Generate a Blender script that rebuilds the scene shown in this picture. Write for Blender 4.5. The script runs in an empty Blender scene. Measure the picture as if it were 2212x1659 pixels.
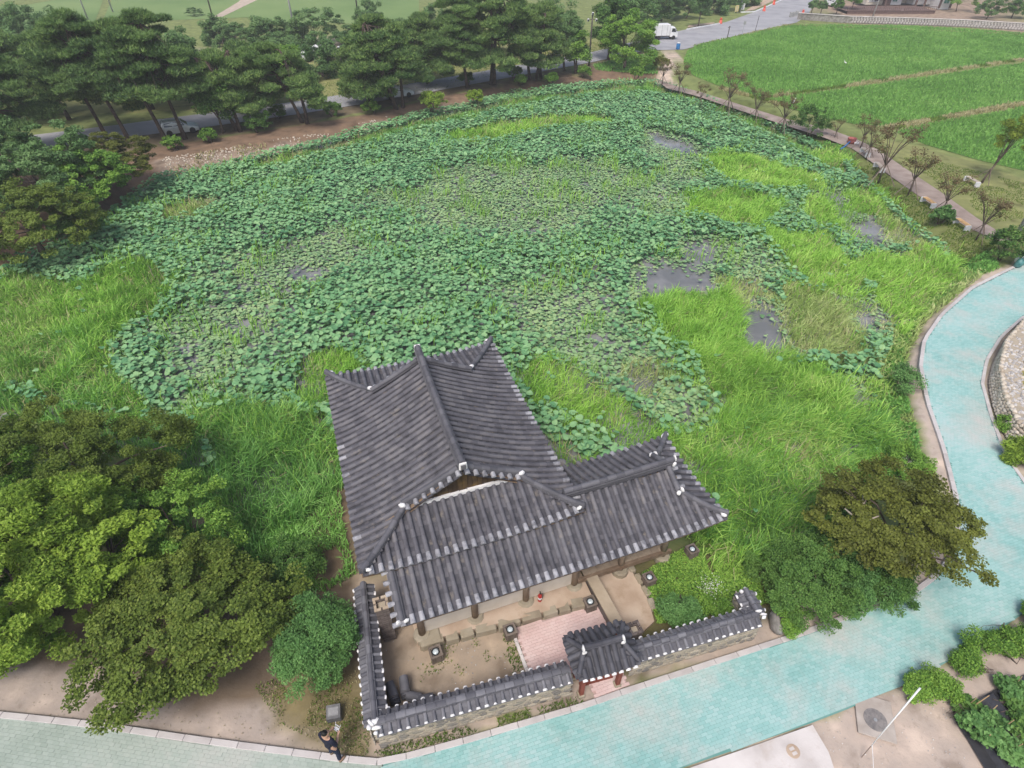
import bpy, math, random
import numpy as np
from mathutils import Matrix, Vector

random.seed(7)
rng = np.random.default_rng(7)
S = bpy.context.scene
COL = S.collection
R = math.radians

# ------------------------------------------------------------------ camera, sky, sun, exposure
CAM_H, CAM_PITCH, FPX = 21.0, R(40.0), 1278.0          # focal length in pixels of a 2212 px wide frame
cam = bpy.data.cameras.new('camera')
cam.sensor_width = 36.0
cam.lens = 36.0 * FPX / 2212.0
cam.clip_start = 0.1
cam.clip_end = 6000
cam_o = bpy.data.objects.new('camera', cam)
COL.objects.link(cam_o)
cam_o.location = (0, 0, CAM_H)
cam_o.rotation_euler = (R(90) - CAM_PITCH, 0, 0)
S.camera = cam_o

SUN_EL, SUN_AZ = R(58), R(200)
world = bpy.data.worlds.new('World')
S.world = world
world.use_nodes = True
nt = world.node_tree
sky = nt.nodes.new('ShaderNodeTexSky')
sky.sky_type = 'NISHITA'
sky.sun_disc = False
sky.sun_elevation = SUN_EL
sky.sun_rotation = SUN_AZ
sky.air_density = 1.0
sky.dust_density = 4.0
sky.ozone_density = 1.0
bg = nt.nodes['Background']
bg.inputs['Strength'].default_value = 0.108
nt.links.new(sky.outputs['Color'], bg.inputs['Color'])

sl = bpy.data.lights.new('sun', 'SUN')
sl.energy = 1.6
sl.angle = R(22)
sl.color = (1.0, 0.955, 0.90)
so = bpy.data.objects.new('sun', sl)
COL.objects.link(so)
so.location = (-20, -20, 80)
sd = Vector((math.sin(SUN_AZ) * math.cos(SUN_EL), math.cos(SUN_AZ) * math.cos(SUN_EL), math.sin(SUN_EL)))
so.rotation_euler = (-sd).to_track_quat('-Z', 'Y').to_euler()

S.view_settings.view_transform = 'Standard'
S.view_settings.look = 'None'
S.view_settings.gamma = 1.0
S.view_settings.exposure = 0.62
S.view_settings.use_curve_mapping = False
S.render.engine = 'CYCLES'
S.cycles.max_bounces = 6
S.cycles.diffuse_bounces = 3
S.cycles.glossy_bounces = 2
S.cycles.transmission_bounces = 3
S.cycles.volume_bounces = 0

# ------------------------------------------------------------------ helpers
_c, _s = math.cos(CAM_PITCH), math.sin(CAM_PITCH)


def G(u, v, z=0.0):
    """Point of the horizontal plane at height z seen at (u, v) of the 2212 x 1659 view of the photograph."""
    x = (u - 1106.0) / FPX
    y = -(v - 829.5) / FPX
    dx, dy, dz = x, _c + y * _s, -_s + y * _c
    t = (z - CAM_H) / dz
    return (dx * t, dy * t, z)


def G2(u, v, z=0.0):
    return G(u, v, z)[:2]


def height_at(u0, v0, v1, z0=0.0):
    """Height above z0 of a point that stands over the ground point at (u0, v0) and is seen at row v1."""
    X, Y, _ = G(u0, v0, z0)
    y = -(v1 - 829.5) / FPX
    dy, dz = _c + y * _s, -_s + y * _c
    return CAM_H + Y * dz / dy - z0


def projpx(P):
    P = np.asarray(P, float)
    d = P - np.array([0, 0, CAM_H])
    z = d[..., 1] * _c - d[..., 2] * _s
    y = d[..., 1] * _s + d[..., 2] * _c
    return 1106 + FPX * d[..., 0] / z, 829.5 - FPX * y / z, z


def poly(pts, z=0.0):
    return np.array([G2(u, v, z) for u, v in pts])


def inpoly(P, Q):
    x, y = P[:, 0], P[:, 1]
    r = np.zeros(len(P), bool)
    n = len(Q)
    for i in range(n):
        x0, y0 = Q[i]
        x1, y1 = Q[(i + 1) % n]
        if y0 == y1:
            continue
        c = ((y0 > y) != (y1 > y)) & (x < (x1 - x0) * (y - y0) / (y1 - y0) + x0)
        r ^= c
    return r


def sdist(P, Q):
    """Signed distance, positive inside."""
    d = np.full(len(P), 1e9)
    n = len(Q)
    for i in range(n):
        a = Q[i]
        b = Q[(i + 1) % n]
        ab = b - a
        L = (ab ** 2).sum()
        if L < 1e-9:
            continue
        t = np.clip(((P - a) @ ab) / L, 0, 1)
        d = np.minimum(d, np.hypot(*(P - a - t[:, None] * ab).T))
    return np.where(inpoly(P, Q), d, -d)


def vnoise(P, scale, seed=0):
    """Smooth value noise in 0..1 at 2-D points."""
    r = np.random.default_rng(seed)
    T = r.random((64, 64))
    q = P / scale
    i = np.floor(q).astype(int)
    f = q - i
    f = f * f * (3 - 2 * f)
    a = T[i[:, 0] % 64, i[:, 1] % 64]
    b = T[(i[:, 0] + 1) % 64, i[:, 1] % 64]
    c = T[i[:, 0] % 64, (i[:, 1] + 1) % 64]
    d = T[(i[:, 0] + 1) % 64, (i[:, 1] + 1) % 64]
    return (a * (1 - f[:, 0]) + b * f[:, 0]) * (1 - f[:, 1]) + (c * (1 - f[:, 0]) + d * f[:, 0]) * f[:, 1]


def smooth(a, b, x):
    t = np.clip((x - a) / (b - a), 0, 1)
    return t * t * (3 - 2 * t)


def mesh_np(name, V, F, rnd=None, col=None, shade=False):
    """V (n,3); F a list of int arrays, each (m,k)."""
    if not isinstance(F, (list, tuple)):
        F = [F]
    me = bpy.data.meshes.new(name)
    V = np.ascontiguousarray(V, np.float32)
    me.vertices.add(len(V))
    me.vertices.foreach_set('co', V.ravel())
    li = np.concatenate([f.ravel() for f in F]).astype(np.int32)
    lt = np.concatenate([np.full(len(f), f.shape[1]) for f in F]).astype(np.int32)
    ls = (np.cumsum(lt) - lt).astype(np.int32)
    me.loops.add(len(li))
    me.loops.foreach_set('vertex_index', li)
    me.polygons.add(len(lt))
    me.polygons.foreach_set('loop_start', ls)
    me.update(calc_edges=True)
    if rnd is not None:
        a = me.attributes.new('rnd', 'FLOAT', 'POINT')
        a.data.foreach_set('value', np.asarray(rnd, np.float32))
    if col is not None:
        a = me.attributes.new('col', 'FLOAT_COLOR', 'POINT')
        c4 = np.ones((len(V), 4), np.float32)
        c4[:, :3] = col
        a.data.foreach_set('color', c4.ravel())
    me.polygons.foreach_set('use_smooth', np.full(len(lt), bool(shade)))
    return me


class MB:
    def __init__(self):
        self.v, self.f, self.r = [], [], []

    def add(self, V, F, r=None):
        o = len(self.v)
        self.v += [tuple(p) for p in V]
        self.f += [tuple(o + i for i in f) for f in F]
        self.r += [random.random() if r is None else r] * len(V)
        return self

    def box(self, c, s, rz=0.0, r=None, taper=1.0, M=None):
        x, y, z = s[0] / 2, s[1] / 2, s[2] / 2
        V = [(-x, -y, -z), (x, -y, -z), (x, y, -z), (-x, y, -z),
             (-x * taper, -y * taper, z), (x * taper, -y * taper, z), (x * taper, y * taper, z), (-x * taper, y * taper, z)]
        ca, sa = math.cos(rz), math.sin(rz)
        V = [(c[0] + p[0] * ca - p[1] * sa, c[1] + p[0] * sa + p[1] * ca, c[2] + p[2]) for p in V]
        if M is not None:
            V = [tuple(M @ Vector(p)) for p in V]
        return self.add(V, [(3, 2, 1, 0), (4, 5, 6, 7), (0, 1, 5, 4), (1, 2, 6, 5), (2, 3, 7, 6), (3, 0, 4, 7)], r)

    def bar(self, p, q, w, h=None, r=None):
        """Square bar from p to q."""
        p, q = Vector(p), Vector(q)
        d = (q - p)
        L = d.length
        d.normalize()
        up = Vector((0, 0, 1)) if abs(d.z) < 0.95 else Vector((1, 0, 0))
        a = d.cross(up).normalized()
        b = a.cross(d).normalized()
        h = w if h is None else h
        V = []
        for e in (p, q):
            for sx, sy in ((-1, -1), (1, -1), (1, 1), (-1, 1)):
                V.append(tuple(e + a * (sx * w / 2) + b * (sy * h / 2)))
        return self.add(V, [(0, 1, 2, 3), (7, 6, 5, 4), (0, 4, 5, 1), (1, 5, 6, 2), (2, 6, 7, 3), (3, 7, 4, 0)], r)

    def tube(self, pts, rad, n=8, cap=True, r=None):
        pts = [Vector(p) for p in pts]
        if not hasattr(rad, '__len__'):
            rad = [rad] * len(pts)
        V, F = [], []
        for i, p in enumerate(pts):
            d = (pts[min(i + 1, len(pts) - 1)] - pts[max(i - 1, 0)])
            if d.length < 1e-9:
                d = Vector((0, 0, 1))
            d.normalize()
            up = Vector((0, 0, 1)) if abs(d.z) < 0.9 else Vector((1, 0, 0))
            a = d.cross(up).normalized()
            b = a.cross(d).normalized()
            for k in range(n):
                t = 2 * math.pi * k / n
                V.append(tuple(p + (a * math.cos(t) + b * math.sin(t)) * rad[i]))
        for i in range(len(pts) - 1):
            for k in range(n):
                k2 = (k + 1) % n
                F.append((i * n + k, i * n + k2, (i + 1) * n + k2, (i + 1) * n + k))
        if cap:
            F.append(tuple(range(n - 1, -1, -1)))
            F.append(tuple((len(pts) - 1) * n + k for k in range(n)))
        return self.add(V, F, r)

    def lathe(self, prof, n=16, c=(0, 0, 0), r=None):
        V, F = [], []
        for rad, z in prof:
            for k in range(n):
                t = 2 * math.pi * k / n
                V.append((c[0] + rad * math.cos(t), c[1] + rad * math.sin(t), c[2] + z))
        m = len(prof)
        for i in range(m - 1):
            for k in range(n):
                k2 = (k + 1) % n
                F.append((i * n + k, i * n + k2, (i + 1) * n + k2, (i + 1) * n + k))
        F.append(tuple(range(n - 1, -1, -1)))
        F.append(tuple((m - 1) * n + k for k in range(n)))
        return self.add(V, F, r)

    def prism(self, P2, z0, z1, r=None):
        n = len(P2)
        V = [(p[0], p[1], z0) for p in P2] + [(p[0], p[1], z1) for p in P2]
        F = [tuple(range(n - 1, -1, -1)), tuple(range(n, 2 * n))]
        for k in range(n):
            k2 = (k + 1) % n
            F.append((k, k2, n + k2, n + k))
        return self.add(V, F, r)

    def extr(self, prof, x0, x1, r=None):
        """Profile in (y, z), extruded along x."""
        n = len(prof)
        V = [(x0, p[0], p[1]) for p in prof] + [(x1, p[0], p[1]) for p in prof]
        F = [tuple(range(n)), tuple(range(2 * n - 1, n - 1, -1))]
        for k in range(n):
            k2 = (k + 1) % n
            F.append((k2, k, n + k, n + k2))
        return self.add(V, F, r)

    def mesh(self, name, shade=False, bevel=0.0):
        me = bpy.data.meshes.new(name)
        me.from_pydata(self.v, [], self.f)
        a = me.attributes.new('rnd', 'FLOAT', 'POINT')
        a.data.foreach_set('value', self.r)
        if shade:
            me.polygons.foreach_set('use_smooth', [True] * len(me.polygons))
        me.update()
        return me

    def build(self, name, mat, parent=None, shade=False, bevel=0.0, **kw):
        o = put(name, self.mesh(name, shade), mat, parent, **kw)
        if bevel:
            b = o.modifiers.new('bevel', 'BEVEL')
            b.width = bevel
            b.segments = 1
            b.limit_method = 'ANGLE'
        return o


def put(name, me, mat, parent=None, M=None, label=None, cat=None, group=None, kind=None):
    if mat is not None and not len(me.materials):
        me.materials.append(mat)
    o = bpy.data.objects.new(name, me)
    COL.objects.link(o)
    if parent is not None:
        o.parent = parent
    if M is not None:
        o.matrix_basis = M
    tag(o, label, cat, group, kind)
    return o


def tag(o, label=None, cat=None, group=None, kind=None):
    for k, v in (('label', label), ('category', cat), ('group', group), ('kind', kind)):
        if v:
            o[k] = v
    return o


def thing(name, label, cat, loc=(0, 0, 0), rz=0.0, group=None):
    o = bpy.data.objects.new(name, None)
    COL.objects.link(o)
    o.location = loc
    o.rotation_euler = (0, 0, rz)
    o.empty_display_size = 0.2
    return tag(o, label, cat, group)


def kids(o):
    return [c for c in bpy.data.objects if c.parent is o]


def dup(root, loc, rz=0.0, label=None, scale=1.0, children=None):
    r = root.copy()
    COL.objects.link(r)
    r.location = loc
    r.rotation_euler = (0, 0, rz)
    r.scale = (scale,) * 3 if not hasattr(scale, '__len__') else scale
    if label:
        r['label'] = label
    for ch in (children if children is not None else kids(root)):
        c = ch.copy()
        COL.objects.link(c)
        c.parent = r
        for g in kids(ch):
            d = g.copy()
            COL.objects.link(d)
            d.parent = c
    return r


# ------------------------------------------------------------------ materials
def ramp(nt, stops):
    n = nt.nodes.new('ShaderNodeValToRGB')
    el = n.color_ramp.elements
    while len(el) > 1:
        el.remove(el[-1])
    el[0].position = stops[0][0]
    el[0].color = (*stops[0][1], 1)
    for p, c in stops[1:]:
        e = el.new(p)
        e.color = (*c, 1)
    return n


def mat(name, cols, rough=0.85, scale=3.0, detail=4.0, mix=0.5, bump=0.0, bscale=None, spec=0.3, metal=0.0, coord='Object',
        stain=None, trans=0.0, colattr=False, nf=0.25):
    """Procedural material: a ramp over (per-piece random value mixed with noise), optional stain blotches, bump."""
    m = bpy.data.materials.new(name)
    m.use_nodes = True
    nt = m.node_tree
    L = nt.links.new
    b = nt.nodes['Principled BSDF']
    b.inputs['Roughness'].default_value = rough
    b.inputs['Specular IOR Level'].default_value = spec
    b.inputs['Metallic'].default_value = metal
    tc = nt.nodes.new('ShaderNodeTexCoord')
    if coord == 'World':
        geo = nt.nodes.new('ShaderNodeNewGeometry')
        vec = geo.outputs['Position']
    else:
        vec = tc.outputs['Object']
    no = nt.nodes.new('ShaderNodeTexNoise')
    no.inputs['Scale'].default_value = scale
    no.inputs['Detail'].default_value = detail
    L(vec, no.inputs['Vector'])
    at = nt.nodes.new('ShaderNodeAttribute')
    at.attribute_name = 'rnd'
    oi = nt.nodes.new('ShaderNodeObjectInfo')
    ad = nt.nodes.new('ShaderNodeMath')
    ad.operation = 'ADD'
    L(at.outputs['Fac'], ad.inputs[0])
    L(oi.outputs['Random'], ad.inputs[1])
    fr = nt.nodes.new('ShaderNodeMath')
    fr.operation = 'FRACT'
    L(ad.outputs[0], fr.inputs[0])
    # value = rnd*mix + noise*(1-mix), noise stretched
    st = nt.nodes.new('ShaderNodeMapRange')
    st.inputs['From Min'].default_value = 0.5 - nf
    st.inputs['From Max'].default_value = 0.5 + nf
    L(no.outputs['Fac'], st.inputs['Value'])
    mx = nt.nodes.new('ShaderNodeMix')
    mx.inputs['Factor'].default_value = mix
    L(st.outputs[0], mx.inputs['A'])
    L(fr.outputs[0], mx.inputs['B'])
    n = len(cols)
    rp = ramp(nt, [((i + 0.5) / n, c) for i, c in enumerate(cols)] if n > 1 else [(0, cols[0])])
    L(mx.outputs['Result'], rp.inputs['Fac'])
    out = rp.outputs['Color']
    if colattr:
        ca = nt.nodes.new('ShaderNodeAttribute')
        ca.attribute_name = 'col'
        mm = nt.nodes.new('ShaderNodeMix')
        mm.data_type = 'RGBA'
        mm.blend_type = 'MULTIPLY'
        mm.inputs['Factor'].default_value = 1.0
        L(ca.outputs['Color'], mm.inputs['A'])
        L(out, mm.inputs['B'])
        out = mm.outputs['Result']
    if stain:
        col, sc, lo, hi = stain
        n2 = nt.nodes.new('ShaderNodeTexNoise')
        n2.inputs['Scale'].default_value = sc
        n2.inputs['Detail'].default_value = 6
        n2.inputs['Roughness'].default_value = 0.65
        L(vec, n2.inputs['Vector'])
        mr = nt.nodes.new('ShaderNodeMapRange')
        mr.inputs['From Min'].default_value = lo
        mr.inputs['From Max'].default_value = hi
        L(n2.outputs['Fac'], mr.inputs['Value'])
        mm = nt.nodes.new('ShaderNodeMix')
        mm.data_type = 'RGBA'
        L(mr.outputs[0], mm.inputs['Factor'])
        L(out, mm.inputs['A'])
        mm.inputs['B'].default_value = (*col, 1)
        out = mm.outputs['Result']
    L(out, b.inputs['Base Color'])
    if bump:
        n3 = nt.nodes.new('ShaderNodeTexNoise')
        n3.inputs['Scale'].default_value = bscale or scale * 6
        n3.inputs['Detail'].default_value = 5
        L(vec, n3.inputs['Vector'])
        bp = nt.nodes.new('ShaderNodeBump')
        bp.inputs['Strength'].default_value = bump
        bp.inputs['Distance'].default_value = 0.05
        L(n3.outputs['Fac'], bp.inputs['Height'])
        L(bp.outputs['Normal'], b.inputs['Normal'])
    if trans:
        tr = nt.nodes.new('ShaderNodeBsdfTranslucent')
        L(out, tr.inputs['Color'])
        ms = nt.nodes.new('ShaderNodeMixShader')
        ms.inputs['Fac'].default_value = trans
        L(b.outputs[0], ms.inputs[1])
        L(tr.outputs[0], ms.inputs[2])
        L(ms.outputs[0], nt.nodes['Material Output'].inputs['Surface'])
    return m


M = {}
M['ground'] = mat('ground', [(0.62, 0.60, 0.58), (0.9, 0.9, 0.9), (1.0, 0.98, 0.96), (1.25, 1.22, 1.18)], 0.95, 0.9, 10, 0.0, 0.35, 9, 0.1, coord='World', colattr=True, stain=((0.20, 0.165, 0.125), 5.0, 0.58, 0.95))
M['water'] = mat('pond_water', [(0.149, 0.153, 0.152), (0.247, 0.245, 0.243)], 0.12, 0.5, 4, 0.0, 0.06, 3, 0.5, coord='World')
M['asphalt'] = mat('asphalt', [(0.27, 0.27, 0.29), (0.33, 0.33, 0.35), (0.37, 0.37, 0.385)], 0.9, 0.35, 6, 0.0, 0.1, 20, 0.2, coord='World', stain=((0.42, 0.40, 0.38), 0.12, 0.55, 0.75))
M['concrete'] = mat('concrete', [(0.50, 0.46, 0.44), (0.60, 0.56, 0.54), (0.66, 0.62, 0.60)], 0.9, 0.8, 8, 0.0, 0.15, 14, 0.2, coord='World', stain=((0.42, 0.34, 0.28), 0.7, 0.55, 0.8))
M['kerb'] = mat('kerb_stone', [(0.42, 0.39, 0.38), (0.50, 0.47, 0.46), (0.55, 0.52, 0.51)], 0.9, 2, 5, 0.5, 0.1, 20, 0.2, coord='World')
M['teal_paver'] = mat('teal_paver', [(0.204, 0.395, 0.371), (0.262, 0.463, 0.440), (0.329, 0.513, 0.492), (0.408, 0.532, 0.523)], 0.85, 0.25, 6, 0.3, 0.1, 30, 0.2, coord='World', stain=((0.50, 0.47, 0.44), 0.30, 0.46, 0.74))
M['grey_paver'] = mat('grey_green_paver', [(0.287, 0.345, 0.299), (0.356, 0.414, 0.368), (0.414, 0.460, 0.414)], 0.88, 0.25, 6, 0.25, 0.1, 30, 0.2, coord='World', stain=((0.47, 0.45, 0.42), 0.25, 0.56, 0.85))
M['paver_bed'] = mat('paver_bed_sand', [(0.128, 0.288, 0.259), (0.180, 0.317, 0.288)], 0.95, 2, 4, 0, 0, None, 0.1, coord='World')
M['grey_bed'] = mat('grey_bed_sand', [(0.24, 0.29, 0.25), (0.30, 0.34, 0.30)], 0.95, 2, 4, 0, 0, None, 0.1, coord='World')
M['slab'] = mat('dusty_slab', [(0.38, 0.33, 0.29), (0.46, 0.41, 0.37)], 0.95, 2, 8, 0, 0.2, 14, 0.1, coord='World')
M['pink_bed'] = mat('pink_bed_sand', [(0.408, 0.299, 0.273), (0.480, 0.364, 0.338)], 0.95, 2, 4, 0, 0, None, 0.1, coord='World')
M['pink_paver'] = mat('pink_paver', [(0.551, 0.384, 0.365), (0.617, 0.459, 0.435), (0.672, 0.532, 0.504)], 0.88, 0.8, 5, 0.22, 0.1, 30, 0.2, coord='World', stain=((0.5, 0.42, 0.36), 0.7, 0.55, 0.8))
M['clay'] = mat('tamped_clay', [(0.380, 0.284, 0.208), (0.456, 0.353, 0.270), (0.513, 0.412, 0.322)], 0.95, 1.1, 8, 0, 0.2, 12, 0.1, coord='World', stain=((0.34, 0.25, 0.17), 1.5, 0.55, 0.75))
M['granite'] = mat('granite_block', [(0.25, 0.21, 0.155), (0.31, 0.27, 0.2), (0.36, 0.32, 0.25)], 0.9, 2.2, 8, 0.4, 0.3, 14, 0.2, coord='World')
M['wallstone'] = mat('wall_stone', [(0.16, 0.15, 0.14), (0.24, 0.22, 0.19), (0.34, 0.30, 0.24), (0.42, 0.37, 0.30)], 0.9, 3, 6, 0.75, 0.3, 18, 0.2)
M['mortar'] = mat('clay_mortar', [(0.36, 0.31, 0.24), (0.43, 0.37, 0.29)], 0.95, 2, 6, 0, 0.3, 20, 0.1)
M['tile'] = mat('roof_tile_grey', [(0.072, 0.070, 0.081), (0.104, 0.101, 0.116), (0.135, 0.132, 0.147), (0.171, 0.162, 0.170)], 0.75, 1.6, 6, 0.42, 0.2, 25, 0.35, coord='World', stain=((0.24, 0.215, 0.19), 1.8, 0.60, 0.80))
M['pan'] = mat('roof_pan_grey', [(0.051, 0.051, 0.061), (0.078, 0.077, 0.090), (0.115, 0.112, 0.127)], 0.8, 1.6, 6, 0.6, 0.2, 25, 0.3, coord='World', stain=((0.20, 0.175, 0.15), 2.2, 0.58, 0.72))
M['eavetile'] = mat('lichen_eave_tile', [(0.164, 0.164, 0.180), (0.271, 0.271, 0.295), (0.369, 0.369, 0.394)], 0.85, 7, 6, 0.45, 0.2, 30, 0.25, coord='World', nf=0.15)
M['ridge'] = mat('ridge_tile_dark', [(0.075, 0.074, 0.085), (0.105, 0.103, 0.118), (0.14, 0.138, 0.152)], 0.7, 2, 6, 0.6, 0.15, 25, 0.4, coord='World')
M['newtile'] = mat('wall_coping_tile', [(0.085, 0.085, 0.10), (0.12, 0.12, 0.137), (0.18, 0.18, 0.20)], 0.7, 3, 5, 0.65, 0.15, 25, 0.4, coord='World')
M['darktile'] = mat('gate_tile_dark', [(0.045, 0.045, 0.055), (0.065, 0.065, 0.078), (0.095, 0.095, 0.11)], 0.7, 3, 5, 0.6, 0.15, 25, 0.4, coord='World')
M['plaster'] = mat('white_plaster', [(0.679, 0.669, 0.669), (0.776, 0.766, 0.766)], 0.9, 5, 5, 0.2, 0.3, 25, 0.2, coord='World')
M['wood'] = mat('old_timber', [(0.13, 0.085, 0.055), (0.20, 0.14, 0.095), (0.27, 0.20, 0.14)], 0.85, 3, 8, 0.4, 0.2, 25, 0.2)
M['palewood'] = mat('weathered_timber', [(0.26, 0.20, 0.15), (0.33, 0.26, 0.19), (0.40, 0.32, 0.24)], 0.85, 3, 8, 0.4, 0.2, 25, 0.2)
M['redwood'] = mat('red_painted_timber', [(0.17, 0.045, 0.03), (0.24, 0.07, 0.05)], 0.7, 3, 6, 0.4, 0.1, 25, 0.3)
M['gableboard'] = mat('gable_board', [(0.036, 0.024, 0.015), (0.072, 0.048, 0.030), (0.180, 0.114, 0.042)], 0.85, 2.5, 8, 0.4, 0.2, 20, 0.2)
M['panel'] = mat('plaster_panel', [(0.58, 0.53, 0.45), (0.66, 0.61, 0.53)], 0.9, 2, 5, 0.2, 0.1, 25, 0.2)
M['brick'] = mat('grey_brick', [(0.09, 0.075, 0.07), (0.14, 0.115, 0.105), (0.19, 0.16, 0.145)], 0.9, 4, 5, 0.7, 0.2, 25, 0.2)
M['palebrick'] = mat('tan_brick', [(0.40, 0.32, 0.24), (0.5, 0.42, 0.33)], 0.9, 4, 5, 0.7, 0.2, 25, 0.2)
M['lampbox'] = mat('lamp_timber', [(0.13, 0.105, 0.085), (0.20, 0.165, 0.14)], 0.85, 4, 8, 0.5, 0.2, 20, 0.2)
M['black'] = mat('black_metal', [(0.02, 0.02, 0.022), (0.035, 0.035, 0.037)], 0.5, 4, 3, 0.3)
M['lens'] = mat('lamp_glass', [(0.45, 0.52, 0.55), (0.62, 0.68, 0.70)], 0.12, 6, 2, 0.3, spec=0.9)
M['red'] = mat('red_paint', [(0.38, 0.025, 0.02), (0.46, 0.035, 0.03)], 0.4, 3, 3, 0.3, spec=0.5)
M['orange'] = mat('orange_plastic', [(0.62, 0.085, 0.05), (0.72, 0.12, 0.08)], 0.5, 3, 3, 0.3)
M['white'] = mat('white_paint', [(0.68, 0.69, 0.70), (0.78, 0.78, 0.79)], 0.35, 1.5, 4, 0.2, spec=0.5)
M['silver'] = mat('silver_paint', [(0.525, 0.550, 0.537), (0.625, 0.650, 0.637)], 0.3, 1.5, 3, 0.2, spec=0.6, metal=0.3)
M['glass'] = mat('dark_glass', [(0.02, 0.025, 0.03), (0.05, 0.055, 0.065)], 0.08, 1.5, 2, 0.3, spec=0.8)
M['rubber'] = mat('tyre_rubber', [(0.02, 0.02, 0.02), (0.03, 0.03, 0.03)], 0.9, 4, 2, 0.3)
M['steel'] = mat('grey_steel', [(0.33, 0.34, 0.35), (0.45, 0.46, 0.47)], 0.5, 3, 4, 0.3, metal=0.3)
M['poleconc'] = mat('pole_concrete', [(0.34, 0.34, 0.33), (0.42, 0.42, 0.41)], 0.85, 3, 4, 0.3)
M['darkpole'] = mat('dark_pole', [(0.06, 0.055, 0.05), (0.10, 0.09, 0.08)], 0.7, 3, 4, 0.3)
M['benchwood'] = mat('bench_slat', [(0.529, 0.322, 0.138), (0.667, 0.437, 0.218)], 0.7, 3, 6, 0.5)
M['greybench'] = mat('weathered_slat', [(0.38, 0.32, 0.26), (0.48, 0.42, 0.35)], 0.8, 3, 6, 0.5)
M['palestone'] = mat('pale_bench_stone', [(0.55, 0.56, 0.58), (0.66, 0.67, 0.68)], 0.85, 4, 6, 0.3, 0.1, 25)
M['wallcap'] = mat('pale_rubble', [(0.38, 0.32, 0.25), (0.50, 0.44, 0.36), (0.60, 0.54, 0.46)], 0.9, 3, 6, 0.7, 0.3, 18, 0.2)
M['cobble'] = mat('pale_cobble', [(0.30, 0.29, 0.28), (0.44, 0.42, 0.41), (0.58, 0.56, 0.54)], 0.9, 4, 5, 0.75, 0.2, 18, 0.2)
M['darkstone'] = mat('dark_granite_marker', [(0.07, 0.07, 0.075), (0.12, 0.12, 0.125)], 0.6, 5, 6, 0.2, 0.1, 30, 0.4)
M['plate'] = mat('engraved_plate', [(0.28, 0.28, 0.29), (0.36, 0.36, 0.37)], 0.6, 5, 4, 0.2, 0.1, 40, 0.4)
M['rock'] = mat('grey_rock', [(0.14, 0.13, 0.12), (0.25, 0.235, 0.22), (0.36, 0.345, 0.33)], 0.9, 2.5, 9, 0.2, 0.5, 8, 0.2)
M['mulch'] = mat('black_mulch_film', [(0.03, 0.03, 0.035), (0.05, 0.05, 0.058)], 0.4, 1.5, 6, 0.2, 0.5, 5, 0.5, coord='World')
M['stake'] = mat('bamboo_stake', [(0.45, 0.30, 0.16), (0.56, 0.40, 0.24)], 0.75, 3, 4, 0.5)
M['stakedark'] = mat('tree_stake', [(0.16, 0.12, 0.10), (0.25, 0.2, 0.165)], 0.85, 3, 4, 0.5)
M['bark'] = mat('bark_grey_brown', [(0.07, 0.055, 0.045), (0.13, 0.10, 0.085), (0.19, 0.155, 0.13)], 0.95, 4, 8, 0.2, 0.6, 12, 0.1)
M['pinebark'] = mat('pine_bark', [(0.05, 0.04, 0.035), (0.10, 0.075, 0.065), (0.15, 0.105, 0.085)], 0.95, 4, 8, 0.2, 0.6, 12, 0.1)
M['palebark'] = mat('bare_wood_pale', [(0.26, 0.22, 0.18), (0.38, 0.34, 0.29)], 0.95, 4, 8, 0.2, 0.4, 12, 0.1)
LEAF = dict(rough=0.6, scale=0.35, detail=3, mix=0.62, spec=0.25, coord='World', trans=0.25)
M['leaf_bright'] = mat('leaf_yellow_green', [(0.108, 0.194, 0.024), (0.197, 0.313, 0.038), (0.277, 0.413, 0.052), (0.377, 0.508, 0.084)], **LEAF)
M['leaf_mid'] = mat('leaf_mid_green', [(0.080, 0.186, 0.029), (0.141, 0.291, 0.046), (0.219, 0.391, 0.060), (0.316, 0.510, 0.092)], **LEAF)
M['leaf_olive'] = mat('leaf_maple_olive', [(0.071, 0.111, 0.018), (0.113, 0.172, 0.027), (0.164, 0.231, 0.037), (0.212, 0.268, 0.055)], **LEAF)
M['leaf_brown'] = mat('leaf_maple_bronze', [(0.083, 0.093, 0.019), (0.122, 0.146, 0.025), (0.172, 0.196, 0.034), (0.212, 0.257, 0.048)], **LEAF)
M['leaf_blue'] = mat('leaf_blue_green', [(0.069, 0.172, 0.048), (0.112, 0.246, 0.069), (0.164, 0.328, 0.095), (0.224, 0.409, 0.131)], **LEAF)
M['leaf_dark'] = mat('leaf_dark_green', [(0.046, 0.118, 0.028), (0.080, 0.178, 0.038), (0.124, 0.248, 0.053), (0.188, 0.327, 0.076)], **LEAF)
M['leaf_ginkgo'] = mat('leaf_lime', [(0.13, 0.19, 0.02), (0.20, 0.28, 0.03), (0.28, 0.36, 0.05)], **LEAF)
M['leaf_red'] = mat('leaf_reddish_brown', [(0.114, 0.086, 0.040), (0.171, 0.122, 0.059), (0.217, 0.173, 0.092), (0.171, 0.216, 0.066)], **LEAF)
M['leaf_far'] = mat('leaf_far_green', [(0.064, 0.143, 0.046), (0.107, 0.210, 0.066), (0.156, 0.277, 0.094), (0.221, 0.353, 0.125)], **LEAF)
M['needle'] = mat('pine_needle', [(0.065, 0.134, 0.046), (0.118, 0.212, 0.065), (0.191, 0.308, 0.087), (0.279, 0.399, 0.121)], **LEAF)
M['lotus'] = mat('lotus_leaf', [(0.078, 0.217, 0.096), (0.127, 0.301, 0.133), (0.189, 0.382, 0.171), (0.283, 0.477, 0.216)], 0.55, 0.25, 3, 0.7, spec=0.3, coord='World', trans=0.12)
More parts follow.
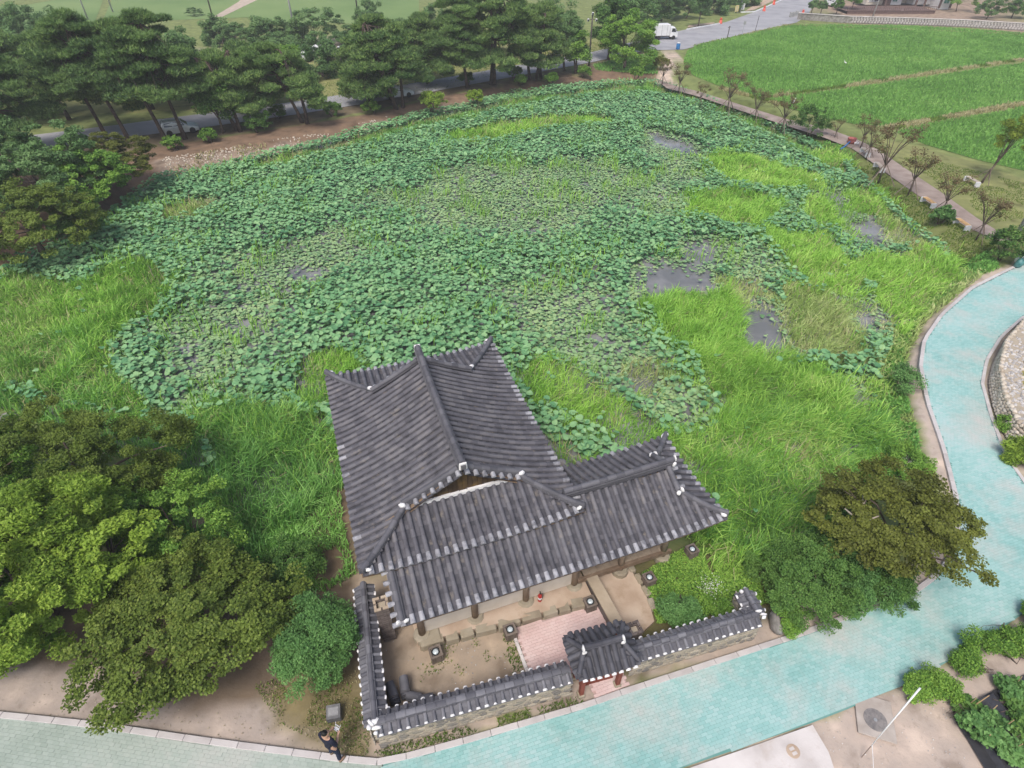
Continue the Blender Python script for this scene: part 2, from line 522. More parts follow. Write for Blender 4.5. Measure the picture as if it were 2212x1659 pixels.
M['lotus_low'] = mat('lotus_leaf_pale', [(0.130, 0.262, 0.112), (0.194, 0.340, 0.157), (0.272, 0.418, 0.200), (0.349, 0.484, 0.212)], 0.55, 0.25, 3, 0.7, spec=0.3, coord='World', trans=0.12)
M['reed'] = mat('reed_blade', [(0.154, 0.321, 0.055), (0.250, 0.501, 0.076), (0.384, 0.661, 0.114), (0.557, 0.760, 0.210)], 0.55, 0.22, 4, 0.5, spec=0.3, coord='World', trans=0.25)
M['reed_dark'] = mat('reed_blade_dark', [(0.100, 0.252, 0.059), (0.177, 0.401, 0.089), (0.266, 0.526, 0.119), (0.399, 0.653, 0.208)], 0.55, 0.22, 4, 0.5, spec=0.3, coord='World', trans=0.25)
M['reed_dry'] = mat('reed_blade_pale', [(0.227, 0.337, 0.094), (0.351, 0.485, 0.142), (0.516, 0.594, 0.251), (0.660, 0.653, 0.376)], 0.6, 0.3, 4, 0.5, spec=0.3, coord='World', trans=0.25)
M['grass'] = mat('short_grass', [(0.066, 0.132, 0.019), (0.114, 0.198, 0.030), (0.180, 0.264, 0.048), (0.264, 0.300, 0.084)], 0.7, 0.6, 4, 0.5, spec=0.2, coord='World', trans=0.2)
M['drygrass'] = mat('dry_grass', [(0.276, 0.260, 0.112), (0.391, 0.364, 0.182), (0.517, 0.468, 0.280)], 0.8, 0.6, 4, 0.6, spec=0.2, coord='World', trans=0.2)
M['crop'] = mat('rice_crop', [(0.133, 0.294, 0.064), (0.182, 0.380, 0.084), (0.242, 0.465, 0.110), (0.338, 0.531, 0.158)], 0.7, 0.12, 5, 0.45, spec=0.2, coord='World', trans=0.2)
M['field'] = mat('field_floor', [(0.076, 0.166, 0.040), (0.101, 0.207, 0.048), (0.134, 0.248, 0.062)], 0.9, 0.2, 5, 0.0, 0.3, 4, 0.1, coord='World')
M['farfield'] = mat('far_field', [(0.115, 0.194, 0.061), (0.161, 0.246, 0.083), (0.196, 0.273, 0.099)], 0.95, 0.04, 6, 0.0, coord='World')
M['flower'] = mat('white_flower', [(0.6, 0.6, 0.55), (0.75, 0.75, 0.7)], 0.7, 3, 2, 0.5)
M['skin'] = mat('skin', [(0.50, 0.30, 0.21), (0.55, 0.34, 0.25)], 0.6, 4, 3, 0.2)
M['hair'] = mat('black_hair', [(0.008, 0.007, 0.007), (0.016, 0.014, 0.013)], 0.5, 20, 3, 0.2)
M['navy'] = mat('navy_cloth', [(0.012, 0.014, 0.03), (0.020, 0.023, 0.045)], 0.9, 12, 4, 0.2)
M['denim'] = mat('dark_denim', [(0.014, 0.02, 0.045), (0.025, 0.033, 0.065)], 0.9, 14, 4, 0.2)
M['shoe'] = mat('tan_shoe', [(0.16, 0.115, 0.075), (0.22, 0.165, 0.11)], 0.7, 10, 3, 0.2)
M['tealfilm'] = mat('teal_plastic_sheet', [(0.03, 0.12, 0.12), (0.10, 0.28, 0.28)], 0.4, 4, 5, 0.2, 0.4, 8, 0.5)
M['whitefilm'] = mat('pale_plastic_sheet', [(0.5, 0.62, 0.66), (0.75, 0.8, 0.82)], 0.4, 4, 5, 0.2, 0.4, 8, 0.5)
M['blue'] = mat('blue_plastic', [(0.03, 0.16, 0.42), (0.05, 0.22, 0.5)], 0.5, 3, 3, 0.2)
M['feather'] = mat('white_feather', [(0.75, 0.75, 0.75), (0.82, 0.82, 0.82)], 0.7, 8, 3, 0.2)
M['iron'] = mat('cast_iron', [(0.16, 0.15, 0.15), (0.26, 0.24, 0.23)], 0.7, 8, 5, 0.3, 0.2, 20, 0.4)
M['deck'] = mat('deck_timber', [(0.13, 0.085, 0.075), (0.19, 0.13, 0.115)], 0.85, 3, 6, 0.4)
M['teal_glass'] = mat('green_window_glass', [(0.05, 0.20, 0.18), (0.10, 0.30, 0.27)], 0.15, 1, 3, 0.3, spec=0.6)
M['pink'] = mat('faded_red_plastic', [(0.36, 0.10, 0.09), (0.48, 0.17, 0.15)], 0.6, 4, 3, 0.2)

# ------------------------------------------------------------------ terrain: one sheet, pond dug into it
WZ = -0.85                                             # water level
POND = poly([(0, 600), (45, 562), (140, 520), (240, 470), (290, 425), (345, 388), (450, 366), (560, 342), (700, 308), (830, 272), (900, 252),
             (1000, 232), (1100, 206), (1200, 192), (1300, 183), (1400, 180), (1440, 187), (1500, 207), (1560, 232), (1620, 252),
             (1680, 277), (1740, 307), (1785, 335), (1830, 360), (1870, 395), (1900, 425), (1930, 455), (1960, 485), (2000, 512),
             (2045, 545), (2055, 585), (1990, 650), (1935, 720), (1905, 800), (1893, 870), (1885, 940), (1900, 990), (1850, 1020),
             (1790, 1060), (1720, 1130), (1640, 1185), (1560, 1160), (1470, 1115), (1330, 1040), (1240, 1000), (1180, 955), (1120, 930),
             (1000, 900), (850, 890), (760, 930), (748, 1010), (700, 1050), (640, 1110), (590, 1130), (500, 1085), (430, 1040), (330, 1000),
             (200, 940), (60, 880), (-120, 850), (-260, 780), (-260, 680), (-100, 630)], WZ)


def ground_z(P):
    d = sdist(P, POND)
    z = np.where(d > 0, -0.9 - 0.35 * smooth(0, 1.5, d), -0.9 + 0.84 * smooth(0, 2.2, -d))
    z += (vnoise(P, 1.3, 3) - 0.5) * 0.05 * smooth(-4, 0, -np.abs(d) - 1)
    return z


def axis(lo, hi, step, far):
    a = list(np.arange(lo, hi + 1e-6, step))
    s = step
    while a[-1] < far:
        s *= 1.35
        a.append(a[-1] + s)
    s = step
    while a[0] > -far:
        s *= 1.35
        a.insert(0, a[0] - s)
    return np.array(a)


gx, gy = axis(-48, 56, 0.42, 900), axis(1, 86, 0.42, 900)
PX, PY = np.meshgrid(gx, gy)
GP = np.stack([PX.ravel(), PY.ravel()], 1)
GZ = ground_z(GP)

DIRT, BROWN, DARK, GRASSY, LAWN = (0.40, 0.34, 0.30), (0.21, 0.145, 0.10), (0.10, 0.075, 0.05), (0.13, 0.16, 0.055), (0.23, 0.245, 0.10)
gcol = np.tile(np.array((0.20, 0.24, 0.09)), (len(GP), 1))
n1 = vnoise(GP, 2.2, 11)
n2 = vnoise(GP, 0.7, 12)


def paint(pts, c, soft=0.8, wob=1.0, z=0.0, amount=1.0, Q=None):
    Q = poly(pts, z) if Q is None else Q
    d = sdist(GP, Q) + (n1 - 0.5) * wob + (n2 - 0.5) * wob * 0.6
    w = smooth(-soft, soft, d)[:, None] * amount
    gcol[:] = gcol * (1 - w) + np.array(c) * w


# bank and edges
paint(None, GRASSY, 1.0, 1.5, Q=poly([(1500, 175), (2212, 420), (2300, 700), (2010, 700), (1960, 980), (1560, 1330), (1500, 1200), (1900, 900), (2000, 520), (1800, 330)]))
paint([(-300, 640), (40, 560), (250, 470), (350, 385), (560, 340), (830, 270), (1000, 232), (1200, 192), (1420, 180), (1420, 150), (1300, 150), (1150, 172), (960, 205), (800, 245), (640, 270), (440, 300), (250, 330), (-300, 420)], BROWN, 0.5, 0.6)
paint([(340, 345), (440, 335), (560, 312), (700, 286), (830, 250), (1000, 212), (1180, 180), (1180, 186), (1000, 222), (830, 264), (700, 300), (560, 326), (450, 352), (345, 372)], (0.34, 0.28, 0.23), 0.3, 1.2, amount=0.55)
paint([(-300, 330), (250, 296), (640, 240), (960, 190), (1280, 135), (1430, 95), (1430, 110), (1290, 148), (1150, 170), (960, 205), (640, 268), (250, 330), (-300, 400)], (0.17, 0.14, 0.095), 0.3, 0.8)
paint([(-200, 250), (440, 240), (640, 218), (800, 198), (1000, 165), (1280, 110), (1400, 70), (1000, 90), (500, 140), (-200, 190)], (0.26, 0.27, 0.11), 0.5, 2)
paint([(-200, 190), (500, 140), (1000, 90), (1000, 60), (400, 110), (-200, 150)], (0.40, 0.33, 0.28), 0.5, 2)
paint([(1440, 110), (1475, 108), (1462, 135), (1448, 165), (1500, 200), (1470, 205), (1415, 180), (1425, 150)], (0.55, 0.45, 0.38), 0.25, 0.3)
paint([(1880, 290), (2000, 318), (2230, 385), (2240, 520), (2190, 520), (2050, 430), (1950, 355)], LAWN, 0.5, 1.0)
paint([(1840, 330), (1900, 350), (2010, 430), (2100, 500), (2150, 540), (2080, 560), (2000, 490), (1900, 400), (1830, 345)], (0.19, 0.22, 0.08), 0.5, 1.0)
paint([(1690, 30), (1960, 50), (2230, 72), (2230, 0), (1700, 0)], (0.34, 0.26, 0.2), 0.6, 1.5)
# near side
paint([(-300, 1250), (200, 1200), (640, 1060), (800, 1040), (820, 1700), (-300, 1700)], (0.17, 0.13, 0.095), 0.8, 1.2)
paint([(-300, 1430), (60, 1430), (420, 1520), (560, 1500), (700, 1560), (800, 1600), (830, 1700), (-300, 1700)], DIRT, 0.3, 0.8)
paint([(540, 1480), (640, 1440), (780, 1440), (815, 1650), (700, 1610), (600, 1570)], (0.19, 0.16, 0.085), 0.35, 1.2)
paint([(770, 1240), (1250, 1300), (1270, 1500), (800, 1610)], (0.37, 0.30, 0.23), 0.2, 0.5)
paint([(1250, 1220), (1660, 1160), (1680, 1360), (1320, 1500)], (0.14, 0.13, 0.06), 0.3, 0.5)
paint([(800, 1600), (1270, 1480), (1665, 1340), (1730, 1370), (1340, 1500), (1270, 1525), (830, 1655)], (0.40, 0.335, 0.285), 0.15, 0.5)
paint([(1670, 1320), (1900, 1265), (2010, 1190), (2045, 1100), (2008, 980), (1972, 860), (1962, 770), (2005, 690), (2095, 600), (2212, 560), (2212, 600), (2100, 690), (2040, 760), (2070, 900), (2120, 1100), (2070, 1250), (1900, 1330), (1700, 1395)], (0.50, 0.42, 0.36), 0.15, 0.3)
paint([(1400, 1700), (1640, 1600), (1900, 1495), (2033, 1436), (2212, 1325), (2400, 1250), (2400, 1700)], (0.48, 0.40, 0.345), 0.2, 0.5)
paint([(2120, 820), (2160, 720), (2300, 640), (2400, 1100), (2230, 1060), (2150, 930)], (0.40, 0.34, 0.29), 0.2, 0.5)
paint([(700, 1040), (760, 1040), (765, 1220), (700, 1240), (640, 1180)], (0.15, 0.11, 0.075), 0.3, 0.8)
paint(None, (0.05, 0.04, 0.03), 0.3, 0.2, Q=POND)

nx, ny = len(gx), len(gy)
ii, jj = np.meshgrid(np.arange(nx - 1), np.arange(ny - 1))
a = (jj * nx + ii).ravel()
GF = np.stack([a, a + 1, a + nx + 1, a + nx], 1)
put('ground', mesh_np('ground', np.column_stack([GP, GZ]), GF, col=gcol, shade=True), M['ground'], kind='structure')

# water sheet, a little larger than the pond and hidden under the banks
ctr = POND.mean(0)
wp = [(p[0] + (p[0] - ctr[0]) / np.hypot(*(p - ctr)) * 0.6, p[1] + (p[1] - ctr[1]) / np.hypot(*(p - ctr)) * 0.6, WZ) for p in POND]
bpy_me = bpy.data.meshes.new('pond_water')
bpy_me.from_pydata(wp, [], [tuple(range(len(wp)))])
put('pond_water', bpy_me, M['water'], kind='structure')

def sheet(name, pts, z, m, kind='structure', Q=None, **kw):
    Q = poly(pts, 0) if Q is None else Q
    me = bpy.data.meshes.new(name)
    me.from_pydata([(p[0], p[1], z) for p in Q], [], [tuple(range(len(Q)))])
    me.update()
    if me.polygons[0].normal.z < 0:
        me.flip_normals()
    return put(name, me, m, kind=kind, **kw)


# asphalt road along the pines, widening to the junction
ROAD = [(-400, 372), (0, 333), (250, 300), (440, 275), (640, 247), (800, 222), (960, 193), (1150, 158), (1280, 134), (1400, 108), (1432, 108), (1475, 107), (1535, 92), (1640, 66), (1722, 48), (1745, 32), (1765, 0),
        (1800, -60), (1720, -60), (1690, 0), (1655, 14), (1640, 22), (1570, 47), (1545, 53), (1480, 64), (1400, 82), (1280, 112), (1150, 135), (960, 168), (800, 195), (640, 219), (440, 245), (250, 270), (0, 300), (-400, 335)]
sheet('road', ROAD, 0.0, M['asphalt'])
# side road kerb strips and roadworks verge
def strip(name, pts, w, z0, z1, m, seg=None, parent=None):
    """Row of kerb blocks along a pixel polyline, each block an object of its own under one parent."""
    P = [Vector((*G2(u, v), 0)) for u, v in pts]
    par = parent
    L = [0]
    for i in range(1, len(P)):
        L.append(L[-1] + (P[i] - P[i - 1]).length)
    n = max(1, int(L[-1] / seg))

    def at(s):
        for i in range(1, len(P)):
            if s <= L[i] or i == len(P) - 1:
                t = (s - L[i - 1]) / max(1e-6, L[i] - L[i - 1])
                return P[i - 1].lerp(P[i], t)
    for k in range(n):
        p, q = at(L[-1] * k / n), at(L[-1] * (k + 1) / n)
        d = (q - p)
        ln = d.length
        b = MB().box((0, 0, 0), (ln - 0.012, w, z1 - z0))
        o = b.build('kerb_stone', m, par, bevel=0.012)
        c = (p + q) / 2
        o.location = (c.x, c.y, (z0 + z1) / 2 + random.uniform(-.004, .004))
        o.rotation_euler = (0, 0, math.atan2(d.y, d.x) + random.uniform(-.006, .006))


def group_empty(name):
    o = bpy.data.objects.new(name, None)
    COL.objects.link(o)
    o['kind'] = 'structure'
    return o


KU = [(-330, 1520), (0, 1545), (200, 1566), (420, 1598), (600, 1622), (750, 1641), (828, 1648), (980, 1608), (1270, 1523), (1336, 1499), (1728, 1371), (1875, 1316), (1961, 1284), (1990, 1270), (2022, 1243), (2048, 1215),
      (2068, 1160), (2066, 1080), (2038, 970), (2003, 870), (1988, 790), (1996, 735), (2034, 680), (2100, 622), (2180, 582), (2260, 548)]
kerb = group_empty('kerb')
strip('kerb', KU, 0.2, -0.12, 0.075, M['kerb'], 0.9, kerb)
KR = [(2300, 650), (2212, 684), (2162, 728), (2130, 780), (2121, 830), (2140, 900), (2172, 985), (2235, 1075)]
kerb2 = group_empty('kerb')
strip('kerb', KR, 0.17, -0.12, 0.085, M['kerb'], 0.9, kerb2)

LOWEDGE = [(1469, 1661), (1636, 1604), (1757, 1561), (1832, 1532), (1901, 1500), (1967, 1475), (2033, 1438), (2082, 1408), (2169, 1354), (2212, 1325), (2330, 1250)]
TEAL = poly([(828, 1652), (980, 1611), (1270, 1526), (1336, 1502), (1728, 1374), (1875, 1319), (1961, 1287), (1990, 1273), (2024, 1245), (2050, 1215), (2071, 1160), (2069, 1080), (2041, 970), (2006, 870), (1991, 790), (1999, 737), (2036, 683), (2102, 625), (2182, 585), (2262, 552),
             (2360, 640), (2212, 682), (2160, 727), (2128, 780), (2119, 830), (2138, 900), (2170, 987), (2235, 1080), (2420, 1150)] + LOWEDGE[::-1] + [(1200, 1760), (835, 1900)])
GREY = poly([(-330, 1524), (0, 1549), (200, 1570), (420, 1602), (600, 1626), (750, 1645), (826, 1652), (830, 1900), (-330, 1900)])

# interlocking pavers: 8-sided stepped blocks
PAVV = np.array([(-.108, -.053), (0, -.053), (.108, -.053), (.118, 0), (.108, .053), (0, .053), (-.108, .053), (-.098, 0)]) * np.array([1.01, 1.0])


def lay(name, Q, ang, m, bedm, nobj, ztop=0.045, pl=0.222, pw=0.108, bound=None, kind='structure', parent_z=0.0, label=None):
    bed = sheet(name, None, parent_z, bedm, Q=Q)
    ca, sa = math.cos(ang), math.sin(ang)
    Rm = np.array([[ca, sa], [-sa, ca]])
    q = Q @ Rm.T
    lo, hi = q.min(0), q.max(0)
    rows = np.arange(lo[1], hi[1], pw)
    C = []
    for r, y in enumerate(rows):
        xs = np.arange(lo[0] + (r % 2) * pl / 2, hi[0], pl)
        C.append(np.column_stack([xs, np.full(len(xs), y)]))
    C = np.concatenate(C)
    W = C @ Rm
    k = sdist(W, Q) > 0.03
    u, v, dz = projpx(np.column_stack([W, np.zeros(len(W))]))
    k &= (u > -60) & (u < 2280) & (v < 1720) & (dz > 0)
    W = W[k]
    u, v, dz = projpx(np.column_stack([W, np.zeros(len(W))]))
    inside = (u > 10) & (u < 2200) & (v < 1640)
    order = np.argsort(np.where(inside, dz, dz + 1000))
    W = W[order]
    th = 0.04
    me = None
    sel = W[:nobj]
    b = MB()
    n = len(PAVV)
    V = [(p[0], p[1], -th) for p in PAVV] + [(p[0], p[1], -.004) for p in PAVV] + [(p[0] * .98, p[1] * .96, 0) for p in PAVV]
    F = [(0 + i, (i + 1) % n, n + (i + 1) % n, n + i) for i in range(n)] + [(n + i, n + (i + 1) % n, 2 * n + (i + 1) % n, 2 * n + i) for i in range(n)] + [tuple(range(2 * n, 3 * n))]
    b.add(V, F, 0.0)
    me = b.mesh('paver')
    for w in sel:
        o = put('paver', me, m, bed)
        o.location = (w[0], w[1], ztop + random.uniform(-.004, .004))
        o.rotation_euler = (random.uniform(-.012, .012), random.uniform(-.012, .012), ang)
    rest = W[nobj:]
    if len(rest):
        N = len(rest)
        base = np.array(V)
        bx = base[:, :2] @ Rm
        z = ztop + rng.uniform(-.0025, .0025, N)
        tx, ty = rng.normal(0, .007, N), rng.normal(0, .007, N)
        VV = np.empty((N, 3 * n, 3))
        VV[:, :, 0] = rest[:, None, 0] + bx[None, :, 0]
        VV[:, :, 1] = rest[:, None, 1] + bx[None, :, 1]
        VV[:, :, 2] = z[:, None] + base[None, :, 2] + tx[:, None] * bx[None, :, 0] + ty[:, None] * bx[None, :, 1]
        off = (np.arange(N) * 3 * n)[:, None, None]
        Fq = (np.array(F[:-1])[None] + off).reshape(-1, 4)
        Fn = (np.array(F[-1])[None, None] + off).reshape(-1, n)
        put('pavers', mesh_np('pavers', VV.reshape(-1, 3), [Fq, Fn], rnd=np.repeat(rng.random(N), 3 * n)), m, bed, kind='stuff')
    return bed


lay('paved_path', TEAL, R(17.5), M['teal_paver'], M['paver_bed'], 300, parent_z=.034)
lay('pavement', GREY, R(-8), M['grey_paver'], M['grey_bed'], 300, parent_z=.034)

# brown walking path beside the field
WALK = [(1418, 172), (1470, 188), (1510, 197), (1600, 226), (1700, 257), (1790, 278), (1850, 300), (1895, 322), (1960, 366), (2035, 416), (2110, 470), (2190, 520),
        (2172, 528), (2085, 488), (2010, 440), (1935, 388), (1878, 346), (1840, 320), (1780, 297), (1695, 270), (1595, 237), (1505, 207), (1440, 190)]
sheet('walking_path', WALK, -0.012, mat('packed_gravel', [(0.24, 0.19, 0.165), (0.31, 0.25, 0.22), (0.36, 0.30, 0.265)], 0.95, 0.8, 8, 0, 0.3, 12, 0.1, coord='World'))
sheet('concrete_slab', [(1400, 1690), (1640, 1607), (1755, 1566), (1790, 1625), (1815, 1700)], 0.012, M['concrete'])

# rice fields with planted rows
FIELDS = [
    [(1478, 128), (1484, 112), (1510, 97), (1600, 78), (1690, 57), (1750, 54), (1950, 56), (2100, 64), (2330, 82), (2330, 112), (2212, 126), (2050, 152), (1900, 174), (1780, 190), (1700, 203), (1640, 208), (1560, 188), (1500, 164), (1478, 148)],
    [(1660, 214), (1780, 198), (1900, 182), (2050, 160), (2330, 120), (2330, 202), (2212, 218), (2080, 242), (1980, 262), (1915, 272), (1850, 268), (1780, 254), (1700, 232)],
    [(1935, 284), (2000, 270), (2100, 252), (2212, 232), (2330, 214), (2330, 400), (2212, 368), (2110, 344), (2000, 312)]]
FD = math.atan2(*(np.array(G2(2212, 126)) - np.array(G2(1700, 203)))[::-1])
for pts in FIELDS:
    sheet('rice_field', pts, -0.02, M['field'])
FARF = [[(250, -20), (560, -30), (700, -30), (905, -30), (905, 26), (700, 24), (560, 36), (462, 40), (220, 48)],
        [(560, 36), (700, 24), (905, 26), (905, 60), (700, 48), (540, 58)],
        [(-300, 30), (60, 10), (230, -20), (200, 60), (-300, 110)]]
for pts in FARF:
    sheet('rice_field', pts, -0.015, M['farfield'])
sheet('dirt_track', [(462, 36), (480, 36), (555, 0), (600, -40), (560, -40), (515, 4)], 0.0, mat('pale_dirt', [(0.42, 0.34, 0.27), (0.52, 0.43, 0.35)], 0.95, 1, 6, 0, coord='World'))

# ------------------------------------------------------------------ scattering of blades, tufts and leaves


def sample_poly(Q, dens):
    lo, hi = Q.min(0), Q.max(0)
    n = int((hi - lo).prod() * dens)
    P = lo + rng.random((n, 2)) * (hi - lo)
    return P[inpoly(P, Q)]


def inview(P, z=0.0, m=60):
    u, v, d = projpx(np.column_stack([P, np.full(len(P), z)]))
    return (u > -m) & (u < 2212 + m) & (v > -m) & (v < 1659 + 2 * m) & (d > 0)


def blades(P, z, h, w, lean=0.35, wind=(0.25, 0.1), clump=0.25):
    """Bent tapering blades at P: arrays of vertices and faces (a quad and a triangle each)."""
    n = len(P)
    h = h * rng.uniform(0.65, 1.15, n)
    th = rng.uniform(0, 2 * math.pi, n)
    L = np.abs(rng.normal(0, lean, n))
    wa = vnoise(P, 1.3, 71) * 12.0                      # each tussock leans its own way
    wl_ = .34 * vnoise(P, .9, 72) * (wind[0] > .1)
    dx = np.cos(th) * L + wind[0] * rng.uniform(.2, 1.1, n) + np.cos(wa) * wl_
    dy = np.sin(th) * L + wind[1] * rng.uniform(.2, 1.1, n) + np.sin(wa) * wl_
    ph = rng.uniform(0, 2 * math.pi, n)
    sx, sy = np.cos(ph) * w / 2, np.sin(ph) * w / 2
    base = np.column_stack([P, np.full(n, z) if np.isscalar(z) else z])
    V = np.empty((n, 5, 3))
    mid = base + np.column_stack([dx * h * .33, dy * h * .33, h * .62])
    tip = base + np.column_stack([dx * h * 1.05, dy * h * 1.05, h * (1.0 - 0.28 * np.clip(np.hypot(dx, dy), 0, 1.6))])
    s = np.column_stack([sx, sy, np.zeros(n)])
    V[:, 0] = base - s * .7
    V[:, 1] = base + s * .7
    V[:, 2] = mid + s
    V[:, 3] = mid - s
    V[:, 4] = tip
    o = (np.arange(n) * 5)[:, None]
    return V.reshape(-1, 3), [np.array([0, 1, 2, 3])[None] + o, np.array([3, 2, 4])[None] + o], 5


def scatter(name, P, z, h, w, m, label=None, **kw):
    if len(P) == 0:
        return
    V, F, k = blades(P, z, h, w, **kw)
    r = np.repeat(np.clip(0.55 * vnoise(P, 0.8, 5) + 0.45 * rng.random(len(P)), 0, .999), k)
    o = put(name, mesh_np(name, V, F, rnd=r), m, kind='stuff')
    return o


for pts in FIELDS:
    Q = poly(pts)
    ca, sa = math.cos(FD), math.sin(FD)
    Rm = np.array([[ca, sa], [-sa, ca]])
    q = Q @ Rm.T
    lo, hi = q.min(0), q.max(0)
    C = np.array([(x, y) for y in np.arange(lo[1], hi[1], 0.42) for x in np.arange(lo[0], hi[0], 0.3)])
    C[:, 1] += 0.5 * np.sin(C[:, 0] * .11) + rng.normal(0, .03, len(C))
    C[:, 0] += rng.normal(0, .06, len(C))
    W = C @ Rm
    W = W[inpoly(W, Q) & inview(W)]
    W = W[rng.random(len(W)) > 0.05 * vnoise(W, 3, 9)]
    W = np.repeat(W, 3, 0) + rng.normal(0, .05, (len(W) * 3, 2))
    scatter('rice_crop', W, -0.02, 0.36, 0.13, M['crop'], lean=.45, wind=(.05, 0))
# dry grass on the ridges between the fields
for a, b, n in (((1655, 211), (2212, 128), 2600), ((1915, 277), (2212, 224), 2400), ((1690, 55), (2212, 76), 1200), ((1500, 100), (1690, 58), 900), ((1560, 192), (1700, 228), 900)):
    a, b = np.array(G2(*a)), np.array(G2(*b))
    t = rng.random(n)
    P = a + t[:, None] * (b - a) + rng.normal(0, .34, (n, 2))
    g = vnoise(P, 2.5, 21) > 0.42
    scatter('dry_grass', P[g], -0.04, 0.38, 0.09, M['drygrass'], lean=.5)
    scatter('grass', P[~g], -0.04, 0.3, 0.09, M['grass'], lean=.5)

# lawn, verges and weeds
def turf(pts, dens, h, w, m='grass', z=-0.05, keep=0.0, seed=31, sc=1.5, name='grass', holes=()):
    Q = poly(pts)
    P = sample_poly(Q, dens)
    if keep:
        P = P[vnoise(P, sc, seed) > keep]
    P = P[inview(P)]
    if len(P):
        scatter(name, P, ground_z(P) + 0.01, h, w, M[m], lean=.5, wind=(.05, 0))


turf([(1935, 330), (2000, 340), (2212, 395), (2212, 470), (2150, 480), (2040, 405)], 60, 0.10, 0.06, keep=.35)
turf([(1830, 345), (1880, 350), (2010, 445), (2100, 505), (2160, 540), (2080, 560), (2040, 535), (1960, 480), (1880, 400)], 90, 0.16, 0.07, keep=.3)
turf([(1880, 400), (1960, 480), (2080, 560), (2130, 545), (2160, 580), (2070, 610), (2000, 670), (1962, 735), (1955, 800), (1965, 860), (1890, 870), (1905, 800), (1935, 720), (1990, 650), (2055, 585), (2000, 512), (1900, 425)], 130, 0.38, 0.09, 'reed_dark')
turf([(1870, 870), (1962, 850), (1985, 950), (2000, 1040), (1900, 1060)], 200, 0.36, 0.08, 'reed_dark', keep=.22)
turf([(1880, 820), (1965, 780), (1975, 900), (1985, 990), (1890, 960)], 70, 0.3, 0.08, 'reed_dry', keep=.4, seed=8)
turf([(1900, 560), (2060, 560), (2130, 590), (2010, 680), (1965, 760), (1960, 840), (1880, 840)], 60, 0.5, 0.09, 'reed_dry', keep=.35, seed=9)
turf([(1500, 200), (1560, 222), (1700, 268), (1790, 300), (1850, 330), (1840, 350), (1780, 325), (1680, 275), (1560, 232), (1500, 207)], 60, 0.35, 0.1, 'reed_dark', keep=.3)
turf([(640, 240), (960, 190), (1280, 118), (1400, 85), (1400, 60), (1000, 120), (640, 190)], 10, 0.12, 0.1, keep=.3)
turf([(1280, 140), (1420, 112), (1420, 160), (1290, 152)], 40, 0.3, 0.12, 'reed_dark')
turf([(805, 1622), (1250, 1503), (1262, 1520), (1262, 1522), (980, 1598), (830, 1640)], 520, 0.16, 0.03, keep=.28, sc=.7)
turf([(545, 1480), (640, 1450), (775, 1450), (800, 1600), (790, 1640), (700, 1612), (600, 1560)], 260, 0.10, 0.03, keep=.45, sc=.8)
turf([(545, 1480), (640, 1450), (775, 1450), (800, 1600), (790, 1640), (700, 1612), (600, 1560)], 160, 0.08, 0.03, 'drygrass', keep=.35, sc=.8, seed=77)
turf([(900, 1380), (1100, 1330), (1125, 1450), (860, 1540)], 150, 0.09, 0.035, 'grass', keep=.58, sc=.45, name='weeds')
turf([(1085, 1370), (1115, 1360), (1138, 1450), (1110, 1462)], 260, 0.13, 0.04, 'grass', keep=.42, sc=.4, name='weeds')
turf([(1300, 1335), (1385, 1312), (1415, 1345), (1330, 1390)], 150, 0.07, 0.035, 'grass', keep=.6, sc=.4, name='weeds')
turf([(560, 1090), (640, 1090), (735, 1040), (740, 1120), (768, 1240), (700, 1280), (600, 1250)], 260, 0.34, 0.045, 'reed_dark', keep=.34)
turf([(300, 1000), (430, 1030), (600, 1130), (660, 1120), (660, 1260), (400, 1240), (250, 1150)], 160, 0.5, 0.06, 'reed_dark', keep=.2)
turf([(1820, 60), (2212, 72), (2212, 95), (1950, 66)], 14, 0.4, 0.2, 'reed_dark', keep=.4)

# loose rubble and straw on the bare bank
P = sample_poly(poly([(345, 340), (450, 325), (560, 306), (700, 280), (830, 246), (1000, 210), (1200, 178), (1400, 170), (1400, 180), (1200, 192), (1000, 230), (830, 268), (700, 304), (560, 338), (450, 362), (350, 384)]), 14)
P = P[vnoise(P, 1.6, 81) > .5]
b = MB()
for p in P:
    s = random.uniform(.04, .15)
    z = float(ground_z(np.array([p]))[0])
    r_ = random.random() * 6
    V = [(p[0] + s * math.cos(j * 1.257 + r_) * random.uniform(.7, 1.2), p[1] + s * .8 * math.sin(j * 1.257 + r_), z - .03) for j in range(5)]
    V += [(p[0] + (v[0] - p[0]) * .6, p[1] + (v[1] - p[1]) * .6, z + s * random.uniform(.3, .6)) for v in V]
    b.add(V, [(j, (j + 1) % 5, 5 + (j + 1) % 5, 5 + j) for j in range(5)] + [(5, 6, 7, 8, 9)])
b.build('bank_rubble', M['wallcap'], kind='stuff')
turf([(345, 345), (700, 286), (1000, 214), (1400, 172), (1400, 182), (1000, 232), (700, 306), (345, 388)], 22, .3, .1, 'drygrass', keep=.5)
turf([(345, 365), (700, 296), (1000, 224), (1400, 176), (1400, 182), (1000, 232), (700, 306), (345, 388)], 22, .35, .1, 'grass', keep=.5, seed=66)
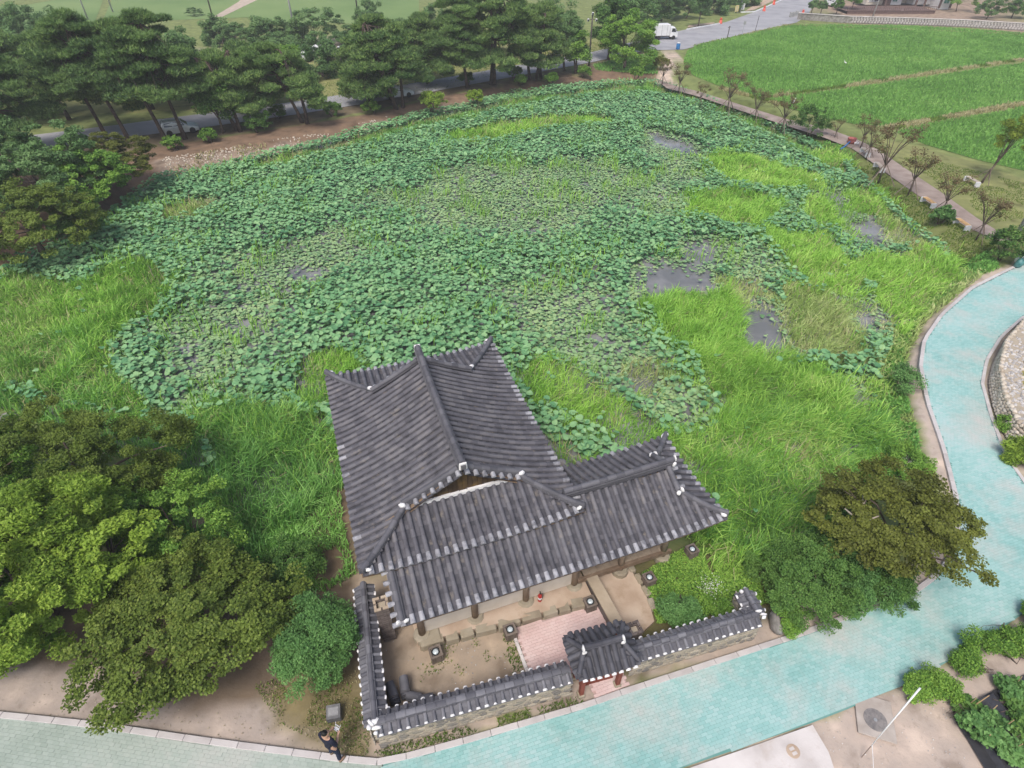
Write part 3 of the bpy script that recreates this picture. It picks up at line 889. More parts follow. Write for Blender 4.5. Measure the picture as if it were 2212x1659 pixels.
# litter on the pale dirt by the path
P = sample_poly(poly([(0, 1450), (420, 1530), (700, 1570), (790, 1640), (420, 1595), (0, 1540)]), 26)
P = P[rng.random(len(P)) < vnoise(P, .8, 82)]
b = MB()
for p in P:
    s = random.uniform(.012, .04)
    b.add([(p[0] - s, p[1], -.045), (p[0], p[1] - s * .7, -.045), (p[0] + s, p[1], -.045), (p[0], p[1] + s * .7, -.02)], [(0, 1, 3), (1, 2, 3), (2, 0, 3)])
b.build('grit', M['granite'], kind='stuff')
for pts in ([(1640, 1620), (1900, 1510), (2040, 1470), (2080, 1560), (2110, 1659), (1800, 1659)], [(820, 1300), (1250, 1310), (1110, 1460), (840, 1520)]):
    P = sample_poly(poly(pts), 25)
    P = P[rng.random(len(P)) < vnoise(P, .7, 83)]
    b = MB()
    for p in P:
        s = random.uniform(.01, .03)
        b.add([(p[0] - s, p[1], -.05), (p[0], p[1] - s * .7, -.05), (p[0] + s, p[1], -.05), (p[0], p[1] + s * .7, -.025)], [(0, 1, 3), (1, 2, 3), (2, 0, 3)])
    b.build('grit', M['cobble'], kind='stuff')

# ------------------------------------------------------------------ reeds in and round the pond
RE = lambda pts: poly(pts, -0.35)
REEDS = [  # polygon, blades per square metre, height, material
    ([(1405, 650), (1450, 632), (1500, 628), (1560, 640), (1592, 690), (1600, 740), (1580, 790), (1500, 770), (1440, 720)], 130, 1.35, 'reed'),
    ([(1500, 770), (1600, 745), (1700, 762), (1780, 790), (1850, 832), (1882, 890), (1895, 960), (1885, 1010), (1800, 1080), (1720, 1190), (1640, 1240), (1540, 1170), (1545, 1080), (1480, 990), (1430, 940), (1530, 925), (1565, 880), (1520, 830)], 130, 1.35, 'reed'),
    ([(1560, 900), (1880, 900), (1910, 1000), (1830, 1090), (1740, 1210), (1630, 1260), (1560, 1180), (1530, 1000)], 80, 1.3, 'reed_dark'),
    ([(1498, 415), (1560, 405), (1660, 420), (1692, 455), (1640, 488), (1560, 482), (1500, 452)], 75, 1.25, 'reed'),
    ([(1520, 335), (1600, 325), (1700, 360), (1772, 372), (1760, 402), (1680, 410), (1590, 395), (1540, 370)], 70, 1.2, 'reed'),
    ([(1640, 490), (1740, 500), (1790, 490), (1830, 555), (1910, 540), (2000, 535), (2050, 560), (2055, 600), (1995, 650), (1940, 705), (1905, 655), (1880, 610), (1830, 632), (1760, 622), (1720, 590), (1690, 540)], 90, 1.15, 'reed'),
    ([(1690, 600), (1760, 622), (1830, 640), (1850, 700), (1880, 770), (1800, 775), (1720, 745), (1690, 690)], 90, 1.1, 'reed_dry'),
    ([(1560, 600), (1640, 590), (1660, 630), (1600, 650)], 70, 1.0, 'reed_dry'),
    ([(1735, 420), (1775, 425), (1800, 462), (1830, 485), (1770, 492), (1735, 455)], 75, 1.1, 'reed'),
    ([(1840, 395), (1880, 405), (1920, 440), (1890, 462), (1850, 450), (1835, 425)], 75, 1.0, 'reed'),
    ([(1760, 320), (1800, 325), (1830, 350), (1800, 365), (1765, 350)], 70, 1.0, 'reed'),
    ([(960, 285), (1100, 255), (1200, 246), (1320, 250), (1330, 262), (1200, 272), (1130, 285), (1060, 300), (980, 305)], 50, 0.95, 'reed'),
    ([(545, 352), (700, 318), (830, 283), (900, 264), (1000, 243), (1100, 216), (1200, 200), (1300, 190), (1400, 184), (1400, 194), (1300, 201), (1200, 214), (1100, 230), (1000, 256), (900, 276), (830, 294), (700, 332), (560, 364)], 75, 0.85, 'reed_dark'),
    ([(545, 346), (700, 312), (830, 276), (900, 257), (1000, 237), (1150, 207), (1150, 212), (1000, 246), (900, 266), (830, 285), (700, 322), (560, 356)], 55, 0.7, 'reed_dry'),
    ([(1540, 226), (1620, 252), (1680, 277), (1785, 335), (1835, 362), (1825, 378), (1770, 350), (1670, 292), (1560, 246)], 60, 0.85, 'reed_dark'),
    ([(-100, 850), (100, 860), (330, 900), (430, 930), (500, 1085), (330, 1010), (200, 950), (60, 890), (-100, 870)], 70, 1.2, 'reed_dark'),
    ([(1880, 395), (1900, 425), (1960, 485), (2045, 545), (2055, 600), (2020, 590), (1940, 510), (1880, 440)], 60, 0.8, 'reed_dry'),
    ([(1300, 186), (1400, 178), (1500, 205), (1560, 228), (1560, 236), (1500, 216), (1400, 196), (1300, 200)], 45, 0.9, 'reed_dark'),
    ([(-60, 640), (40, 585), (100, 600), (180, 610), (270, 545), (335, 560), (365, 600), (330, 680), (240, 715), (245, 790), (325, 865), (300, 900), (200, 880), (60, 830), (-100, 800)], 95, 1.25, 'reed'),
    ([(-60, 620), (70, 590), (100, 700), (60, 830), (-120, 820)], 70, 1.15, 'reed_dry'),
    ([(0, 760), (160, 700), (230, 800), (300, 890), (100, 870)], 70, 1.3, 'reed_dark'),
    ([(345, 445), (450, 418), (482, 430), (420, 462), (350, 480)], 40, 0.9, 'reed_dry'),
    ([(430, 930), (480, 880), (620, 872), (700, 900), (742, 960), (742, 1040), (690, 1060), (650, 1120), (590, 1135), (500, 1090)], 110, 1.45, 'reed_dark'),
    ([(400, 880), (480, 880), (620, 872), (700, 900), (742, 960), (700, 1000), (600, 960), (480, 960), (430, 950)], 60, 1.4, 'reed'),
    ([(640, 775), (720, 735), (795, 795), (760, 820), (735, 880), (700, 885), (625, 862)], 85, 1.25, 'reed'),
    ([(1105, 800), (1150, 772), (1240, 775), (1265, 800), (1340, 850), (1430, 905), (1450, 945), (1400, 950), (1290, 930), (1220, 890), (1150, 865)], 80, 1.15, 'reed'),
    ([(1190, 960), (1230, 945), (1260, 975), (1300, 990), (1260, 1020), (1215, 1015)], 90, 1.1, 'reed'),
    ([(1290, 930), (1400, 930), (1480, 960), (1560, 1080), (1480, 1110), (1420, 1050)], 70, 1.1, 'reed_dark'),
    ([(1350, 790), (1400, 770), (1440, 800), (1410, 850), (1370, 840)], 50, 0.9, 'reed_dry'),
    ([(1480, 1140), (1560, 1130), (1620, 1200), (1600, 1250), (1530, 1240)], 80, 1.0, 'reed'),
]
RQ = [RE(p[0]) for p in REEDS]
NOGO = [np.array(q_) for q_ in ([(-4.6, 11.8), (2.2, 14.2), (-.4, 20.8), (-7.0, 18.6)],)]


def SAFE(P):
    """False under the pavilion floor."""
    ca, sa = math.cos(R(19.44)), math.sin(R(19.44))
    x, y = P[:, 0] + 4.85, P[:, 1] - 10.63
    a, b = x * ca + y * sa, -x * sa + y * ca
    return ~(((a > .9) & (a < 7.0) & (b > -1) & (b < 9.6)) | ((a > .9) & (a < 11.7) & (b > -1.4) & (b < 2.2)))
for Q, (_, dens, h, m) in zip(RQ, REEDS):
    c0 = Q.mean(0)
    Qb = c0 + (Q - c0) * (1 + 0.9 / np.maximum(1.0, np.hypot(*(Q - c0).T)))[:, None]      # room for a ragged fringe
    P = sample_poly(Qb, dens * 1.45)
    # soft, ragged edges and thinner spots
    d = sdist(P, Q) + (vnoise(P, 1.4, 43) - .5) * 2.0 + (vnoise(P, .5, 44) - .5) * .8
    g = (d > rng.exponential(.45, len(P)) - 0.45) & (vnoise(P, 1.1, 41) + 0.3 * rng.random(len(P)) > 0.27)
    Sp = SAFE(P)
    g &= Sp
    P = P[g & inview(P)]
    if not len(P):
        continue
    far = P[:, 1].mean()
    scatter('reed_bed', P, np.maximum(ground_z(P), WZ - .25), h * (0.6 + 0.7 * vnoise(P, 1.6, 42)), 0.031 + 0.0011 * max(0, far - 14), M[m], lean=.42, wind=(.24, -.10))

# loose fringe that lets each bed fade into its neighbours
for Q, (_, dens, h, m) in zip(RQ, REEDS):
    c0 = Q.mean(0)
    Qb = c0 + (Q - c0) * (1 + 2.6 / np.maximum(2.0, np.hypot(*(Q - c0).T)))[:, None]
    P = sample_poly(Qb, dens * .5)
    d = sdist(P, Q) + (vnoise(P, 1.6, 45) - .5) * 2.2
    P = P[(d < .2) & (rng.random(len(P)) < np.exp(np.minimum(d, 0) / .8))]
    P = P[inview(P) & SAFE(P) & (sdist(P, POND) > -.8)]
    for w_ in ([(1400, 570), (1535, 575), (1535, 628), (1400, 632)], [(1600, 650), (1685, 670), (1690, 735), (1615, 730)]):
        P = P[~inpoly(P, RE(w_))]
    if len(P):
        scatter('reed_fringe', P, np.maximum(ground_z(P), WZ - .25), h * (.45 + .5 * vnoise(P, 1.1, 46)), 0.034 + 0.0011 * max(0, P[:, 1].mean() - 14), M[m], lean=.45, wind=(.2, -.08))
P = np.concatenate([sample_poly(Q, 7.0) for Q in RQ])
P = P[inview(P) & SAFE(P) & (vnoise(P, 1.8, 73) > .35)]
scatter('reed_straw', P, np.maximum(ground_z(P), WZ - .25), 1.3, .04, M['drygrass'], lean=.5, wind=(.2, -.1))
# ------------------------------------------------------------------ lotus
P = sample_poly(POND, 9.0)
P = P[(vnoise(P, 2.4, 47) * .6 + vnoise(P, .8, 48) * .4 > .60) & (sdist(P, POND) > .3)]
P = P[inview(P) & SAFE(P)]
for w_ in ([(1385, 550), (1550, 560), (1560, 645), (1385, 650)], [(1585, 630), (1700, 640), (1715, 750), (1600, 745)], [(1385, 265), (1540, 300), (1530, 345), (1400, 310)], [(1820, 630), (1910, 630), (1910, 700), (1840, 700)]):
    P = P[~inpoly(P, RE(w_))]
scatter('reed_stems', P, WZ, 1.15, .055, M['reed'], lean=.35, wind=(.2, -.08))
WATER = [RE(p) for p in (
    [(1395, 580), (1430, 560), (1500, 575), (1545, 605), (1535, 635), (1450, 632), (1395, 640)], [(1592, 640), (1640, 632), (1690, 680), (1705, 745), (1660, 745), (1610, 735), (1595, 690)],
    [(1410, 280), (1440, 290), (1480, 300), (1505, 322), (1490, 325), (1450, 312), (1415, 298)], [(1765, 405), (1830, 412), (1860, 440), (1840, 470), (1800, 455)],
    [(1830, 470), (1900, 465), (1955, 505), (1900, 520), (1850, 505)], [(1830, 640), (1890, 640), (1900, 690), (1870, 700), (1845, 680)], [(1495, 520), (1545, 515), (1550, 555), (1500, 565)], [(1845, 830), (1885, 840), (1885, 880), (1858, 872)], [(640, 570), (690, 575), (680, 590), (640, 585)])]
LIGHT = [RE(p) for p in (
    [(320, 700), (480, 615), (610, 640), (560, 770), (470, 890), (340, 885), (290, 800)], [(370, 600), (560, 540), (700, 480), (850, 520), (700, 600), (600, 650)],
    [(760, 430), (1000, 345), (1320, 335), (1500, 400), (1500, 470), (1300, 450), (1190, 520), (1000, 500)],
    [(1060, 625), (1200, 560), (1350, 640), (1400, 740), (1530, 850), (1500, 910), (1300, 840), (1150, 720)],
    [(1540, 500), (1700, 520), (1720, 600), (1600, 620), (1540, 580)], [(1380, 300), (1540, 330), (1520, 420), (1400, 380)], [(1600, 690), (1690, 690), (1700, 750), (1610, 745)])]
P = sample_poly(POND, 42.0)
P = P[inview(P, -.5)]
d = sdist(P, POND)
P = P[d > 0.15]
inr = np.zeros(len(P), bool)
for Q in RQ:
    inr |= sdist(P, np.array(Q)) > 0.15
P = P[~inr | (rng.random(len(P)) < 0.006)]
dw = np.full(len(P), -9.0)
for Q in WATER:
    dw = np.maximum(dw, sdist(P, Q))
P = P[(dw < 0.1) | (rng.random(len(P)) < .32 * np.exp(-np.maximum(dw, 0) / .7))]
dw = np.full(len(P), -9.0)
for Q in WATER:
    dw = np.maximum(dw, sdist(P, Q))
dl = np.full(len(P), -9.0)
for Q in LIGHT:
    dl = np.maximum(dl, sdist(P, Q))
nz = vnoise(P, 3.2, 51) * .6 + vnoise(P, 1.1, 52) * .4
low = (dl + .1 + (nz - .5) * 4.5 + rng.normal(0, .9, len(P)) > 0) | (dw > -1.2) | (rng.random(len(P)) < .08)
# thin out: tall leaves are large, so fewer of them
keep = np.where(low, rng.random(len(P)) < np.where(dw > -.6, .35, .92) * np.where(vnoise(P, .9, 53) > .2, 1, .5), rng.random(len(P)) < .95)
P, low = P[keep], low[keep]
# open leads of water between the patches
hole = vnoise(P, 1.7, 55) * .6 + vnoise(P, .6, 56) * .4
k = hole > np.where(low, .17, .13)
P, low = P[k], low[k]


def leafdish(P, z, rad, tilt, droop, n=9):
    """Lotus leaves: a dished disc with a wavy rim and a raised or sunken middle."""
    N = len(P)
    t = np.linspace(0, 2 * math.pi, n, endpoint=False)
    ph = rng.uniform(0, 6.28, N)
    wave = rng.uniform(.05, .2, N)
    rr = rad[:, None] * (1 + .07 * np.sin(3 * t[None] + ph[:, None]))
    x, y = rr * np.cos(t), rr * np.sin(t)
    zz = rad[:, None] * (droop[:, None] + wave[:, None] * np.sin(2 * t[None] + ph[:, None] * 1.7))
    V = np.empty((N, 2 * n + 1, 3))
    V[:, 0] = 0
    for q, (f, g) in enumerate(((.45, .25), (1.0, 1.0))):
        V[:, 1 + q * n:1 + (q + 1) * n, 0] = x * f
        V[:, 1 + q * n:1 + (q + 1) * n, 1] = y * f
        V[:, 1 + q * n:1 + (q + 1) * n, 2] = zz * g
    a, b = rng.normal(0, 1, N) * tilt, rng.normal(0, 1, N) * tilt
    V[:, :, 2] += a[:, None] * V[:, :, 0] + b[:, None] * V[:, :, 1]
    V[:, :, 0] += P[:, None, 0]
    V[:, :, 1] += P[:, None, 1]
    V[:, :, 2] += z[:, None]
    tri = [(0, 1 + i, 1 + (i + 1) % n) for i in range(n)]
    quad = [(1 + i, 1 + n + i, 1 + n + (i + 1) % n, 1 + (i + 1) % n) for i in range(n)]
    o = (np.arange(N) * (2 * n + 1))[:, None, None]
    return V, (np.array(tri)[None] + o).reshape(-1, 3), (np.array(quad)[None] + o).reshape(-1, 4), tri, quad


N = len(P)
rad = np.where(low, rng.uniform(.06, .165, N), rng.uniform(.08, .205, N))
mid_ = rng.random(N) < .38
zz = WZ + np.where(low | mid_, rng.uniform(.02, .32, N), rng.uniform(.40, .80, N) * (0.75 + .5 * vnoise(P, 2.0, 54)))
tilt = np.where(low, .10, .20)
droop = np.where(low, rng.normal(.02, .05, N), rng.normal(.10, .16, N))
V, T3, T4, tri, quad = leafdish(P, zz, rad, tilt, droop)
u, v, dz = projpx(np.column_stack([P, zz]))
px = np.where((u > 20) & (u < 2190), rad / dz, 0)
px[(u > 700) & (u < 1580) & (v > 900)] *= 0.2          # mostly under the pavilion roofs
px[(u < 430) & (v > 860)] = 0
near = np.zeros(N, bool)
near[np.argsort(-px)[:300]] = True
nv = V.shape[1]
for name, msk, m in (('lotus_leaves', ~near & ~low, 'lotus'), ('lily_pads', ~near & low, 'lotus_low')):
    VV = V[msk]
    n_ = len(VV)
    o = (np.arange(n_) * nv)[:, None, None]
    put(name, mesh_np(name, VV.reshape(-1, 3), [(np.array(tri)[None] + o).reshape(-1, 3), (np.array(quad)[None] + o).reshape(-1, 4)],
                      rnd=np.repeat(np.clip(.35 * vnoise(P[msk], 2, 58) + .65 * rng.random(n_), 0, .999), nv)), M[m], kind='stuff')
for i in np.where(near)[0]:
    c = np.array([P[i, 0], P[i, 1], zz[i]])
    loc = V[i] - c
    b = MB()
    b.add(loc, [tuple(t) for t in tri] + [tuple(q) for q in quad], 0.0)
    L = zz[i] - WZ + .2
    b.add([(-.012, 0, 0), (.012, 0, 0), (.012, .012, -L), (-.012, .012, -L)], [(0, 1, 2, 3)], 0.0)
    o = b.build('lotus_leaf', M['lotus' if not low[i] else 'lotus_low'], label='broad round green lotus leaf standing among the pond plants', cat='lotus leaf', group='lotus leaves on the pond')
    o.location = c

# ------------------------------------------------------------------ tile meshes and collector
def np4(o, x, y, z):
    m = np.eye(4)
    m[:3, 0], m[:3, 1], m[:3, 2], m[:3, 3] = x, y, z, o
    return m


def tile_shapes():
    """name -> (V, F): y runs up the slope from 0."""
    sh = {}
    def half(r0, r1, L, n=6, lip=True):
        V, F = [], []
        rings = [(r0 * 1.0, 0.0), (r0, .012), (r1, L)]
        for r, y in rings:
            for k in range(n + 1):
                t = math.pi * k / n
                V.append((-r * math.cos(t), y, r * math.sin(t) * 0.92))
        m = n + 1
        for i in range(len(rings) - 1):
            for k in range(n):
                F.append((i * m + k, i * m + k + 1, (i + 1) * m + k + 1, (i + 1) * m + k))
        F.append(tuple(range(m - 1, -1, -1)))
        return V, F
    sh['cover'] = half(.092, .080, .315)
    sh['coping'] = half(.062, .055, .33, 6)
    sh['ridgecap'] = half(.105, .097, .335)
    sh['smallcap'] = half(.085, .079, .30)
    # pan tile: shallow trough with a visible lower edge
    V, F = [], []
    n, w = 4, .125
    for y, dz in ((0, -.022), (0, .008), (.19, -.004)):
        for k in range(n + 1):
            x = -w + 2 * w * k / n
            V.append((x, y, dz + .035 * (x / w) ** 2))
    for i in range(2):
        for k in range(n):
            F.append((i * 5 + k, i * 5 + k + 1, (i + 1) * 5 + k + 1, (i + 1) * 5 + k))
    sh['pan'] = (V, F)
    return sh


SHAPES = tile_shapes()
_shared = {}


def shape_mesh(kind):
    if kind not in _shared:
        V, F = SHAPES[kind]
        me = MB().add(V, F, 0.0).mesh(kind, shade=False)
        me.polygons.foreach_set('use_smooth', [kind != 'pan'] * len(me.polygons))
        me.polygons[-1].use_smooth = False
        _shared[kind] = me
    return _shared[kind]


_mcopies = {}


def place_tiles(mats, kind, name, m, parent, world=np.eye(4), limit=300):
    """The largest-looking pieces become objects of their own, the others one joined part."""
    if not mats:
        return
    A = np.array(mats)
    W = world[None] @ A
    u, v, dz = projpx(W[:, :3, 3])
    view = np.array([0, 0, CAM_H]) - W[:, :3, 3]
    view /= np.linalg.norm(view, axis=1)[:, None]
    face = (W[:, :3, 2] * view).sum(1)
    key = np.where((u > 5) & (u < 2205) & (v < 1655), np.clip(face, 0.02, 1) / dz ** 2, 0)
    order = np.argsort(-key)
    ck = (kind, m.name)
    if ck not in _mcopies:
        me = shape_mesh(kind).copy()
        me.materials.append(m)
        _mcopies[ck] = me
    me = _mcopies[ck]
    for i in order[:limit]:
        o = bpy.data.objects.new(name, me)
        COL.objects.link(o)
        o.parent = parent
        j = Matrix(A[i].tolist())
        o.matrix_basis = j @ Matrix.Rotation(random.uniform(-.012, .012), 4, 'Z')
    rest = A[order[limit:]]
    if len(rest):
        V, F = SHAPES[kind]
        Vh = np.column_stack([np.array(V), np.ones(len(V))])
        VV = np.einsum('nij,kj->nki', rest, Vh)[:, :, :3]
        off = (np.arange(len(rest)) * len(V))[:, None]
        FF = [np.array([f])[None, 0] + off for f in F]
        put(name + 's', mesh_np(name + 's', VV.reshape(-1, 3), FF, rnd=np.repeat(rng.random(len(rest)), len(V)), shade=kind != 'pan'), m, parent, kind='stuff')


def frame_at(p, q, jit=0.0):
    """Matrix with origin p, y towards q, z as near to up as it gets."""
    U = np.array(q, float) - np.array(p, float)
    U /= np.linalg.norm(U)
    X = np.cross(U, (0, 0, 1.0))
    X /= np.linalg.norm(X)
    Z = np.cross(X, U)
    return np4(np.array(p, float) + Z * jit, X, U, Z)


class Roof:
    """Collects the tile rows of one roof and its underlay."""

    def __init__(self, parent, world):
        self.parent, self.world = parent, world
        self.cover, self.eave, self.pan = [], [], []
        self.deck = MB()

    def slope(self, Pf, s0, s1, tmax, pitch=.31, tmin=lambda s: 0.0, thick=.16, eaves=1.0):
        n = max(1, round((s1 - s0) / pitch))
        ds = (s1 - s0) / n
        for i in range(n + 1):
            s = s0 + ds * i
            a, b = tmin(s), tmax(s)
            if i < n:
                sm = s + ds / 2
                am, bm = tmin(sm), tmax(sm)
                self._row(Pf, sm, am, bm, .155, self.pan, None, -.055, .12)
                # underlay strip
                k = 7
                V = []
                for q in range(k):
                    f = q / (k - 1)
                    for ss in (s, s + ds):
                        aa, bb = tmin(ss), tmax(ss)
                        p = Pf(ss, aa + (max(bb, aa + .02) - aa) * f + (0.02 if q == 0 else 0))
                        V.append((p[0], p[1], p[2] - .075))
                        V.append((p[0], p[1], p[2] - .075 - thick))
                F = []
                for q in range(k - 1):
                    o = q * 4
                    F += [(o, o + 2, o + 6, o + 4), (o + 1, o + 5, o + 7, o + 3)]
                F.append((0, 1, 3, 2))
                self.deck.add(V, F, random.random())
            if b - a > .12:
                self._row(Pf, s, a, b, .30, self.cover, self.eave if a == 0 and random.random() < eaves else None, 0.0, .22)

    def _row(self, Pf, s, a, b, step, out, first, dz, minrem):
        t = a - (.06 if a == 0 else 0)
        k = 0
        while t < b - minrem * .4:
            p = np.array(Pf(s, max(t, -.06)))
            e = np.array(Pf(s, t + .05))
            g = np.linalg.norm(e - p) / .05
            dt = step / g
            q = np.array(Pf(s, t + dt))
            m = frame_at(p, q)
            m[:3, 3] += m[:3, 2] * (dz + random.uniform(-.004, .004))
            (first if (k == 0 and first is not None) else out).append(m)
            t += dt
            k += 1

    def finish(self, name, mdeck, lim=300, tile='tile', pan='pan', eavetile='eavetile'):
        d = self.deck.build(name, mdeck, self.parent)
        W = self.world
        place_tiles(self.cover, 'cover', 'roof_tile', M[tile], d, W, lim)
        place_tiles(self.pan, 'pan', 'pan_tile', M[pan], d, W, lim)
        place_tiles(self.eave, 'cover', 'eave_tile', M[eavetile], d, W, 300)
        return d


def dense(pts, step=.34):
    P = [np.array(p, float) for p in pts]
    out = [P[0]]
    carry = 0
    for a, b in zip(P[:-1], P[1:]):
        L = np.linalg.norm(b - a)
        n = max(1, round(L / step))
        out += [a + (b - a) * (k + 1) / n for k in range(n)]
    return out


def curve(a, m, b, n=10):
    a, m, b = map(lambda p: np.array(p, float), (a, m, b))
    return [(1 - t) ** 2 * a + 2 * t * (1 - t) * m + t * t * b for t in np.linspace(0, 1, n)]


def ridge(parent, pts, layers=3, w=.25, h=.07, capkind='ridgecap', m='ridge', step=.335, world=None, twin=False):
    """Stacked tile courses under a row of round cap tiles, swept along pts."""
    # resample evenly
    P = [np.array(p, float) for p in pts]
    L = np.cumsum([0] + [np.linalg.norm(b - a) for a, b in zip(P[:-1], P[1:])])
    n = max(2, round(L[-1] / step))
    Q = []
    for s in np.linspace(0, L[-1], n + 1):
        i = min(max(np.searchsorted(L, s) - 1, 0), len(P) - 2)
        Q.append(P[i] + (P[i + 1] - P[i]) * ((s - L[i]) / max(1e-6, L[i + 1] - L[i])))
    b = MB()
    z = -.05
    for l in range(layers):
        ww = w * (1.0 if l % 2 == 0 else .86)
        hh = h * (1.25 if l == 0 else 1)
        V, F = [], []
        for i, q in enumerate(Q):
            d = Q[min(i + 1, n)] - Q[max(i - 1, 0)]
            x = np.cross(d, (0, 0, 1.0))
            x /= np.linalg.norm(x)
            for sx, zz in ((-1, z), (1, z), (1, z + hh - .012), (-1, z + hh - .012)):
                V.append(q + x * (sx * ww / 2) + np.array([0, 0, zz]))
        for i in range(n):
            o = i * 4
            for k in range(4):
                F.append((o + k, o + (k + 1) % 4, o + 4 + (k + 1) % 4, o + 4 + k))
        F += [(3, 2, 1, 0), (n * 4, n * 4 + 1, n * 4 + 2, n * 4 + 3)]
        b.add(V, F, (l * .37) % 1)
        z += hh
    o = b.build('ridge', M[m], parent)
    caps = []
    for p, q in zip(Q[:-1], Q[1:]):
        up = np.array([0, 0, z - .015])
        mm = frame_at(p + up, q + up)
        sc = np.linalg.norm(q - p) / (.335 if capkind == 'ridgecap' else .30)
        mm[:3, 1] *= sc
        caps.append(mm)
    place_tiles(caps, capkind, 'ridge_tile', M[m], parent, limit=400)
    return z


def blob(parent, c, s, name='plaster_cap', m='plaster', rz=0.0, n=9):
    b = MB()
    V, F = [], []
    rings = 5
    for i in range(rings):
        ph = math.pi * (i + .5) / rings - math.pi / 2
        for k in range(n):
            t = 2 * math.pi * k / n
            j = random.uniform(.72, 1.12)
            x, y = math.cos(ph) * math.cos(t) * j * s[0], math.cos(ph) * math.sin(t) * j * s[1]
            V.append((x * math.cos(rz) - y * math.sin(rz), x * math.sin(rz) + y * math.cos(rz), math.sin(ph) * s[2] * random.uniform(.85, 1.1)))
    for i in range(rings - 1):
        for k in range(n):
            F.append((i * n + k, i * n + (k + 1) % n, (i + 1) * n + (k + 1) % n, (i + 1) * n + k))
    F += [tuple(range(n - 1, -1, -1)), tuple((rings - 1) * n + k for k in range(n))]
    b.add(V, F)
    o = b.build(name, M[m], parent, shade=True)
    o.location = c
    return o


# ------------------------------------------------------------------ the pavilion
PO, TH = (-4.85, 10.63, 0.0), R(19.44)
pav = thing('pavilion', 'old L-shaped pavilion with curved grey tiled roofs at the edge of the lotus pond', 'pavilion', PO, TH)
PW = np.array((Matrix.Translation(PO) @ Matrix.Rotation(TH, 4, 'Z')))


def loc2w(a, b, z=0.0):
    return (PO[0] + a * math.cos(TH) - b * math.sin(TH), PO[1] + a * math.sin(TH) + b * math.cos(TH), z)


WD, DP, FI, BI, KF, KB = 7.91, 10.8, 1.83, 2.45, 2.12, 2.16
HW = WD / 2
ZE, RISE, POW = 3.86, 1.86, 1.32
lift = lambda s, L: .24 * abs(2 * s / L - 1) ** 3.2
prof = lambda t: RISE * (max(t, 0) / HW) ** POW + min(t, 0) * .30
zs = lambda s, t: ZE + lift(s, DP) * (1 - t / HW) + prof(t)
kb = (HW - KB) / BI
PL = lambda s, t: (t, s, zs(s, t))
PR = lambda s, t: (WD - t, s, zs(s, t))
PFr = lambda s, t: (s, t, ZE + lift(s, WD) * (1 - t / HW) + prof(t))
PBk = lambda s, t: (s, DP - t, ZE + lift(s, WD) * (1 - t / HW) + prof(t * kb))


def tm_side(s):
    if s < FI - .15:
        return s
    if s > DP - BI + .15:
        return (DP - s) * kb
    return HW - .06


main = Roof(pav, PW)
main.slope(PL, 0.02, DP - .02, tm_side, eaves=.22)
main.slope(PR, 0.02, DP - .02, tm_side, eaves=.6)
tm_front = lambda s: min(s, WD - s, FI + .06)
main.slope(PFr, 0.02, WD - .02, tm_front)
main.slope(PBk, 0.02, WD - .02, lambda s: min(s / kb, (WD - s) / kb, BI + .05))
# verge tiles that stick out over the gables
for b0, sg in ((FI, 1), (DP - BI, -1)):
    t = (HW - KF) + .1
    while t < HW - .02:
        for side in (0, 1):
            a = t if side == 0 else WD - t
            z = zs(b0, t) + .06
            p = np.array((a, b0 - sg * .24, z - .03))
            q = np.array((a, b0 + sg * .10, z + .02))
            (main.eave if t > 99 else main.eave).append(frame_at(p, q))
        t += .31
mroof = main.finish('main_roof', M['wood'], 300)
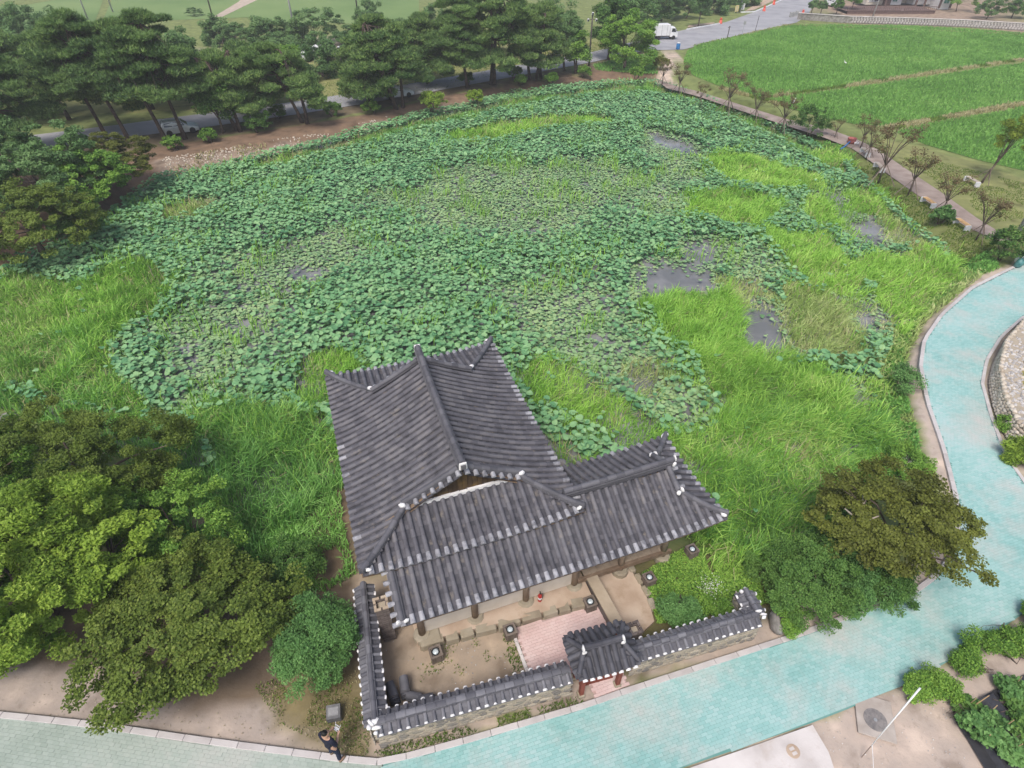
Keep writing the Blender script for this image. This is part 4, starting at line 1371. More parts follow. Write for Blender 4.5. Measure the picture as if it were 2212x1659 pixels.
# ridges
zt = ZE + RISE
rp = [(HW, b, zt + .10 + .16 * (2 * (b - FI) / (DP - BI - FI) - 1) ** 2) for b in np.linspace(FI - .22, DP - BI + .22, 14)]
ridge(mroof, rp, 4, .30, .075)
for b0, sg, k in ((FI, 1, KF), (DP - BI, -1, KB)):
    for side in (-1, 1):
        pts = []
        for t in np.linspace(HW - .12, HW - k - .05, 9):
            a = t if side < 0 else WD - t
            pts.append((a, b0 + sg * .06, zs(b0, t) + .05 + .07 * (1 - (t - (HW - k)) / k)))
        ridge(mroof, pts, 2, .22, .065)
        kn = np.array(pts[-1])
        ac, bc = (0.0 if side < 0 else WD), (0.0 if sg > 0 else DP)
        cor = np.array((ac, bc, ZE + .24 + .02))
        tw = 1 if b0 == FI else kb
        hip = []
        for f in np.linspace(0, 1.0, 10):
            a = (HW - k) * (1 - f) + .03
            bb = (FI if sg > 0 else BI) * (1 - f)
            s_ = bb if sg > 0 else DP - bb
            z = ZE + lift(s_, DP) * (1 - a / HW) + prof(a)
            hip.append((a if side < 0 else WD - a, s_, z + .03 + .10 * f ** 3))
        ridge(mroof, hip, 2, .22, .065)
        # white plaster at the knuckle and the eave corner
        blob(mroof, kn + np.array([0.02 * side, -sg * .12, .08]), (.15, .10, .10), rz=.4 * side)
        blob(mroof, np.array(hip[-1]) + np.array([.1 * -side, .1 * sg, .02]), (.13, .12, .09), rz=.8 * side)
        blob(mroof, np.array(hip[-1]) + np.array([.22 * -side, .02 * sg, -.03]), (.12, .07, .06), rz=.2 * side)
    # gable wall of dark boards with a white plaster footing
    gb = b0 + sg * .06
    z0 = zs(b0, HW - k) - .03
    n = 22
    for i in range(n):
        x0 = HW - k + .1 + (2 * k - .2) * i / n
        x1 = HW - k + .1 + (2 * k - .2) * (i + 1) / n
        xm = (x0 + x1) / 2
        t = min(xm, WD - xm)
        zt_ = zs(b0 + sg * .1, t) - .17
        if zt_ - z0 > .05:
            MB().box((xm, gb + (.006 if i % 2 else 0), (z0 + zt_) / 2), (x1 - x0 - .008, .05, zt_ - z0)).build('gable_board', M['gableboard'], mroof)
    fb = MB()
    for i in range(11):
        x0 = HW - k + .35 + (2 * k - .7) * i / 11
        fb.box((x0 + (2 * k - .7) / 22, gb - sg * .09, z0 + .02 + random.uniform(-.015, .015)), ((2 * k - .7) / 11 + .01, .10, .13), rz=random.uniform(-.03, .03))
    fb.build('plaster_footing', M['plaster'], mroof)
    # ridge end block: white plaster round a dark core
    e = FI - .27 if sg > 0 else DP - BI + .27
    zz = zt + .10 + .17
    MB().box((HW, e, zz + .16), (.30, .07, .34), taper=.9).build('plaster_cap', M['plaster'], mroof, bevel=.03)
    MB().box((HW, e - sg * .05, zz + .15), (.17, .04, .19)).build('ridge_end', M['ridge'], mroof)

# lower wing roof across the front
WL, WR, WB, WDp = .78, 13.08, -1.51, 4.46
HD = WDp / 2
ZW, WRISE, WP = 2.98, 1.18, 1.18
wlen = WR - WL
wl = lambda s: .26 * max(0, (s - WL) / wlen * 2 - 1) ** 3.2 + .03 * max(0, 1 - (s - WL) / wlen * 2) ** 3
wprof = lambda t: WRISE * (max(t, 0) / HD) ** WP + min(t, 0) * .34
WF = lambda s, t: (s, WB + t, ZW + wl(s) * (1 - t / HD) + wprof(t))
WBk = lambda s, t: (s, WB + WDp - t, ZW + wl(s) * (1 - t / HD) + wprof(t))
WE = lambda s, t: (WR - t, WB + s, ZW + .26 * max(.15, abs(2 * s / WDp - 1)) ** 2.2 * (1 - t / HD) + wprof(t))
RI = 1.41
wing = Roof(pav, PW)


def tm_wf(s):
    if s < WD - .1:
        return 1.62
    return HD - .05 if s < WR - RI + .05 else WR - s


wing.slope(WF, WL + .16, WR - .02, tm_wf)
wing.slope(WBk, WD - 1.0, WR - .02, lambda s: HD - .05 if s < WR - RI + .05 else WR - s, eaves=.3)
wing.slope(WE, .02, WDp - .02, lambda s: min(s, WDp - s, RI + .12), eaves=.5)
for k in range(6):      # verge tiles on the left gable end
    t = .05 + k * .3
    p0 = np.array(WF(WL, t))
    z = p0[2] + .03
    wing.eave.append(frame_at((WL - .17, p0[1], z - .05), (WL + .15, p0[1], z)))
for t in (1.5, 1.8, 2.1):
    for sg in (-1, 1):
        b_ = WB + HD + sg * (HD - t)
        z = ZW + wprof(t) + .05
        wing.eave.append(frame_at((WR - RI + .33, b_, z - .03), (WR - RI, b_, z + .02)))
wroof = wing.finish('wing_roof', M['wood'], 300)
zwt = ZW + WRISE
rb = WB + HD
ridge(wroof, [(a, rb, zwt + .05 + .10 * ((a - WD) / (WR - RI - WD)) ** 2) for a in np.linspace(WD - .55, WR - RI + .18, 10)], 4, .28, .07)
for sg in (-1, 1):
    pts = [(WR - RI - .05, rb + sg * (HD - t), ZW + wl(WR - RI) * (1 - t / HD) + wprof(t) + .05 + .05 * (1 - (t - RI) / (HD - RI))) for t in np.linspace(HD - .1, RI - .12, 6)]
    ridge(wroof, pts, 3, .22, .06)
    kn = np.array(pts[-1])
    hip = []
    for f in np.linspace(0, 1, 9):
        a = RI * (1 - f) + .03
        hip.append((WR - a, rb + sg * (HD - a), ZW + .26 * (1 - a / HD) * f ** 1.5 + wprof(a) + .06 + .08 * f ** 3))
    ridge(wroof, hip, 2, .22, .06)
    blob(wroof, kn + np.array([-.02, sg * .08, .05]), (.12, .09, .10), rz=.5)
    blob(wroof, kn + np.array([.13, sg * .02, .12]), (.05, .12, .12), rz=.3)
    blob(wroof, np.array(hip[-1]) + np.array([-.16, -sg * .05, -.02]), (.15, .10, .09), rz=sg * .7)
    blob(wroof, np.array(hip[-1]) + np.array([-.02, -sg * .10, .06]), (.06, .07, .08))
blob(wroof, (WR - RI + .22, rb, zwt + .38), (.05, .12, .16))
blob(wroof, (WR - RI + .16, rb - .14, zwt + .2), (.10, .07, .14))
MB().box((WR - RI + .05, rb, zwt - .22), (.05, 1.1, .34)).build('gable_board', M['gableboard'], wroof)
# verge ridge on the left
ridge(wroof, [(WL + .13, WB + t, ZW + wprof(t) + .03) for t in np.linspace(.08, 1.5, 5)], 2, .30, .055)
blob(wroof, (WL + .02, WB + .06, ZW + .12), (.09, .06, .13), rz=.3)
blob(wroof, (WL + .28, WB + .05, ZW + .1), (.12, .06, .09), rz=.2)
blob(wroof, (WL + .12, WB + 1.48, ZW + .75), (.15, .05, .07), rz=.2)

# body below the roofs: timber columns on foot stones, beams, plaster panels, floor
FZ = .32
cols = [(a, b) for a in (1.15, 3.0, 4.9, 6.75) for b in (1.1, 3.6, 6.2, 8.8)] + [(a, b) for a in (1.5, 3.5, 5.5, 7.5, 9.5, 11.4) for b in (-.55, 1.95)]
for a, b in cols:
    low_ = (b < 0 or a > 7)
    top = 3.0 if low_ else 3.75
    MB().lathe([(.13, FZ), (.12, top)], 10, (a, b, 0)).build('column', M['palewood'] if low_ else M['wood'], pav, shade=True)
    MB().lathe([(.34, .05), (.33, FZ - .04), (.26, FZ + .02)], 11, (a, b, 0)).build('foot_stone', M['granite'], pav)
for a0, b0, a1, b1, z in ((1.15, 1.1, 1.15, 8.8, 3.45), (6.75, 1.1, 6.75, 8.8, 3.45), (1.15, 8.8, 6.75, 8.8, 3.45), (1.5, -.55, 11.9, -.55, 2.62), (7.5, 1.95, 11.9, 1.95, 2.62), (11.4, -.95, 11.4, 2.4, 2.74), (9.5, -.55, 9.5, 1.95, 2.74)):
    MB().bar((a0, b0, z), (a1, b1, z), .16, .24).build('beam', M['palewood'] if z < 3 else M['wood'], pav)
for a0, b0, a1, b1, zb in ((1.15, 1.1, 1.15, 8.8, 3.3), (6.75, 1.1, 6.75, 8.8, 3.3), (1.15, 8.8, 6.75, 8.8, 3.3), (1.5, -.5, 7.5, -.5, 2.5), (1.5, -.5, 1.5, 1.9, 2.5)):
    MB().bar((a0, b0, (zb + FZ) / 2), (a1, b1, (zb + FZ) / 2), .08, zb - FZ).build('wall_panel', M['panel'], pav)
for i in range(8):      # rafters under the wing's front eave
    pass
rb_ = MB()
for i in range(38):
    a = WL + .4 + i * .32
    if a < WR - 1.9:
        rb_.bar((a, WB + .12, ZW + wl(a) - .29), (a, WB + 1.7, ZW + .42), .085)
rb_.build('rafters', M['palewood'], pav, kind='stuff')
MB().bar((11.35, -1.2, 2.55), (11.35, -.4, 2.62), .2, .26).build('beam', M['palewood'], pav)
for k in range(12):
    MB().box((8.05 + k * .3, .7, FZ + .30), (.292, 2.5, .07)).build('floor_board', M['palewood'], pav)
MB().bar((7.6, -.62, FZ + .22), (11.7, -.62, FZ + .22), .12, .2).build('floor_beam', M['wood'], pav)

# terrace of tamped clay with edging stones
def L2(pts):
    return [loc2w(a, b)[:2] for a, b in pts]


terr = [(1.25, -.80), (3.2, -.98), (5.0, -1.16), (6.5, -1.25), (7.95, -1.32), (8.0, 1.9), (7.2, 2.0), (7.2, 9.4), (.7, 9.4), (.7, .6), (1.25, .5)]
tb = MB()
tb.prism(L2(terr), -.15, .27)
terrace = tb.build('terrace', M['clay'], None, kind='structure')
x = 1.3
while x < 7.9:
    wst = random.uniform(.45, 1.1)
    f = (x - 1.25) / 6.7
    b_ = -.84 - .50 * f ** .8
    p = loc2w(x + wst / 2, b_ - .02, 0)
    bb = MB().box((0, 0, 0), (wst - .03, random.uniform(.26, .42), .36), taper=.93)
    o = bb.build('edging_stone', M['granite'], terrace, bevel=.03)
    o.location = (p[0], p[1], .09)
    o.rotation_euler = (random.uniform(-.03, .03), random.uniform(-.03, .03), TH - .06 + random.uniform(-.05, .05))
    x += wst
for a, b, s in ((1.75, -.75, (.85, .62, .4)), (7.0, 10.5, (1.5, 1.2, .9)), (3.0, 10.6, (1.6, 1.2, .9))):
    o = MB().box((0, 0, 0), s, taper=.9).build('stepping_stone' if b < 0 else 'foundation_stone', M['granite'], terrace, bevel=.06)
    p = loc2w(a, b)
    o.location = (p[0], p[1], .12 if b < 0 else -.35)
    o.rotation_euler = (0, 0, TH)
fb_ = MB().prism(L2([(.6, .5), (7.4, .5), (7.4, 9.9), (.6, 9.9)]), -1.3, -.16)
fb_.build('foundation', M['granite'], terrace)
ea = MB().prism(L2([(8.35, -.15), (9.7, .05), (9.95, -.45), (10.0, -1.3), (9.95, -2.1), (9.75, -2.85), (8.8, -3.2), (8.4, -3.3)]), -.12, .10)
ea.build('earth_platform', M['clay'], None, kind='structure')
x = 0
for a, b, wst in ((9.9, .0, .5), (10.03, -.5, .55), (10.08, -1.1, .5), (10.08, -1.65, .5), (10.02, -2.2, .5)):
    p = loc2w(a, b)
    o = MB().box((0, 0, 0), (wst, .28, .3), taper=.9).build('edging_stone', M['granite'], terrace, bevel=.04)
    o.location = (p[0], p[1], .02)
    o.rotation_euler = (0, 0, TH + R(90) + random.uniform(-.1, .1))
# pink paved court and the strip through the gate
PINK = np.array(L2([(4.78, -1.3), (8.12, -1.52), (8.1, -2.6), (7.9, -3.62), (7.75, -4.55), (6.55, -4.62), (6.45, -3.62), (4.72, -3.55)]))
lay('courtyard_paving', PINK, TH, M['pink_paver'], M['pink_bed'], 300, ztop=.02, pl=.222, pw=.111, parent_z=-.02)
ke = group_empty('courtyard_kerb')
for k in range(4):
    p = loc2w(4.66, -1.6 - k * .5)
    o = MB().box((0, 0, 0), (.12, .49, .2)).build('kerb_stone', M['concrete'], ke, bevel=.01)
    o.location = (p[0], p[1], -.04)
    o.rotation_euler = (0, 0, TH)
# low clay capped wall
lw = thing('low_wall', 'low straight mud wall with a smooth tan top beside the pink paving', 'wall', loc2w(8.22, -1.75), TH + R(2))
MB().box((0, 0, .27), (.34, 2.6, .54)).build('wall_core', M['brick'], lw)
MB().box((0, 0, .585), (.46, 2.66, .09)).build('coping', mat('mud_cap', [(0.36, 0.29, 0.21), (0.43, 0.355, 0.265)], 0.95, 1.5, 8, 0, 0.2, 12, coord='World'), lw, bevel=.015)

# ------------------------------------------------------------------ tiled courtyard walls
STONES = []
for k in range(7):
    n = random.choice((7, 8, 9))
    V, F = [], []
    rad = [random.uniform(.82, 1.08) for _ in range(n)]
    for f, dpt in ((1.0, 0.0), (.86, .75), (.45, 1.0)):
        for i in range(n):
            t = 2 * math.pi * i / n + .2
            V.append((math.cos(t) * rad[i] * f * .5, -dpt, math.sin(t) * rad[i] * f * .5))
    for q in range(2):
        for i in range(n):
            F.append((q * n + i, q * n + (i + 1) % n, (q + 1) * n + (i + 1) % n, (q + 1) * n + i))
    F.append(tuple(range(2 * n, 3 * n)))
    STONES.append(MB().add(V, F, 0.0).mesh('stone', shade=False))
    STONES[-1].materials.append(M['wallstone'])


def stones(parent, p, q, z0, z1, off, lim=200):
    """Courses of rubble stones on the side of the line p-q (local coordinates) that off points to."""
    p, q = np.array(p), np.array(q)
    d = q - p
    L = np.hypot(*d)
    d = d / L
    n = np.array([d[1], -d[0]])
    if off < 0:
        n = -n
    c = 0
    z = z0
    while z < z1 - .08:
        hh = random.uniform(.14, .23)
        hh = min(hh, z1 - z)
        x = random.uniform(0, .1)
        while x < L - .12:
            w_ = random.uniform(.18, .46)
            w_ = min(w_, L - x)
            o = bpy.data.objects.new('stone', random.choice(STONES))
            COL.objects.link(o)
            o.parent = parent
            pt = p + d * (x + w_ / 2) + n * (abs(off) - .012)
            o.location = (pt[0], pt[1], z + hh / 2)
            ang = math.atan2(d[1], d[0]) + (0 if off > 0 else math.pi)
            o.rotation_euler = (0, random.uniform(-.15, .15), ang)
            o.scale = (w_ * .98, random.uniform(.03, .06), hh * 1.0)
            x += w_ + .01
            c += 1
            if c >= lim:
                return
        z += hh + .012


def coping(parent, p, q, zt, world, sides=(1, -1), m='newtile', pitch=.272, flat=False, capend=True, eav=.36):
    """Two short tiled slopes and a ridge along p-q, plaster on the tile ends."""
    p, q = np.array(p), np.array(q)
    d = q - p
    L = np.hypot(*d)
    d /= L
    n = np.array([d[1], -d[0]])
    cov, b = [], MB()
    ze = zt - .34
    for sd in sides:
        k = int(L / pitch)
        for i in range(k):
            s = (i + .5) * L / k
            c = p + d * s
            e = c + n * sd * eav
            t = c + n * sd * .06
            mm = frame_at((e[0], e[1], ze + .05), (t[0], t[1], ze + .17))
            cov.append(mm)
            pe = MB()
            V, F = [], []
            for j in range(7):
                a = math.pi * j / 6
                V.append((-.066 * math.cos(a), -.02, .062 * math.sin(a)))
                V.append((-.055 * math.cos(a), .035, .066 * math.sin(a)))
            F.append(tuple(range(12, -1, -2)))
            for j in range(6):
                F.append((j * 2, j * 2 + 2, j * 2 + 3, j * 2 + 1))
            if 'plend' not in _shared:
                me = MB().add(V, F, 0.0).mesh('plaster_end')
                me.materials.append(M['plaster'])
                _shared['plend'] = me
            o = bpy.data.objects.new('plaster_end', _shared['plend'])
            COL.objects.link(o)
            o.parent = parent
            jit = Matrix.Scale(random.uniform(.85, 1.25), 4)
            o.matrix_basis = Matrix(mm.tolist()) @ jit
        # stepped trough tiles between the covers
        for lay_ in range(2):
            f0, f1 = (eav + .01, .20) if lay_ == 0 else (.22, .05)
            zz0, zz1 = (ze - .01, ze + .07) if lay_ == 0 else (ze + .075, ze + .15)
            a0, a1 = p + n * sd * f0, q + n * sd * f0
            c0, c1 = p + n * sd * f1, q + n * sd * f1
            b.add([(*a0, zz0), (*a1, zz0), (*c1, zz1), (*c0, zz1), (*a0, zz0 - .03), (*a1, zz0 - .03), (*c1, zz1 - .05), (*c0, zz1 - .05)],
                  [(0, 1, 2, 3), (7, 6, 5, 4), (0, 4, 5, 1), (1, 5, 6, 2), (2, 6, 7, 3), (3, 7, 4, 0)])
    b.build('coping_bed', M[m], parent)
    place_tiles(cov, 'coping', 'coping_tile', M[m], parent, world, 300)
    # ridge: courses of flat tiles, then round caps
    nn = max(2, round(L / .31))
    for i in range(nn):
        s = (i + .5) * L / nn
        c = p + d * s
        for lay_, (ww, zz) in enumerate(((.235, ze + .19), (.205, ze + .245))):
            MB().box((0, 0, 0), (L / nn - .008, ww, .05)).build('ridge_tile', M[m], parent, M=Matrix.Translation((c[0], c[1], zz)) @ Matrix.Rotation(math.atan2(d[1], d[0]) + random.uniform(-.02, .02), 4, 'Z'))
    caps = []
    for i in range(nn):
        s0_, s1_ = i * L / nn, (i + 1) * L / nn
        a, e = p + d * s0_, p + d * s1_
        mm = frame_at((a[0], a[1], ze + .265), (e[0], e[1], ze + .265))
        if flat:
            mm[:3, 2] *= .45
            mm[:3, 0] *= 1.15
        caps.append(mm)
    place_tiles(caps, 'smallcap', 'ridge_tile', M[m], parent, world, 300)


RZW = 1.64
cA = np.array(G2(809, 1556, RZW))           # front left corner of the court
gL = np.array(G2(1232, 1441, RZW))          # left of the gate
gR = np.array(G2(1372, 1398, RZW))          # right of the gate
cB = np.array(G2(1640, 1321, RZW))          # front right corner
cBk = np.array(G2(1611, 1268, RZW))         # end of the return
cL = np.array(G2(783, 1255, RZW))           # left wall, inner end under the eave
w1 = thing('courtyard_wall', 'rubble stone wall with white tipped tile coping running from the gate round the left corner', 'wall')
w2 = thing('courtyard_wall', 'shorter tile-capped rubble stone wall between the gate and the leafy right bushes', 'wall')
I4 = np.eye(4)
for par, a, b, fl, offs in ((w1, cA, gL, True, (1,)), (w1, cL, cA, False, (1, -1)), (w2, gR, cB, False, (1,)), (w2, cB, cBk, False, (1, -1))):
    d = (b - a) / np.hypot(*(b - a))
    MB().bar((*a, (RZW - .36) / 2 - .05), (*b, (RZW - .36) / 2 - .05), .40, RZW - .26).build('wall_core', M['mortar'], par)
    coping(par, a, b, RZW, I4, flat=fl)
    for of in offs:
        stones(par, a - d * .15, b + d * .15, -.02, RZW - .38, of * .2, 170)
dl = (cA - cL) / np.hypot(*(cA - cL))
for c, s in ((cA, (.16, .1, .08)), (cA - dl * -.16, (.2, .07, .06)), (cA + dl * .34, (.08, .07, .07)), (cA - np.array([.12, .05]), (.07, .16, .07)), (cA + dl * .2 - np.array([.2, 0]), (.08, .1, .06))):
    blob(w1, (c[0], c[1], RZW + random.uniform(-.14, .0)), s, rz=random.uniform(0, 1))
for c, s in ((cB + (.0, .02), (.14, .06, .07)), (cB + (.1, -.2), (.07, .1, .07)), (cB + (.15, -.05), (.06, .14, .07)), (cBk, (.1, .07, .09)), (cBk + (-.15, -.1), (.07, .09, .08))):
    blob(w2, (c[0], c[1], RZW + random.uniform(-.14, .0)), s, rz=random.uniform(0, 2))

# ------------------------------------------------------------------ gate
gd = np.array(G2(1345, 1377, 2.6)) - np.array(G2(1258.6, 1400, 2.6))
gang = math.atan2(gd[1], gd[0])
gc = (np.array(G2(1345, 1377, 2.6)) + np.array(G2(1258.6, 1400, 2.6))) / 2
gate = thing('gate', 'small tile roofed wooden gate with red posts in the courtyard wall', 'gate', (gc[0], gc[1], 0), gang)
GW = np.array(Matrix.Translation((gc[0], gc[1], 0)) @ Matrix.Rotation(gang, 4, 'Z'))
ghl, ghw, gze, gzr = 1.06, .72, 2.12, 2.52
gr = Roof(gate, GW)
gz = lambda s, t: gze + .10 * abs(s / ghl) ** 3 * (1 - t / ghw) + (gzr - gze) * (max(t, 0) / ghw) ** 1.1 + min(t, 0) * .4
GFr = lambda s, t: (s, -ghw + t, gz(s, t))
GBk = lambda s, t: (s, ghw - t, gz(s, t))
GE1 = lambda s, t: (ghl - t, s, gze + .10 * (abs(s) / ghw) ** 2 * (1 - t / .5) + (gzr - gze) * (max(t, 0) / ghw) ** 1.1 + min(t, 0) * .4)
GE2 = lambda s, t: (-ghl + t, s, GE1(s, t)[2])
tmg = lambda s: min(ghw - .03, ghl - abs(s))
gr.slope(GFr, -ghl + .03, ghl - .03, tmg, pitch=.235, thick=.08)
gr.slope(GBk, -ghl + .03, ghl - .03, tmg, pitch=.235, thick=.08)
for ge in (GE1, GE2):
    gr.slope(ge, -ghw + .03, ghw - .03, lambda s: min(ghw - abs(s), .5), pitch=.235, thick=.08)
groof = gr.finish('gate_roof', M['redwood'], 300, 'darktile', 'darktile', 'darktile')
for i in range(8):
    s = -ghl + .22 + i * (2 * ghl - .44) / 7
    o = bpy.data.objects.new('plaster_end', _shared['plend'])
    COL.objects.link(o)
    o.parent = groof
    mm = frame_at(GFr(s, -.085), GFr(s, .2))
    o.matrix_basis = Matrix(mm.tolist()) @ Matrix.Scale(1.35, 4)
ridge(groof, [(x_, 0, gzr - .02 + .05 * (x_ / .7) ** 2) for x_ in np.linspace(-.66, .66, 6)], 3, .20, .05, 'smallcap', 'darktile')
for sx in (-1, 1):
    for sy in (-1, 1):
        hip = [(sx * (.62 + f * .36), sy * f * .58, gz(0, ghw - f * .6) + .02 + .05 * f ** 2) for f in np.linspace(0, 1, 5)]
        ridge(groof, hip, 1, .16, .05, 'smallcap', 'darktile')
    blob(groof, (sx * .68, -.06, gzr + .15), (.05, .13, .14), rz=.1 * sx)
    blob(groof, (sx * .66, -.14, gzr + .03), (.10, .05, .07))
for sx in (-1, 1):
    for y in (-.30, .30):
        MB().box((sx * .66, y - .05, 1.05), (.14, .14, 2.14)).build('post', M['redwood'], gate)
        MB().box((sx * .66, y - .05, .02), (.26, .26, .14), taper=.85).build('post_base', M['granite'], gate, bevel=.02)
    # open leaf folded inwards
    lf = MB().box((sx * .60, .42, 1.0), (.05, .62, 1.75)).build('door_leaf', M['redwood'], gate)
    for z in (.5, 1.1, 1.6):
        MB().box((sx * .57, .42, z), (.03, .6, .09)).build('ledge', M['wood'], lf)
MB().box((0, -.35, 1.98), (1.7, .14, .16)).build('lintel', M['redwood'], gate)
MB().box((0, .25, 1.98), (1.7, .14, .16)).build('lintel', M['redwood'], gate)
MB().box((0, -.05, .03), (1.2, .14, .10)).build('threshold', M['redwood'], gate)

# ------------------------------------------------------------------ brick chimneys


def chimney(a, b, h, w, label, z0=0.0, rz=0.0, flare=False):
    p = loc2w(a, b)
    t = thing('chimney', label, 'chimney', (p[0], p[1], z0), TH + rz)
    bl, bw, bh = .20, .095, .062
    bm = MB().box((0, 0, 0), (bl - .012, bw, bh - .010), r=0.0).mesh('brick')
    bm.materials.append(M['brick'])
    hm = MB().box((0, 0, 0), (w / 2 - .012, bw, bh - .010), r=0.0).mesh('brick')
    hm.materials.append(M['brick'])
    MB().box((0, 0, h / 2), (w - .09, w - .09, h - .3)).build('mortar_core', M['mortar'], t)
    n = int(h / bh)
    for k in range(n):
        z = (k + .5) * bh
        for side in range(4):
            ang = side * math.pi / 2
            for x in ((-w / 4, w / 4) if k % 2 else (-w / 2 + w / 8, 0, w / 2 - w / 8)):
                lx, ly = x, -(w / 2 - bw / 2)
                sx = 1.0 if (k % 2 or x == 0) else .5
                o = bpy.data.objects.new('brick', hm)
                COL.objects.link(o)
                o.parent = t
                o.location = (lx * math.cos(ang) - ly * math.sin(ang), lx * math.sin(ang) + ly * math.cos(ang), z)
                o.rotation_euler = (0, 0, ang + random.uniform(-.015, .015))
                o.scale = (sx * (1 - .35 * (side % 2)), 1, 1)
    for side in range(4):
        ang = side * math.pi / 2
        for x in (-w / 3.2, w / 3.2):
            o = MB().box((0, 0, 0), (w * .5, .085, .055)).build('cap_brick', M['palebrick' if not flare else 'brick'], t)
            lx, ly = x, -(w / 2 - .02)
            o.location = (lx * math.cos(ang) - ly * math.sin(ang), lx * math.sin(ang) + ly * math.cos(ang), n * bh + .03 + .004 * side)
            o.rotation_euler = (0, 0, ang + random.uniform(-.05, .05))
    return t


chimney(.36, -.05, 2.22, .46, 'tall brick chimney with a pale square rim squeezed between roof and left wall')
chimney(8.55, -3.28, 1.05, .42, 'short dark brick chimney right behind the gate roof', .1, flare=True)

# ------------------------------------------------------------------ trees, shrubs, hedges
def leaf_geo(C, size, up=1.0, outw=None, aspect=.5, jit=.8):
    """Rhombic leaves centred at C."""
    n = len(C)
    N = rng.normal(0, jit, (n, 3))
    N[:, 2] += up
    if outw is not None:
        N += outw
    N /= np.linalg.norm(N, axis=1)[:, None]
    T = rng.normal(0, 1, (n, 3))
    T -= (T * N).sum(1)[:, None] * N
    T /= np.linalg.norm(T, axis=1)[:, None]
    B = np.cross(N, T)
    s = size * rng.uniform(.65, 1.3, n)[:, None]
    V = np.empty((n, 4, 3))
    V[:, 0] = C - T * s * .5
    V[:, 1] = C + B * s * aspect * .5 - N * s * .05
    V[:, 2] = C + T * s * .5
    V[:, 3] = C - B * s * aspect * .5 - N * s * .05
    F = np.arange(n * 4).reshape(n, 4)
    return V.reshape(-1, 3), F


def needle_geo(C, size, n_per=5):
    """Small brushes of upright needles at C: thin triangles fanning out."""
    n = len(C) * n_per
    c = np.repeat(C, n_per, 0)
    D = rng.normal(0, .75, (n, 3))
    D[:, 2] = np.abs(D[:, 2]) * .7 + .35
    D /= np.linalg.norm(D, axis=1)[:, None]
    X = np.cross(D, rng.normal(0, 1, (n, 3)))
    X /= np.linalg.norm(X, axis=1)[:, None]
    s = (size * rng.uniform(.6, 1.25, n))[:, None]
    V = np.empty((n, 3, 3))
    V[:, 0] = c - X * s * .12
    V[:, 1] = c + X * s * .12
    V[:, 2] = c + D * s
    return V.reshape(-1, 3), np.arange(n * 3).reshape(n, 3)


def crown_mesh(clumps, nleaf, size, flat, kind='leaf', aspect=.5, up=1.0):
    """clumps: (m,4) centre and radius, local. Returns a mesh with per-clump and per-leaf variation."""
    m = len(clumps)
    cen = clumps[:, :3].mean(0)
    idx = np.repeat(np.arange(m), nleaf)
    c = clumps[idx]
    d = rng.normal(0, 1, (len(idx), 3))
    d /= np.linalg.norm(d, axis=1)[:, None]
    d *= rng.random(len(idx))[:, None] ** .45
    d[:, 2] *= flat
    C = c[:, :3] + d * c[:, 3:4]
    crnd = rng.random(m)
    if kind == 'needle':
        V, F = needle_geo(C, size)
        r = np.repeat(np.clip(.4 * crnd[idx] + .6 * rng.random(len(idx)), 0, .999), 15)
    else:
        outw = (C - cen)
        outw /= np.linalg.norm(outw, axis=1)[:, None] + 1e-6
        V, F = leaf_geo(C, size, up, outw * .5, aspect)
        r = np.repeat(np.clip(.45 * crnd[idx] + .55 * rng.random(len(idx)), 0, .999), 4)
    return mesh_np('crown', V, F, rnd=r)


def ell_clumps(n, rx, ry, rz, rc, zc, inner=.45, seed=0, low=-.55, ex=0.0, ey=0.0, lob=.28):
    r = np.random.default_rng(seed)
    D = r.normal(0, 1, (n * 4, 3))
    D /= np.linalg.norm(D, axis=1)[:, None]
    D = D[D[:, 2] > low][:n]
    ph = r.uniform(0, 6.28, 6)
    az = np.arctan2(D[:, 1], D[:, 0])
    wob = 1 + lob * (.6 * np.sin(3 * az + ph[0] + 2 * D[:, 2]) + .5 * np.sin(5 * az + ph[1]) * np.cos(3 * D[:, 2] + ph[2]))
    f = (inner + (1 - inner) * r.random(len(D)) ** .45) * wob
    P = D * f[:, None] * np.array([rx, ry, rz])
    P[:, 2] += zc
    P[:, 0] += ex
    P[:, 1] += ey
    return np.column_stack([P, rc * r.uniform(.65, 1.3, len(D))])


